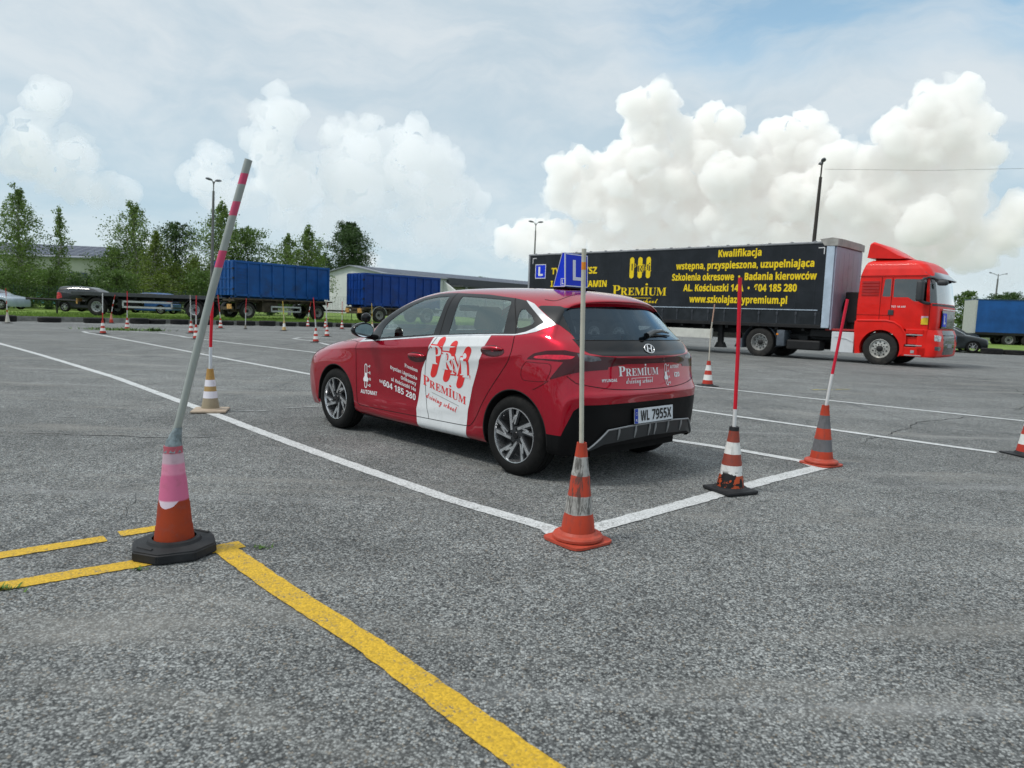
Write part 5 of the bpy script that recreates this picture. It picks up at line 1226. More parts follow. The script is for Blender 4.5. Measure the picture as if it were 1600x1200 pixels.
def on_curt(x0): return lambda u, v, off: Vector((x0+u, .018-off*1.0-.002, v))
TW = [('Kwalifikacja', -3.08, 3.60, 1.68), ('wstępna, przyspieszona, uzupełniająca', -3.02, 3.17, 5.35), ('Szkolenia okresowe  •  Badania kierowców', -3.04, 2.74, 5.62), ('AL. Kościuszki 14A  •  604 185 280', -3.10, 2.33, 4.44), ('www.szkolajazdypremium.pl', -3.11, 1.90, 3.84)]
its = []
for t, xc, z, w in TW:
    v, f = text2d(t, 'bold', offset=.018, width=w, height=.245); its.append((v+[xc-w/2, z], f, 0))
for t, x0, z, w, hh in (('TY ĆWICZYSZ', -12.18, 3.07, 2.60, .27), ('I ZDASZ EGZAMIN', -12.20, 2.50, 3.17, .26)):
    v, f = text2d(t, 'bold', offset=.018, width=w, height=hh); its.append((v+[x0, z], f, 0))
bv2, bf2 = bars2d(.86, .40, .105); its.append((bv2+[-7.38, 3.27], bf2, 0))
for c_, x, z, hh in (('P', -7.84, 3.165, .28), ('R', -7.51, 3.095, .27), ('M', -7.27, 3.165, .24), ('i', -6.99, 3.125, .34)):
    v, f = text2d(c_, 'serif', height=hh, offset=.03); its.append((v+[x, z], f, 1))
v, f = text2d('PREMİUM', 'serif', width=2.62, height=.42, smallcaps=True); its.append((v+[-8.70, 2.15], f, 0))
its.append((np.array([(-8.05, 2.03), (-6.77, 2.03), (-6.77, 2.05), (-8.05, 2.05)]), [(0, 1, 2, 3)], 0))
v, f = text2d('driving school', 'script', width=2.0, height=.20); its.append((v+[-8.45, 1.84], f, 0))
decal('lettering', its, on_curt(0), YEL, TRL, sub=5)
its = []
for c_, x, z, hh in (('P', -7.83, 3.17, .28), ('R', -7.50, 3.10, .27), ('M', -7.26, 3.17, .24), ('i', -6.98, 3.13, .34)):
    v, f = text2d(c_, 'serif', height=hh, offset=-.012); its.append((v+[x, z], f, 3))
decal('lettering', its, on_curt(0), CURT, TRL, sub=5)
mb = MB(); mb.box(-13.17, -12.52, .008, .017, 2.88, 3.53); lp = mb.build('learner_plate', BLUE, TRL)
decal('lettering', fr_(-13.17, -12.52, 2.88, 3.53, .03)+[(np.array([(-12.98, 3.0), (-12.70, 3.0), (-12.70, 3.09), (-12.87, 3.09), (-12.87, 3.42), (-12.98, 3.42)]), [(0, 1, 2, 3), (0, 3, 4, 5)], 0)], lambda u, v, off: Vector((u, .006-off, v)), WHITEL, lp, sub=5)
mb = MB(); mb.box(-.24, -.03, .012, .019, 3.785, 3.81); mb.box(-.055, -.03, .012, .019, 3.58, 3.785); mb.box(-13.36, -13.12, .012, .019, 3.80, 3.825); mb.box(-13.36, -13.335, .012, .019, 3.56, 3.80); mb.build('corner_marks', WHITEL, TRL)

TRK = empty('truck_tractor', (TX, TY, 0), TA, 'bright red tractor unit with high roof, pulling the black trailer', 'truck')
# cab as rounded rings: z, back x, front x, half width, front corner radius
RINGS = [(1.17, 1.13, 3.42, 1.215, .18), (1.35, 1.12, 3.44, 1.22, .18), (1.65, 1.12, 3.44, 1.222, .18), (1.90, 1.12, 3.43, 1.222, .18), (1.96, 1.12, 3.41, 1.222, .18), (2.25, 1.13, 3.37, 1.215, .20), (2.60, 1.14, 3.31, 1.205, .20), (2.83, 1.15, 3.26, 1.20, .22), (2.88, 1.16, 3.24, 1.19, .22), (3.05, 1.20, 3.14, 1.15, .24), (3.20, 1.25, 3.02, 1.10, .26), (3.29, 1.30, 2.88, 1.03, .28), (3.34, 1.38, 2.70, .92, .28)]
def ring(z, xb, xf, hw, rf, n=14):
    pts = []
    rb = .06
    for s in (-1, 1):
        pass
    def arc(cx, cy, r, a0, a1): return [(cx+r*math.cos(a0+(a1-a0)*k/n), cy+r*math.sin(a0+(a1-a0)*k/n)) for k in range(n+1)]
    P = arc(xb+rb, -hw+rb, rb, math.pi, 1.5*math.pi)
    P += [(xb+rb+(xf-rf-xb-rb)*k/40, -hw) for k in range(1, 40)]
    A = arc(xf-rf, -hw+rf, rf, 1.5*math.pi, 2*math.pi); P += A
    ym = hw-rf; P += [(xf+.05*math.cos(math.pi/2*(-1+2*k/20))*1.0, -ym+2*ym*k/20) for k in range(1, 20)]
    P += arc(xf-rf, hw-rf, rf, 0, .5*math.pi); P += [(xf-rf-(xf-rf-xb-rb)*k/40, hw) for k in range(1, 40)]
    P += arc(xb+rb, hw-rb, rb, .5*math.pi, math.pi)
    return [(x, y+1.27, z) for x, y in P]
def lerp_rings(RG_, m=6):
    out = []
    for i in range(len(RG_)-1):
        for k in range(m): out.append(tuple(a+(b-a)*k/m for a, b in zip(RG_[i], RG_[i+1])))
    out.append(RG_[-1]); return out
rr = [ring(*q) for q in lerp_rings(RINGS)]; nr, npt = len(rr), len(rr[0])
CV = np.array(rr).reshape(-1, 3); ii = np.arange(nr-1)[:, None]*npt; jj = np.arange(npt)[None]; j2 = (jj+1) % npt
a_, b_, c_, d_ = (ii+jj).ravel(), (ii+j2).ravel(), (ii+npt+j2).ravel(), (ii+npt+jj).ravel()
CT = np.concatenate([np.stack([a_, b_, c_], 1), np.stack([a_, c_, d_], 1)])
CN = np.zeros_like(CV); fn = np.cross(CV[CT[:, 1]]-CV[CT[:, 0]], CV[CT[:, 2]]-CV[CT[:, 0]])
for k in range(3): np.add.at(CN, CT[:, k], fn)
CN /= np.linalg.norm(CN, axis=1)[:, None]+1e-12
cab = Shell(CV, CN, CT)
side_ = lt(1, .25); sideF = gt(1, 2.29)
for sdf in (side_, sideF):
    k0 = 2 if sdf is side_ else 5
    cab.cut(AND(xz([(2.19, 2.16), (2.62, 2.16), (2.78, 2.04), (3.13, 2.02), (3.11, 2.72), (2.18, 2.74)]), sdf), k0, [0])
    cab.cut(AND(xz([(1.87, 2.18), (2.11, 2.17), (2.10, 2.74), (1.91, 2.74)]), sdf), k0+1 if k0 == 2 else 6, [0])
cab.cut(AND(xz([(3.235, 1.99), (3.9, 1.99), (3.9, 2.78), (3.165, 2.78), (3.19, 2.5)])), 1, [0])
cab.cut(AND(gt(0, 3.30), lt(2, 1.97), gt(2, 1.90)), 4, [0])
cabo = cab.part(0, 'cab', REDT, TRK, both=False); cab.part(1, 'windscreen', WIND, TRK, both=False, off=-.004); cab.part(2, 'side_window', DARKW, TRK, both=False, off=-.004); cab.part(3, 'rear_side_window', DARKW, TRK, both=False, off=-.004); cab.part(5, 'side_window', DARKW, TRK, both=False, off=-.004); cab.part(6, 'rear_side_window', DARKW, TRK, both=False, off=-.004); cab.part(4, 'wiper_panel', TRIM, TRK, both=False, off=.002)
mb = MB(); mb.add([(p[0], p[1], 3.345) for p in rr[-1]], [tuple(range(npt))]); mb.add([(p[0], p[1], 1.16) for p in rr[0]], [tuple(range(npt))]); mb.build('roof_panel', REDT, TRK)
mb = MB(); mb.box(1.25, 2.0, .2, 2.34, 1.3, 3.1); mb.box(2.95, 3.30, .2, 2.34, 1.5, 2.02, .05); mb.box(2.35, 2.8, .35, .95, 1.5, 2.45, .1); mb.box(2.35, 2.8, 1.6, 2.2, 1.5, 2.45, .1); mb.build('cab_interior', SEATM, TRK)
# lower cab: wheel arch, steps, bumper on both sides
def ysym(mb, f):
    f(mb, lambda a, b: (a, b)); f(mb, lambda a, b: (2.54-b, 2.54-a))
mb = MB()
arc_ = [(1.92+.60*math.cos(t), .52+.60*math.sin(t)) for t in np.linspace(math.pi*1.10, -.12*math.pi, 22)]
outer = [(2.62, .40), (2.645, .95), (2.55, 1.14), (2.42, 1.27), (2.26, 1.36), (2.08, 1.40), (1.12, 1.38), (1.11, 1.16), (1.19, .32)]
def fend(m, Y):
    y0, y1 = Y(-.01, .40)
    poly = arc_+outer; k = len(poly); vs = [(p[0], y0, p[1]) for p in poly]+[(p[0], y1, p[1]) for p in poly]
    fs = [(i, (i+1) % k, k+(i+1) % k, k+i) for i in range(k)]
    m.add(vs, fs)
    tri = mathutils_tess(poly)
    m.add([(p[0], y0, p[1]) for p in poly], tri); m.add([(p[0], y1, p[1]) for p in poly], tri)
def mathutils_tess(poly):
    from mathutils.geometry import tessellate_polygon
    return tessellate_polygon([[Vector((p[0], p[1], 0)) for p in poly]])
ysym(mb, fend); mb.build('wheel_arch', REDT, TRK)
mb = MB()
def fed(m, Y):
    y = Y(-.02, .02)
    m.path([(p[0], (y[0]+y[1])/2, p[1]) for p in [(1.20, 1.40), (2.06, 1.42), (2.30, 1.37), (2.50, 1.24), (2.64, 1.02), (2.66, .70)]], .035, 8)
ysym(mb, fed); mb.build('arch_flare', REDT, TRK, True)
mb = MB()
def stp(m, Y):
    for (x0, x1, z0, z1, ya, yb) in ((2.64, 3.17, 1.03, 1.175, 0, .3), (2.64, 3.17, .70, .94, .06, .35), (2.56, 3.2, .33, .62, 0, .35), (3.12, 3.24, .33, 1.17, 0, .3)):
        a, b = Y(ya, yb); m.box(x0, x1, a, b, z0, z1, .012)
ysym(mb, stp); mb.build('step_panel', REDT, TRK)
mb = MB()
def trd(m, Y):
    for z in (.985, .655, .345):
        a, b = Y(-.012, .2); m.box(2.66, 3.13, a, b, z, z+.03, .006)
    a, b = Y(-.012, 0); m.box(2.83, 2.93, a, b, .43, .52)
ysym(mb, trd); mb.build('step_treads', simple('tread_grey', (.35, .35, .36), .5), TRK)
BR2 = [(.32, 2.95, 3.46, 1.255, .16), (.36, 2.95, 3.52, 1.27, .18), (.60, 2.95, 3.56, 1.27, .20), (.98, 2.95, 3.54, 1.265, .20), (1.17, 2.95, 3.47, 1.24, .20)]
rb_ = [ring(*q) for q in lerp_rings(BR2, 6)]
BV = np.array(rb_).reshape(-1, 3); nb = len(rb_); ii = np.arange(nb-1)[:, None]*npt
a_, b_, c_, d_ = (ii+jj).ravel(), (ii+j2).ravel(), (ii+npt+j2).ravel(), (ii+npt+jj).ravel()
BT = np.concatenate([np.stack([a_, b_, c_], 1), np.stack([a_, c_, d_], 1)]); BN = np.zeros_like(BV); fn = np.cross(BV[BT[:, 1]]-BV[BT[:, 0]], BV[BT[:, 2]]-BV[BT[:, 0]])
for k in range(3): np.add.at(BN, BT[:, k], fn)
BN /= np.linalg.norm(BN, axis=1)[:, None]+1e-12
bp_ = Shell(BV, BN, BT)
bp_.cut(AND(gt(0, 3.4), yz([(.62, .40), (1.92, .40), (1.98, 1.16), (.56, 1.16)])), 1)
for s in (1, -1):
    f = (lambda Y_: [(1.27+s*(q[0]-1.27), q[1]) for q in Y_])
    bp_.cut(AND(gt(0, 3.22), yz(f([(.03, .84), (.30, .80), (.40, .98), (.04, 1.02)]))), 2, [0]); bp_.cut(AND(gt(0, 3.22), yz(f([(.04, .55), (.36, .52), (.36, .66), (.04, .67)]))), 3, [0])
bp_.part(0, 'bumper', REDT, TRK, both=False); bp_.part(1, 'grille', BLACKG, TRK, both=False, off=.001)
bp_.part(2, 'headlight', simple('truck_headlight', (.45, .48, .48), .1, coat=1, var=.4, vs=20), TRK, both=False, off=.004); bp_.part(3, 'fog_light', simple('fog_glass', (.08, .08, .09), .1, coat=1), TRK, both=False, off=.004)
mb = MB()
for z in (.72, .86, 1.0): mb.box(3.575, 3.60, .65, 1.90, z, z+.03)
mb.box(3.60, 3.61, 1.0, 1.55, .62, .74); mb.build('grille_bars', GREYP, TRK)
mb = MB(); mb.box(3.47, 3.50, .50, 2.04, 1.22, 1.78, .01); mb.build('front_panel', BLACKG, TRK)
mb = MB(); mb.box(3.502, 3.515, .56, 1.0, 1.28, 1.70); fl_ = mb.build('learner_plate', BLUE, TRK)
decal('lettering', [(np.array([(.68, 1.36), (.88, 1.36), (.88, 1.42), (.76, 1.42), (.76, 1.63), (.68, 1.63)]), [(0, 1, 2, 3), (0, 3, 4, 5)], 0)], lambda u, v, off: Vector((3.517+off, u, v)), WHITEL, fl_, sub=5)
mb = MB(); mb.box(3.50, 3.51, .5, 2.04, 1.80, 1.83); mb.build('chrome_bar', CHROME, TRK)
# roof spoiler, visor, louvres, lines, handle, mirrors
mb = MB(); q = [(1.24, 3.44), (1.30, 3.90), (1.40, 3.95), (1.60, 3.86), (1.85, 3.72), (2.15, 3.52), (2.42, 3.40), (2.25, 3.38)]
for i in range(2):
    pass
k = len(q); yl = [.30, .36, 2.18, 2.24]; vs = []
for y, s in zip(yl, (.90, 1, 1, .90)): vs += [(1.24+(p[0]-1.24)*(1 if s == 1 else .97), y, 3.38+(p[1]-3.38)*s) for p in q]
mb.add(vs, [(j*k+i, j*k+(i+1) % k, (j+1)*k+(i+1) % k, (j+1)*k+i) for j in range(3) for i in range(k)]+[tuple(range(k)), tuple(range(3*k, 4*k))])
mb.box(1.35, 2.2, .8, 1.7, 3.33, 3.45); mb.build('roof_spoiler', REDT, TRK, True, 40)
mb = MB(); n = 14; vs = []
for i in range(n+1):
    t = -1+2*i/n; y = 1.27+t*1.18; xf = 3.42-.24*abs(t)**5
    vs += [(xf-.16, y, 2.95), (xf+.08, y, 2.74), (xf+.06, y, 2.73)]
mb.add(vs, [(3*i+j, 3*i+3+j, 3*i+4+j, 3*i+1+j) for i in range(n) for j in range(2)]); mb.build('sun_visor', simple('visor_tint', (.02, .03, .05), .15, coat=.8), TRK, True, 60)
mb = MB()
for i in range(5):
    for y0, y1 in ((.020, .052), (2.488, 2.52)): mb.prism([(1.24, 2.67-.10*i), (1.76, 2.67-.10*i), (1.76, 2.61-.10*i), (1.24, 2.61-.10*i)], y0+(.015 if y0 < 1 else 0), y1-(.015 if y0 > 1 else 0), 'y')
mb.build('louvres', simple('truck_red_dark', (.40, .010, .008), .35, coat=.5), TRK)
mb = MB()
for y0, y1 in ((.040, .052), (2.488, 2.50)):
    mb.box(1.13, 3.12, y0, y1, 2.825, 2.84); mb.box(2.135, 2.145, y0, y1, 1.25, 2.78); mb.box(1.82, 1.828, y0, y1, 1.42, 2.8); mb.box(1.13, 2.1, y0, y1, 1.585, 1.592); mb.box(3.245, 3.253, y0, y1, 1.2, 2.0)
mb.build('panel_gaps', SEAM, TRK)
mb = MB(); mb.box(2.08, 2.24, .018, .05, 1.60, 1.76, .01); mb.box(2.08, 2.24, 2.49, 2.52, 1.60, 1.76, .01); mb.build('door_handle', TRIM, TRK)
decal('lettering', [shift(text2d('TGS 18.440', 'bold', width=.42, height=.055), 2.15, 1.84)], lambda u, v, off: Vector((u, .046-off, v)), WHITEL, TRK, sub=5)
mb = MB(); mb.box(3.04, 3.23, .03, .046, 1.33, 1.59); stk = mb.build('sticker', simple('sticker_yellow', (.80, .55, .03), .5), TRK)
mb = MB(); mb.prism([(3.04, 1.59), (3.04, 1.50), (3.13, 1.55), (3.23, 1.53), (3.23, 1.59)], .027, .029, 'y'); mb.build('sticker_top', simple('sticker_pink', (.75, .45, .55), .5), stk)
for s in (1, -1):
    Yf = lambda y: 1.27-s*(1.27-y)
    mb = MB(); a, b = sorted((Yf(-.42), Yf(-.14))); mb.box(2.93, 3.12, a, b, 2.03, 2.66, .06); m1 = mb.build('side_mirror', TRIM, TRK, True, 50)
    mb = MB(); mb.path([(3.10, Yf(.06), 2.74), (3.08, Yf(-.2), 2.73), (3.04, Yf(-.28), 2.66)], .035, 8); mb.path([(3.20, Yf(.05), 1.98), (3.12, Yf(-.2), 2.0), (3.04, Yf(-.28), 2.05)], .05, 8); mb.build('mirror_arm', TRIM, m1, True)
mb = MB(); mb.box(3.40, 3.68, -.12, .12, 2.52, 2.68, .06); mb.path([(3.1, .08, 2.78), (3.3, .0, 2.76), (3.50, .0, 2.66)], .03, 8); mb.build('front_mirror', TRIM, TRK, True, 50)
mb = MB(); mb.box(.40, 1.12, .04, .55, .32, 1.0, .015); mb.box(.40, 1.12, 1.99, 2.50, .32, 1.0, .015); mb.prism([(.5, .86), (.9, .80), (1.1, .70), (1.1, .67), (.88, .77), (.5, .83)], .022, .038, 'y'); mb.build('fuel_tank_cover', simple('white_tank_cover', (.62, .64, .66), .4, var=.05), TRK)
mb = MB(); mb.box(-2.9, 3.3, .80, .95, .62, .92); mb.box(-2.9, 3.3, 1.6, 1.75, .62, .92); mb.box(-2.6, 1.1, .5, 2.0, .70, .85); mb.box(.45, .62, .7, 1.8, 1.0, 1.4)
mb.box(-1.15, .02, .10, .60, .32, .66, .05); mb.box(-1.15, .02, 1.95, 2.42, .32, .66, .05); mb.box(-.8, -.5, .3, .6, .66, .8); mb.box(-2.5, -1.6, .9, 1.6, .92, 1.1); mb.box(-.4, 1.0, .25, .5, .80, 1.05, .02); mb.build('chassis', BLKC, TRK)
mb = MB(); mb.box(.50, .95, .75, 1.8, 1.3, 2.35, .03); mb.path([(.45, .9, 2.1), (.3, .95, 1.5), (.5, 1.0, 1.2)], .03); mb.path([(.45, 1.2, 2.1), (.25, 1.2, 1.4), (.4, 1.2, 1.2)], .03); mb.build('rear_equipment', BLKC, TRK)
mb = MB(); mb.box(.15, 1.1, .10, .4, 1.03, 1.10, .01); mb.build('rear_lamp_bar', simple('dull_red', (.35, .03, .03), .5), TRK)
mb = MB()
def mg(m, Y):
    a, b = Y(.03, .62); pts = [(-2.12+.64*math.cos(t), .52+.62*math.sin(t)) for t in np.linspace(math.pi*1.05, -.08*math.pi, 18)]
    vs = [(p[0], a, p[1]) for p in pts]+[(p[0], b, p[1]) for p in pts]; m.add(vs, [(i, i+1, 18+i+1, 18+i) for i in range(17)])
    m.box(-1.48, -1.20, a, b, .42, .98, .02); m.box(-2.86, -2.76, a, b, .28, .62)
ysym(mb, mg); mb.build('mudguard', simple('mudguard_grey', (.085, .10, .12), .5), TRK, True, 40)
mb = MB(); mb.box(-1.49, -1.42, .02, .031, .80, .86); mb.build('marker_lamp', simple('amber', (.8, .25, .02), .3), TRK)
SILH = simple('bright_wheel', (.50, .49, .46), .35, metal=.4, var=.2, vs=10, dirt=((.15, .13, .11), .5))
truck_wheel(TRK, 1.92, .19, -1, .525, .31, False, hub=SILH, name='front_wheel'); truck_wheel(TRK, 1.92, 2.35, 1, .525, .31, False, hub=SILH, name='front_wheel')
truck_wheel(TRK, -2.12, .20, -1, .52, .30, True, True, name='drive_wheel'); truck_wheel(TRK, -2.12, 2.34, 1, .52, .30, True, True, name='drive_wheel')

# ---------------------------------------------------------------- containers on trailers, flatbed
CBLUE = simple('container_blue', (.006, .075, .28), .5, var=.18, vs=1.2, dirt=((.02, .035, .09), .7)); CBLUE2 = simple('container_blue_deep', (.005, .045, .24), .5, var=.2, vs=1.2, dirt=((.015, .025, .07), .7))
DIRTY = simple('dirty_trailer_frame', (.07, .055, .04), .8, var=.4, vs=5)
def container(name, loc, ang, L, Wd, H, mat, nrib, label, doors=True, taper=True):
    """origin: near left lower corner; x along the long side, y into depth"""
    e = empty(name, loc, ang, label, 'container'); mb = MB(); rb = .07
    mb.box(rb, L, rb, Wd-rb, .22 if taper else 0, H-.04)
    for k in range(nrib+1):
        x = rb+(L-2*rb)*k/nrib
        mb.box(x-.05, x+.05, 0, rb, .05, H-.1); mb.box(x-.05, x+.05, Wd-rb, Wd, .05, H-.1)
    mb.box(0, L, 0, .12, H-.14, H, .01); mb.box(0, L, Wd-.12, Wd, H-.14, H, .01); mb.box(0, .12, .12, Wd-.12, H-.14, H); mb.box(L-.12, L, .12, Wd-.12, H-.14, H)
    mb.box(0, L, .0, .1, 0 if not taper else .12, .28); mb.box(0, L, Wd-.1, Wd, .12, .28)
    mb.box(.1, L-.1, .5, .7, -.05, .22); mb.box(.1, L-.1, Wd-.7, Wd-.5, -.05, .22)
    mb.build('shell', mat, e)
    mb = MB()
    for k in range(9): z = .35+k*.19; mb.box(rb+.08, .80, .035, .066, z, z+.035)
    mb.build('ladder', mat, e)
    mb = MB()
    mb.box(-.04, .02, .03, Wd/2-.02, .16, H-.05, .01); mb.box(-.04, .02, Wd/2+.02, Wd-.03, .16, H-.05, .01)
    for y in (.10, .55, 1.0, Wd-1.0, Wd-.55, Wd-.12): mb.box(-.09, -.03, y-.035, y+.035, .16, H-.06)
    for z in (.6, 1.25, 1.9): mb.box(-.075, -.035, .05, Wd-.05, z-.03, z+.03)
    mb.build('end_doors', mat, e)
    mb = MB()
    for z in (.5, 1.2, 1.8): mb.box(-.14, -.06, -.06, .04, z, z+.12)
    mb.build('hinges', BLKC, e)
    return e
def far_wheels(e, xs, y0, y1, r, hub=None):
    for x in xs:
        truck_wheel(e, x, y0, -1, r, .32, True, hub=hub); truck_wheel(e, x, y1, 1, r, .32, True, hub=hub)
def chassis(name, loc, ang, L, Wd, label, wheels, guard, z=1.12, r=.5, draw=None, arches=False, silver=None):
    e = empty(name, loc, ang, label, 'trailer'); mb = MB()
    mb.box(0, L, .55, .75, z-.28, z, .01); mb.box(0, L, Wd-.75, Wd-.55, z-.28, z, .01)
    for k in range(int(L)+1): mb.box(min(k, L-.1), min(k, L-.1)+.1, .1, Wd-.1, z-.2, z-.08)
    mb.box(-.1, L, .02, .10, z-.10, z-.0); mb.box(-.1, L, Wd-.1, Wd-.02, z-.10, z)
    mb.box(L*.28, L*.44, .3, 1.1, .45, z-.2, .03); mb.box(-.15, 0, .15, Wd-.15, .55, .75)
    for x in wheels: mb.box(x-.1, x+.1, .2, Wd-.2, .40, .58); mb.box(x-.5, x+.5, .6, .75, .5, z-.2)
    if draw: mb.box(L, L+draw, Wd/2-.14, Wd/2-.04, .62, .74); mb.box(L, L+draw, Wd/2+.04, Wd/2+.14, .62, .74); mb.box(L+draw, L+draw+.4, Wd/2-.05, Wd/2+.05, .62, .74)
    mb.build('frame', DIRTY if not silver else BLKC, e)
    far_wheels(e, wheels, .18, Wd-.18, r, silver)
    for x in wheels:
        mb = MB(); pts = [(x+(r+.10)*math.cos(t), r+(r+.10)*math.sin(t)) for t in np.linspace(math.pi*.95, .05*math.pi, 14)]
        for a, b in ((.0, .42), (Wd-.42, Wd)): mb.add([(p[0], a, p[1]) for p in pts]+[(p[0], b, p[1]) for p in pts]+[(x+(p[0]-x)*.96, a, r+(p[1]-r)*.96) for p in pts], [(i, i+1, 14+i+1, 14+i) for i in range(13)]+[(i, i+1, 28+i+1, 28+i) for i in range(13)])
        mb.build('mudguard', arches or BLKC, e, True)
    if guard:
        g0, g1, gm = guard; mb = MB()
        for y in (.02, Wd-.07): mb.box(g0, g1, y, y+.05, .78, .88); mb.box(g0, g1, y, y+.05, .48, .58); mb.box(g0, g0+.08, y, y+.04, .5, .86); mb.box(g1-.08, g1, y, y+.04, .5, .86)
        mb.build('side_guard', gm, e)
    mb = MB(); mb.box(-.20, -.13, .12, .62, .62, .92); mb.box(-.20, -.13, Wd-.62, Wd-.12, .62, .92); mb.build('light_panel', simple('rear_lamps', (.55, .30, .10), .5, var=.5, vs=9), e)
    return e
SG_ = simple('silver_guard', (.42, .44, .44), .5)
# first blue container, nearest corner at the left
C1 = (-17.9, 45.0); A1 = math.atan2(5.6, 4.6)
c1, s1 = math.cos(A1), math.sin(A1)
container('tipper_container', (C1[0], C1[1], 1.60), A1, 7.25, 2.5, 2.38, CBLUE, 8, 'larger blue ribbed container on a dirty trailer behind the leaning pole')
chassis('container_trailer', (C1[0], C1[1], .27), A1, 7.5, 2.5, 'dirty two axle trailer carrying the larger blue container', (.95, 6.3), (2.6, 4.9, SG_), 1.33, .52, 2.6)
mb = MB()
C2 = (-10.3, 48.3); A2 = math.atan2(4.1, 4.7)
container('tipper_container', (C2[0], C2[1], 1.30), A2, 6.3, 2.5, 2.34, CBLUE2, 9, 'deeper blue container beside the white building, partly behind the red car')
chassis('container_trailer', (C2[0], C2[1], .28), A2, 6.6, 2.5, 'trailer with silver mudguards under the deeper blue container', (1.2, 5.2), None, 1.02, .50, None, SG_)
# flatbed, seen flat on
FL = chassis('flatbed_trailer', (-24.3, 39.2, .30), R(3), 7.0, 2.5, 'long empty black flatbed trailer parked before the two cars on the grass', (.95, 6.3), (2.35, 5.1, SG_), 1.18, .50, None, BLKC, SG_)
mb = MB(); mb.box(-.4, 7.2, 0, 2.5, 1.18, 1.26, .01); mb.box(-.4, 7.2, -.02, .03, 1.10, 1.30, .01); mb.build('deck', simple('flatbed_deck', (.06, .065, .07), .6, var=.2), FL)
mb = MB(); mb.path([(-.2, 1.1, .75), (-2.6, 1.25, .80), (-3.6, 1.25, .80)], .06); mb.path([(-.2, 1.4, .75), (-2.6, 1.25, .80)], .06); mb.tube((-1.9, 1.25, .8), (-1.9, 1.25, .0), .05); mb.build('drawbar', BLKC, FL)
# blue curtain trailer on the right
BTL = empty('curtain_trailer', (37.2, 57.0, 0), R(-14), 'blue curtain sided trailer parked beyond the right hand kerb', 'trailer')
mb = MB(); mb.box(.12, 13.4, .0, .04, 1.05, 3.62); mb.box(.12, 13.4, 2.46, 2.5, 1.05, 3.62); mb.build('curtain', simple('blue_curtain', (.012, .085, .30), .5, var=.2, vs=.8, dirt=((.03, .06, .14), .5)), BTL)
mb = MB(); mb.box(0, .12, -.01, 2.5, .95, 3.66); mb.box(13.4, 13.5, 0, 2.5, .95, 3.66); mb.build('end_frame', simple('pale_frame', (.45, .46, .44), .6), BTL)
mb = MB(); mb.box(0, 13.5, -.02, 2.52, 3.62, 3.70); mb.build('roof', simple('blue_roof', (.02, .05, .12), .5), BTL)
mb = MB(); mb.box(.2, 13.3, .0, 2.5, .85, 1.05); mb.box(.3, 13, .8, 1.7, .6, .85); mb.build('chassis', BLKC, BTL)
far_wheels(BTL, (2.6, 4.0, 5.4), .18, 2.3, .5, STEEL)

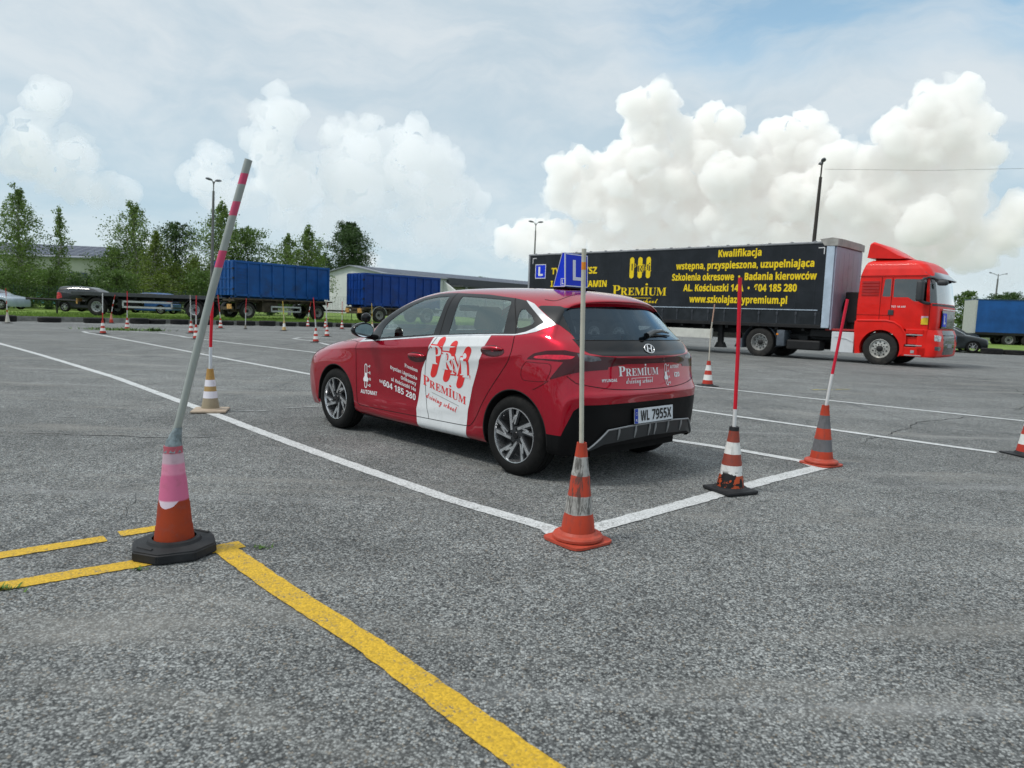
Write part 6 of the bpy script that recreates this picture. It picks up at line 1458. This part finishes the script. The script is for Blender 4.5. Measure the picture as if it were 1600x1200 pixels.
# ---------------------------------------------------------------- parked cars in the distance
def bg_car(name, loc, ang, col, label, cat, sx=1.0, sz=1.0, wagon=False, roof=None):
    e = empty(name, loc, ang, label, cat)
    net = np.array(NET); G = shell_grid(net, 4, 5)
    if wagon:
        x, z = G[..., 0], G[..., 2]; f = np.clip((z-.95)/.3, 0, 1)*np.clip((.9-x)/1.2, 0, 1); G[..., 0] = x-f*.28*np.clip((.1-x)/.5, 0, 1); G[..., 2] = z+f*.05
    G = G*[sx, 1.02, sz]; a, b = G.shape[:2]
    V = G.reshape(-1, 3); T = grid_tris(a, b); N_ = np.cross(np.gradient(G, axis=0), np.gradient(G, axis=1)).reshape(-1, 3); N_ /= np.linalg.norm(N_, axis=1)[:, None]+1e-12
    if N_[(a//2)*b+b-2][2] < 0: N_ = -N_
    s = Shell(V, N_, T); sq = lambda P: [(p[0]*sx, p[1]*sz) for p in P]
    s.cut(OR(AND(circ(0, .32*sz, .345), gt(1, .45), lt(0, .5)), AND(circ(2.58*sx, .32*sz, .345), gt(1, .45), gt(0, 1.8))), -1)
    s.cut(AND(xy([(2.34*sx, -.5), (2.34*sx, 0), (2.2*sx, .61), (2.02*sx, .70), (1.66*sx, .65), (1.34*sx, .61), (1.45*sx, 0), (1.45*sx, -.5)]), gt(2, .97*sz)), 1, [0])
    s.cut(AND(xz(sq(dlo)), gt(1, .5)), 1, [0]); s.cut(AND(lt(0, -.22*sx), gt(2, 1.05*sz), lt(2, 1.3*sz), lt(1, .66)), 1, [0])
    s.cut(AND(xz(sq([(-.11, .80), (-.2, 1.05), (-.42, 1.1), (-.60, .95), (-.60, .80), (-.4, .72)]) if wagon else sq(lamp)), gt(1, .5)), 2, [0])
    p = simple('car_paint_'+name+str(round(col[0]*99)), col, .35, coat=.45, var=.06, spec=.2)
    s.part(0, 'body', p, e); s.part(1, 'windows', simple('far_car_glass', (.018, .025, .030), .12, coat=1, var=.5, vs=1.5), e, off=.002)
    s.part(2, 'tail_light', simple('far_tail', (.45, .03, .03), .3, var=.3), e, off=.004)
    wm = simple('far_alloy', (.40, .41, .42), .35, metal=.5)
    for x in (0, 2.58*sx):
        for s_ in (1, -1):
            w = empty('wheel', (0, 0, 0)); w.parent = e; w.location = (x, s_*.79, .315); mb = MB(); mb.lathe([(.21, -.09), (.28, -.10), (.315, -.07), (.315, .07), (.28, .10), (.21, .09)], 24, 'y'); mb.build('tyre', RUBBER, w, True)
            mb = MB(); yy = s_*.085
            mb.lathe([(.215, yy), (.205, yy+.006*s_), (.19, yy-.02*s_)], 24, 'y')
            for k in range(7): a = 2*math.pi*k/7; mb.tube((0, yy, 0), (.2*math.cos(a), yy, .2*math.sin(a)), .022, .016, 4)
            mb.build('rim', wm, w)
    mb = MB()
    mb.add([(x, y, z) for x, y, z in ((-.45*sx, -.7, .25), (3.2*sx, -.7, .25), (3.2*sx, .7, .25), (-.45*sx, .7, .25))], [(0, 1, 2, 3)]); mb.build('floor_pan', BLKC, e)
    if roof:
        mb = MB(); mb.box(.4, .75, -.2, .2, 1.43*sz, 1.66*sz); mb.build('roof_box', roof, e)
    return e
bg_car('estate_car', (-29.1, 46.4, .32), R(-2), (.010, .011, .013), 'black estate car with red tail lights parked behind the flatbed', 'car', 1.12, 1.14, True)
bg_car('parked_car', (-24.0, 48.6, .33), R(178), (.03, .09, .24), 'blue car parked nose to nose with the black estate behind the flatbed', 'car', 1.05, 1.0, False)
bg_car('parked_car', (-36.3, 47.0, .32), R(-3), (.30, .36, .43), 'silver blue car cut off by the left edge of the picture', 'car', 1.08, 1.0)
bg_car('parked_car', (22.0, 38.6, .0), R(-18), (.012, .016, .018), 'dark hatchback whose nose shows just in front of the truck', 'car', 1.0, .95)
bg_car('parked_car', (34.0, 57.2, .0), R(-6), (.012, .02, .04), 'dark blue car beside the blue curtain trailer', 'car', 1.0, 1.0)

# ---------------------------------------------------------------- buildings
WALLW = simple('white_cladding', (.62, .64, .62), .7, var=.06, vs=.6); WALLC = simple('cream_render', (.40, .42, .36), .85, var=.12, vs=.5); SHEET = simple('roof_sheet', (.20, .22, .25), .5, var=.12, vs=.4)
def panel_mat():
    m, nt, b = new_mat('solar_panels'); h = NT(nt); co = h.coord('UV')
    br = h.n('ShaderNodeTexBrick', offset=0.0, squash=1.0); h.put(br.inputs['Vector'], co); br.inputs['Scale'].default_value = 1.0
    br.inputs['Color1'].default_value = (.035, .045, .075, 1); br.inputs['Color2'].default_value = (.06, .075, .11, 1); br.inputs['Mortar'].default_value = (.25, .27, .30, 1)
    br.inputs['Mortar Size'].default_value = .035; br.inputs['Brick Width'].default_value = 1.0; br.inputs['Row Height'].default_value = 1.7
    h.put(b.inputs['Base Color'], br.outputs[0]); b.inputs['Roughness'].default_value = .5; b.inputs['Specular IOR Level'].default_value = .25; return m
SOL = panel_mat()
def gable(name, ridge0, direc, L, hw, zr, ze, wall, label, solar=True, cat='building', wins=None, zg=0.0):
    d = Vector((direc[0], direc[1], 0)).normalized(); a = math.atan2(d.y, d.x); e = empty(name, (ridge0[0], ridge0[1], zg), a, label, cat)
    zr -= zg; ze -= zg
    mb = MB(); prof = [(-hw, 0), (hw, 0), (hw, ze), (0, zr), (-hw, ze)]
    mb.prism([(y, z) for y, z in prof], 0, L, 'x'); mb.build('wall', wall, e)
    mb = MB()
    for s in (1, -1):
        n = Vector((0, s*(zr-ze), hw)).normalized(); o = .12
        p = [(-.5, 0, zr+.02), (L+.5, 0, zr+.02), (L+.5, s*(hw+.5), ze-(zr-ze)*.5/hw+.02), (-.5, s*(hw+.5), ze-(zr-ze)*.5/hw+.02)]
        mb.add([(q[0], q[1], q[2]) for q in p]+[(q[0], q[1], q[2]+o) for q in p], [(0, 1, 2, 3), (4, 5, 6, 7), (0, 1, 5, 4), (1, 2, 6, 5), (2, 3, 7, 6), (3, 0, 4, 7)])
    rf = mb.build('roof', SHEET, e)
    if solar:
        s = solar; k = .18
        me = bpy.data.meshes.new('solar_panels'); hwp = hw*.94; vs = [(1.5, s*hw*.05, zr-(zr-ze)*.05+k), (L-1, s*hw*.05, zr-(zr-ze)*.05+k), (L-1, s*hwp, zr-(zr-ze)*.94+k), (1.5, s*hwp, zr-(zr-ze)*.94+k)]
        me.from_pydata(vs, [], [(0, 1, 2, 3) if s < 0 else (3, 2, 1, 0)]); uv = me.uv_layers.new(name='UVMap')
        for lp_ in me.loops: v = vs[lp_.vertex_index]; uv.data[lp_.index].uv = (v[0], abs(v[1]))
        link('solar_panels', me, SOL, rf)
    if wins:
        for (x0, x1, z0, z1, st, s) in wins:
            x = x0
            while x < x1:
                mb = MB(); y = s*(hw+.02); mb.box(x, x+st*.6, min(y, y+s*.03), max(y, y+s*.03), z0-zg, z1-zg); w_ = mb.build('window', simple('window_dark', (.06, .08, .09), .2, coat=.5, var=.4, vs=.7), e)
                x += st
    return e
g1 = gable('warehouse', (-27, 116), (30, 36), 47, 8, 8.0, 6.7, WALLW, 'long white gabled warehouse with solar panels on its roof, behind the blue containers', -1, zg=.3)
mb = MB(); mb.box(14, 47, -8.6, -8.05, 5.5, 6.6); mb.box(14, 47, -12, -8.0, 5.1, 5.3); mb.build('canopy', simple('canopy_dark', (.08, .085, .09), .7), g1)
mb = MB(); mb.prism([(-13, 3.2), (-8.05, 3.2), (-8.05, 6.0)], 13.2, 13.6, 'x'); mb.build('canopy_end', WALLW, g1)
mb = MB()
for k in range(7): mb.box(15+5*k, 15.3+5*k, -11.8, -11.5, 0, 5.1)
mb.build('canopy_posts', GREYP, g1)
g2 = gable('long_building', (-92, 84), (60, 8), 44, 7, 7.6, 5.9, WALLC, 'long cream building with a solar roof behind the birches on the left', -1, wins=[(3, 42, 2.6, 4.2, 4.0, -1)], zg=.3)
mb = MB(); mb.box(8, 43, -7.30, -7.05, .2, 1.9); mb.build('lower_cladding', simple('turquoise_cladding', (.12, .36, .38), .7, var=.25, vs=.4), g2)
g3 = gable('white_shed', (37.5, 84), (8, -3), 9, 3, 3.3, 2.6, WALLW, 'low white shed far behind the truck cab', None)
# link fence before the left trees
fe = empty('wire_fence', (-60, 49.0, .33), R(4), 'dark green wire fence along the bushes behind the parked cars', 'fence')
mb = MB()
for k in range(17): mb.tube((3*k, 0, 0), (3*k, 0, 1.7), .03, n=6)
mb.build('posts', simple('fence_green', (.02, .05, .035), .6), fe)
mb = MB()
for k in range(18): mb.tube((0, 0, .05+.095*k), (48, 0, .05+.095*k), .006, n=4)
for k in range(240): mb.tube((.2*k, 0, .02), (.2*k, 0, 1.68), .005, n=4)
mb.build('mesh_wires', MATS['fence_green'], fe)

# ---------------------------------------------------------------- lamp posts
CONC = simple('post_concrete', (.16, .16, .15), .85, var=.2, vs=4); LAMPM = simple('lamp_head', (.12, .13, .14), .5)
def lamp_post(x, y, z0, H, lean, rot, label, sc=1.0, dark=CONC, arm=.7):
    e = empty('lamp_post', (x, y, z0), 0, label, 'lamp post'); top = Vector((math.sin(lean)*H, 0, math.cos(lean)*H))
    mb = MB(); mb.tube((0, 0, 0), tuple(top*.93), .13*sc, .075*sc, 12); mb.tube(tuple(top*.93), tuple(top), .04*sc, .04*sc, 8); mb.build('post', dark, e, True)
    c, s = math.cos(rot), math.sin(rot)
    for sg in (1, -1):
        mb = MB(); p = [top+Vector((sg*c*t*arm, sg*s*t*arm, -.25+.32*math.sin(t*1.5))) for t in (0, .3, .6, .9, 1.0)]; mb.path(p, .028*sc, 6); ar = mb.build('arm', dark, e, True)
        mb = MB(); bm = bmesh.new(); bmesh.ops.create_uvsphere(bm, u_segments=12, v_segments=8, radius=1)
        for v in bm.verts:
            q = Vector((v.co.x*.26, v.co.y*.12, v.co.z*.10 if v.co.z > 0 else v.co.z*.06)); q.x += .20
            v.co = p[-1]+Vector((sg*c*q.x-s*q.y, sg*s*q.x+c*q.y, q.z+q.x*.12))
        bm.verts.index_update(); mb.add([v.co for v in bm.verts], [[v.index for v in f.verts] for f in bm.faces]); bm.free(); mb.build('lamp_head', LAMPM, ar, True)
    return e
lamp_post(-20.8, 48.2, .3, 9.05, R(1.6), R(55), 'tall lamp post with two heads in front of the birches', 1.0, arm=.14)
lamp_post(1.55, 62, 0, 9.1, R(.2), R(12), 'slender lamp post with two heads left of the black trailer', .8, arm=.22)
lp3 = lamp_post(14.85, 36, 0, 9.2, R(1.6), R(75), 'dark leaning lamp post rising behind the black trailer, with a cable', 1.0, simple('dark_post', (.05, .045, .04), .8), arm=.2)
lamp_post(68.5, 101, 0, 9.2, R(1), R(20), 'faint far lamp post above the blue curtain trailer', 1.3, arm=1.4)
mb = MB(); mb.path([(15.25, 36, 8.95), (20, 35, 8.85), (26, 34, 9.0), (40, 33, 9.6)], .007, 4); meta(mb.build('overhead_cable', simple('cable_dark', (.05, .05, .05), .6)), 'thin cable running right from the dark leaning lamp post', 'cable')

# ---------------------------------------------------------------- trees
def leaf_mat(name, a, b_, tr=.35):
    m, nt, b = new_mat(name); h = NT(nt); P = h.geo(); rn = h.n('ShaderNodeNewGeometry').outputs['Random Per Island']
    c = h.mix(rn, a, b_); c = h.mix(h.ramp(h.noise(P, .9, 3, .6), .35, .65, 0, .5), c, tuple(x*1.5 for x in b_))
    h.put(b.inputs['Base Color'], c); b.inputs['Roughness'].default_value = .6
    t = h.n('ShaderNodeBsdfTranslucent'); h.put(t.inputs[0], c); mx = h.n('ShaderNodeMixShader'); mx.inputs[0].default_value = tr
    nt.links.new(b.outputs[0], mx.inputs[1]); nt.links.new(t.outputs[0], mx.inputs[2]); nt.links.new(mx.outputs[0], nt.nodes['Material Output'].inputs[0]); return m
LB_ = leaf_mat('birch_leaves', (.06, .11, .02), (.15, .23, .05)); LD_ = leaf_mat('oak_leaves', (.018, .045, .010), (.05, .10, .020), .25); LY_ = leaf_mat('yellow_green_leaves', (.07, .11, .012), (.14, .20, .03)); LM_ = leaf_mat('mid_leaves', (.045, .09, .017), (.10, .17, .032))
BARK = simple('bark', (.07, .06, .05), .9, var=.3, vs=6); BIRCHB = simple('birch_bark', (.38, .37, .34), .85, var=.4, vs=5, dirt=((.04, .04, .04), .9))
def tree(x, y, z0, H, Wd, kind, label, seed, base=.12, dens=1.0, leaf=.15):
    q = random.Random(seed); lm = {'birch': LB_, 'dark': LD_, 'yellow': LY_, 'mid': LM_}[kind]; birch = kind in ('birch', 'yellow')
    e = empty('birch_tree' if birch else 'broadleaf_tree', (x, y, z0), 0, label, 'tree')
    mb = MB(); tips = []; k = 9; px = py = 0; tr = []
    for i in range(k+1):
        f = i/k; tr.append((px, py, H*.95*f)); px += q.uniform(-.02, .02)*H; py += q.uniform(-.02, .02)*H
    r0 = H*.016+.05; mb.path(tr, [r0*(1-.93*i/k) for i in range(k+1)], 7)
    def prof(f):
        if birch: return (.35+.95*math.sin(math.pi*min(1, (f-base)/(1-base))**.72))*(1.0 if f < .80 else (1-f)/.20*.6+.4)*.82
        return max(.12, math.sqrt(max(0, 1-((f-.52)/.50)**2)))
    nb = int(60*dens) if birch else int(52*dens)
    for i in range(nb):
        f = base+(.99-base)*(i+q.random())/nb; a = i*2.4+q.uniform(-.5, .5); rr_ = Wd/2*prof(f)*q.uniform(.50, 1.02)
        j = min(k-1, int(f/.95*k)); b0 = Vector(tr[j]); b0.z = f*H*.93; up = q.uniform(.15, .5) if not birch else q.uniform(.25, .6)
        dv = Vector((math.cos(a), math.sin(a), up)); p1 = b0+Vector((dv.x*rr_*.55, dv.y*rr_*.55, up*rr_*.6)); p2 = b0+Vector((dv.x*rr_, dv.y*rr_, up*rr_*(.85 if not birch else .5)))
        mb.path([b0, p1, p2], [r0*.28*(1.1-f), r0*.16*(1.1-f)+.006, .006], 4)
        for t in (.45, .62, .8, 1.0):
            c = b0.lerp(p2, t)+Vector((q.gauss(0, .12), q.gauss(0, .12), q.gauss(0, .12)))*rr_*.8
            tips.append((c, max(.22, rr_*(.32 if not birch else .28))))
        if q.random() < .8: tips.append((b0.lerp(p2, .2), max(.2, rr_*.28)))
    for t_ in range(4): tips.append((Vector(tr[-1])+Vector((q.gauss(0, .1), q.gauss(0, .1), q.uniform(-.3, .25)*H*.06)), .02*H))
    mb.build('trunk', BIRCHB if birch else BARK, e)
    # branches carry leaf clumps
    n_ = sum(1 for _ in tips); vs = np.empty((0, 3)); V = []; F = []; per = int(26*dens) if birch else int(30*dens)
    for c, s in tips:
        if q.random() < .12: continue
        m = int(per*q.uniform(.4, 1.3)*min(1.6, (s/.35)**1.1+.25))
        for _ in range(m):
            if birch: o = Vector((q.gauss(0, s*.45), q.gauss(0, s*.45), q.gauss(-s*.35, s*.75)))
            else: o = Vector((q.gauss(0, s*.55), q.gauss(0, s*.55), q.gauss(0, s*.42)))
            p = c+o; l = leaf*q.uniform(.6, 1.25); u = Vector((q.gauss(0, 1), q.gauss(0, 1), q.gauss(0, .7))).normalized(); w = u.orthogonal().normalized()*l*.5
            w.rotate(Matrix.Rotation(q.uniform(0, 6.28), 3, u)); v2 = u.cross(w)*.7; b = len(V)
            V += [tuple(p-w), tuple(p+v2), tuple(p+w), tuple(p-v2)]; F.append((b, b+1, b+2, b+3))
    me = bpy.data.meshes.new('crown'); me.from_pydata(V, [], F); link('crown', me, lm, e)
    return e
def at(px, Y): # horizontal image place to x at depth Y (camera roll ignored)
    return (px-800)/1094*Y
TREES = [(45, 58, 10.6, 4.8, 'birch', 'tall birch nearest the left edge, rising over the long building', .10, 1.2), (97, 59, 8.9, 2.2, 'birch', 'slim young birch between the leftmost birch and the clump', .10, .8),
 (168, 60, 5.6, 3.6, 'mid', 'low bushy tree in front of the long building roof', .05, .9), (205, 60, 9.8, 5.6, 'birch', 'tall birch at the left of the middle clump', .06, 1.15), (268, 63, 8.6, 5.6, 'dark', 'dark broad tree behind the yellowish birch', .18, 1.0),
 (238, 57, 7.0, 3.2, 'yellow', 'yellow green birch in front of the dark broad tree', .03, 1.1), (300, 58, 5.0, 2.8, 'yellow', 'low yellowish birch left of the lamp post', .03, 1.0), (345, 60, 10.0, 5.8, 'birch', 'tall birch directly behind the lamp post', .05, 1.2), (392, 61, 8.0, 5.4, 'mid', 'green tree behind the left end of the larger blue container', .08, 1.1),
 (450, 66, 8.0, 4.6, 'birch', 'pale birch behind the middle of the larger container', .10, .9), (478, 67, 9.0, 5.0, 'birch', 'birch with drooping twigs behind the right half of the larger container', .12, 1.1), (546, 136, 18.2, 9.6, 'dark', 'dark round oak behind the white warehouse gable', .12, 1.7), (508, 132, 11.6, 6.0, 'dark', 'small dark tree left of the round oak', .12, .9),
 (748, 150, 9.3, 4.2, 'mid', 'distant tree showing above the solar roof', .2, .6), (782, 155, 8.2, 3.2, 'mid', 'smaller distant tree above the right end of the solar roof', .2, .5), (812, 160, 8.0, 3.6, 'mid', 'distant tree just left of the black trailer', .2, .5),
 (1503, 85, 6.2, 3.4, 'mid', 'small dark tree right of the truck cab', .15, .8), (1548, 96, 6.4, 5.5, 'dark', 'first dark tree behind the blue curtain trailer', .15, .9), (1575, 97, 6.9, 5.5, 'dark', 'middle dark tree behind the blue curtain trailer', .15, .9), (1604, 98, 6.5, 5.5, 'dark', 'dark tree behind the blue curtain trailer at the right edge', .15, .9)]
for i, (px, Y, H, Wd, kd, lab, bs, dn) in enumerate(TREES): tree(at(px, Y), Y, .33 if px < 600 else 0, H*.97, Wd, kd, lab, 31+i, bs, dn, .16*Y/60 if Y < 90 else .16*Y/72)
# undergrowth along the fence: bushes
BUSH = [(5, 52, 2.6, 4.4, 'mid'), (75, 53, 2.9, 4.0, 'mid'), (130, 53, 2.4, 3.6, 'dark'), (185, 53, 3.1, 4.0, 'mid'), (250, 54, 3.0, 4.2, 'yellow'), (315, 55, 3.3, 4.4, 'mid'), (375, 60, 2.8, 4.4, 'mid'), (420, 62, 2.4, 3.6, 'mid'), (40, 56, 3.4, 4.6, 'birch'), (110, 57, 2.8, 4.2, 'mid'), (330, 60, 4.4, 4.6, 'birch'), (275, 58, 4.2, 3.6, 'yellow')]
BL = ['bush at the left edge behind the silver car', 'bush left of the black estate car', 'dark bush above the black estate car roof', 'bush above the blue car', 'yellowish bush right of the blue car', 'bush left of the larger blue container, by the lamp post', 'bush directly behind the left end of the larger container', 'bush behind the middle of the larger container', 'tall thicket under the leftmost birch', 'thicket under the slim birch', 'thicket under the birch behind the lamp post', 'yellowish thicket below the dark broad tree']
for i, (px, Y, H, Wd, kd) in enumerate(BUSH):
    t = tree(at(px, Y), Y, .33, H, Wd, kd, BL[i], 90+i, .0, .8, .15); t.name = 'bush'; t['category'] = 'bush'
# far tree line closing the horizon
def far_wood(name, pts, h0, h1, seed):
    q = random.Random(seed); V, F = [], []
    for a, b in zip(pts[:-1], pts[1:]):
        L = math.hypot(b[0]-a[0], b[1]-a[1]); n = int(L*16)
        for _ in range(n):
            t = q.random(); x, y = a[0]+(b[0]-a[0])*t, a[1]+(b[1]-a[1])*t; hh = (h0+(h1-h0)*(.5+.5*math.sin(x*.11+y*.07)*math.sin(x*.031+1)))
            z = hh*q.random()**.7; p = Vector((x+q.gauss(0, 2.5), y+q.gauss(0, 2.5), z)); l = q.uniform(.5, 1.1); u = Vector((q.gauss(0, 1), q.gauss(0, 1), q.gauss(0, .7))).normalized(); w = u.orthogonal()*l*.5; v2 = u.cross(w)*.8; k = len(V)
            V += [tuple(p-w), tuple(p+v2), tuple(p+w), tuple(p-v2)]; F.append((k, k+1, k+2, k+3))
    me = bpy.data.meshes.new(name); me.from_pydata(V, [], F); return meta(link(name, me, LM_), 'far wood closing the horizon, its unseen part behind the camera added', 'wood', kind='stuff')
far_wood('far_wood', [(-330, 180), (-180, 240), (-40, 270), (90, 260), (200, 220), (330, 150)], 3.5, 6.5, 5)
far_wood('far_wood', [(330, 150), (160, -60), (60, -130), (-60, -90), (-85, -20), (-110, 40)], 7, 11, 8)  # unseen wood behind the camera, added to darken reflections on the car's side
# grass blades on the verge
def blades(name, fn, n, seed, hh=.12):
    q = random.Random(seed); V, F = [], []
    for _ in range(n):
        x, y, z = fn(q); a = q.uniform(0, 6.28); l = hh*q.uniform(.5, 1.4); w = .02; dx, dy = q.gauss(0, .05), q.gauss(0, .05); k = len(V)
        V += [(x-w*math.cos(a), y-w*math.sin(a), z-.02), (x+w*math.cos(a), y+w*math.sin(a), z-.02), (x+dx, y+dy, z+l)]; F.append((k, k+1, k+2))
    me = bpy.data.meshes.new(name); me.from_pydata(V, [], F); return meta(link(name, me, simple('blade_green', (.13, .22, .03), .7, var=.4, vs=3)), 'grass blades on the verge', 'grass', kind='stuff')
def vf(q):
    i = q.choice([2, 3, 4, 5, 6]); t = q.random(); a, b = KE[i], KE[i+1]; u = q.random()**2*9; x, y = a[0]+(b[0]-a[0])*t, a[1]+(b[1]-a[1])*t
    return x-u*.45, y+u, .20+min(.16, u*.006)
blades('grass', vf, 26000, 3)

# separate the pieces of parts that come several to a mesh
def split_pieces(names, tol=.03):
    for o in list(SC.objects):
        if o.type != 'MESH' or o.name.split('.')[0] not in names: continue
        me = o.data; n = len(me.vertices); par = list(range(n))
        def find(a):
            while par[a] != a: par[a] = par[par[a]]; a = par[a]
            return a
        for p in me.polygons:
            v0 = p.vertices[0]
            for v in p.vertices[1:]:
                a, b = find(v0), find(v)
                if a != b: par[a] = b
        co = np.array([v.co[:] for v in me.vertices]); root = np.array([find(i) for i in range(n)]); ids = np.unique(root)
        if len(ids) < 2 or len(ids) > 400: continue
        bb = [(co[root == i].min(0)-tol, co[root == i].max(0)+tol) for i in ids]; g = list(range(len(ids)))
        def fg(a):
            while g[a] != a: a = g[a]
            return a
        for i in range(len(ids)):
            for j in range(i+1, len(ids)):
                if (bb[i][0] < bb[j][1]).all() and (bb[j][0] < bb[i][1]).all():
                    a, b = fg(i), fg(j)
                    if a != b: g[a] = b
        gid = {ids[i]: fg(i) for i in range(len(ids))}; groups = sorted(set(gid.values()))
        if len(groups) < 2: continue
        vg = np.array([gid[r] for r in root]); sm = me.polygons[0].use_smooth
        for k in groups[1:]+groups[:1]:
            idx = np.where(vg == k)[0]; mp = {int(v): i for i, v in enumerate(idx)}
            nm = bpy.data.meshes.new(o.name.split('.')[0]); nm.from_pydata(co[idx].tolist(), [], [[mp[v] for v in p.vertices] for p in me.polygons if vg[p.vertices[0]] == k])
            for m in me.materials: nm.materials.append(m)
            if sm: nm.shade_smooth(); nm.set_sharp_from_angle(angle=R(40))
            if k == groups[0]: o.data = nm
            else:
                c = bpy.data.objects.new(o.name.split('.')[0], nm); COL.objects.link(c); c.parent = o.parent; c.location = o.location; c.rotation_euler = o.rotation_euler; c.scale = o.scale
split_pieces({'rib', 'arch_lip', 'end_frame', 'side_guard', 'front_pillar', 'rear_pillar', 'corner_caps', 'rear_doors', 'step_panel', 'wheel_arch', 'arch_flare', 'step_treads', 'mudguard', 'posts', 'lower_curtain', 'side_rail', 'fuel_tank_cover', 'door_handle', 'curtain', 'light_panel', 'end_doors', 'hinges', 'canopy_posts', 'headlight', 'seat_belts', 'fog_light', 'tail_light', 'corner_marks'})
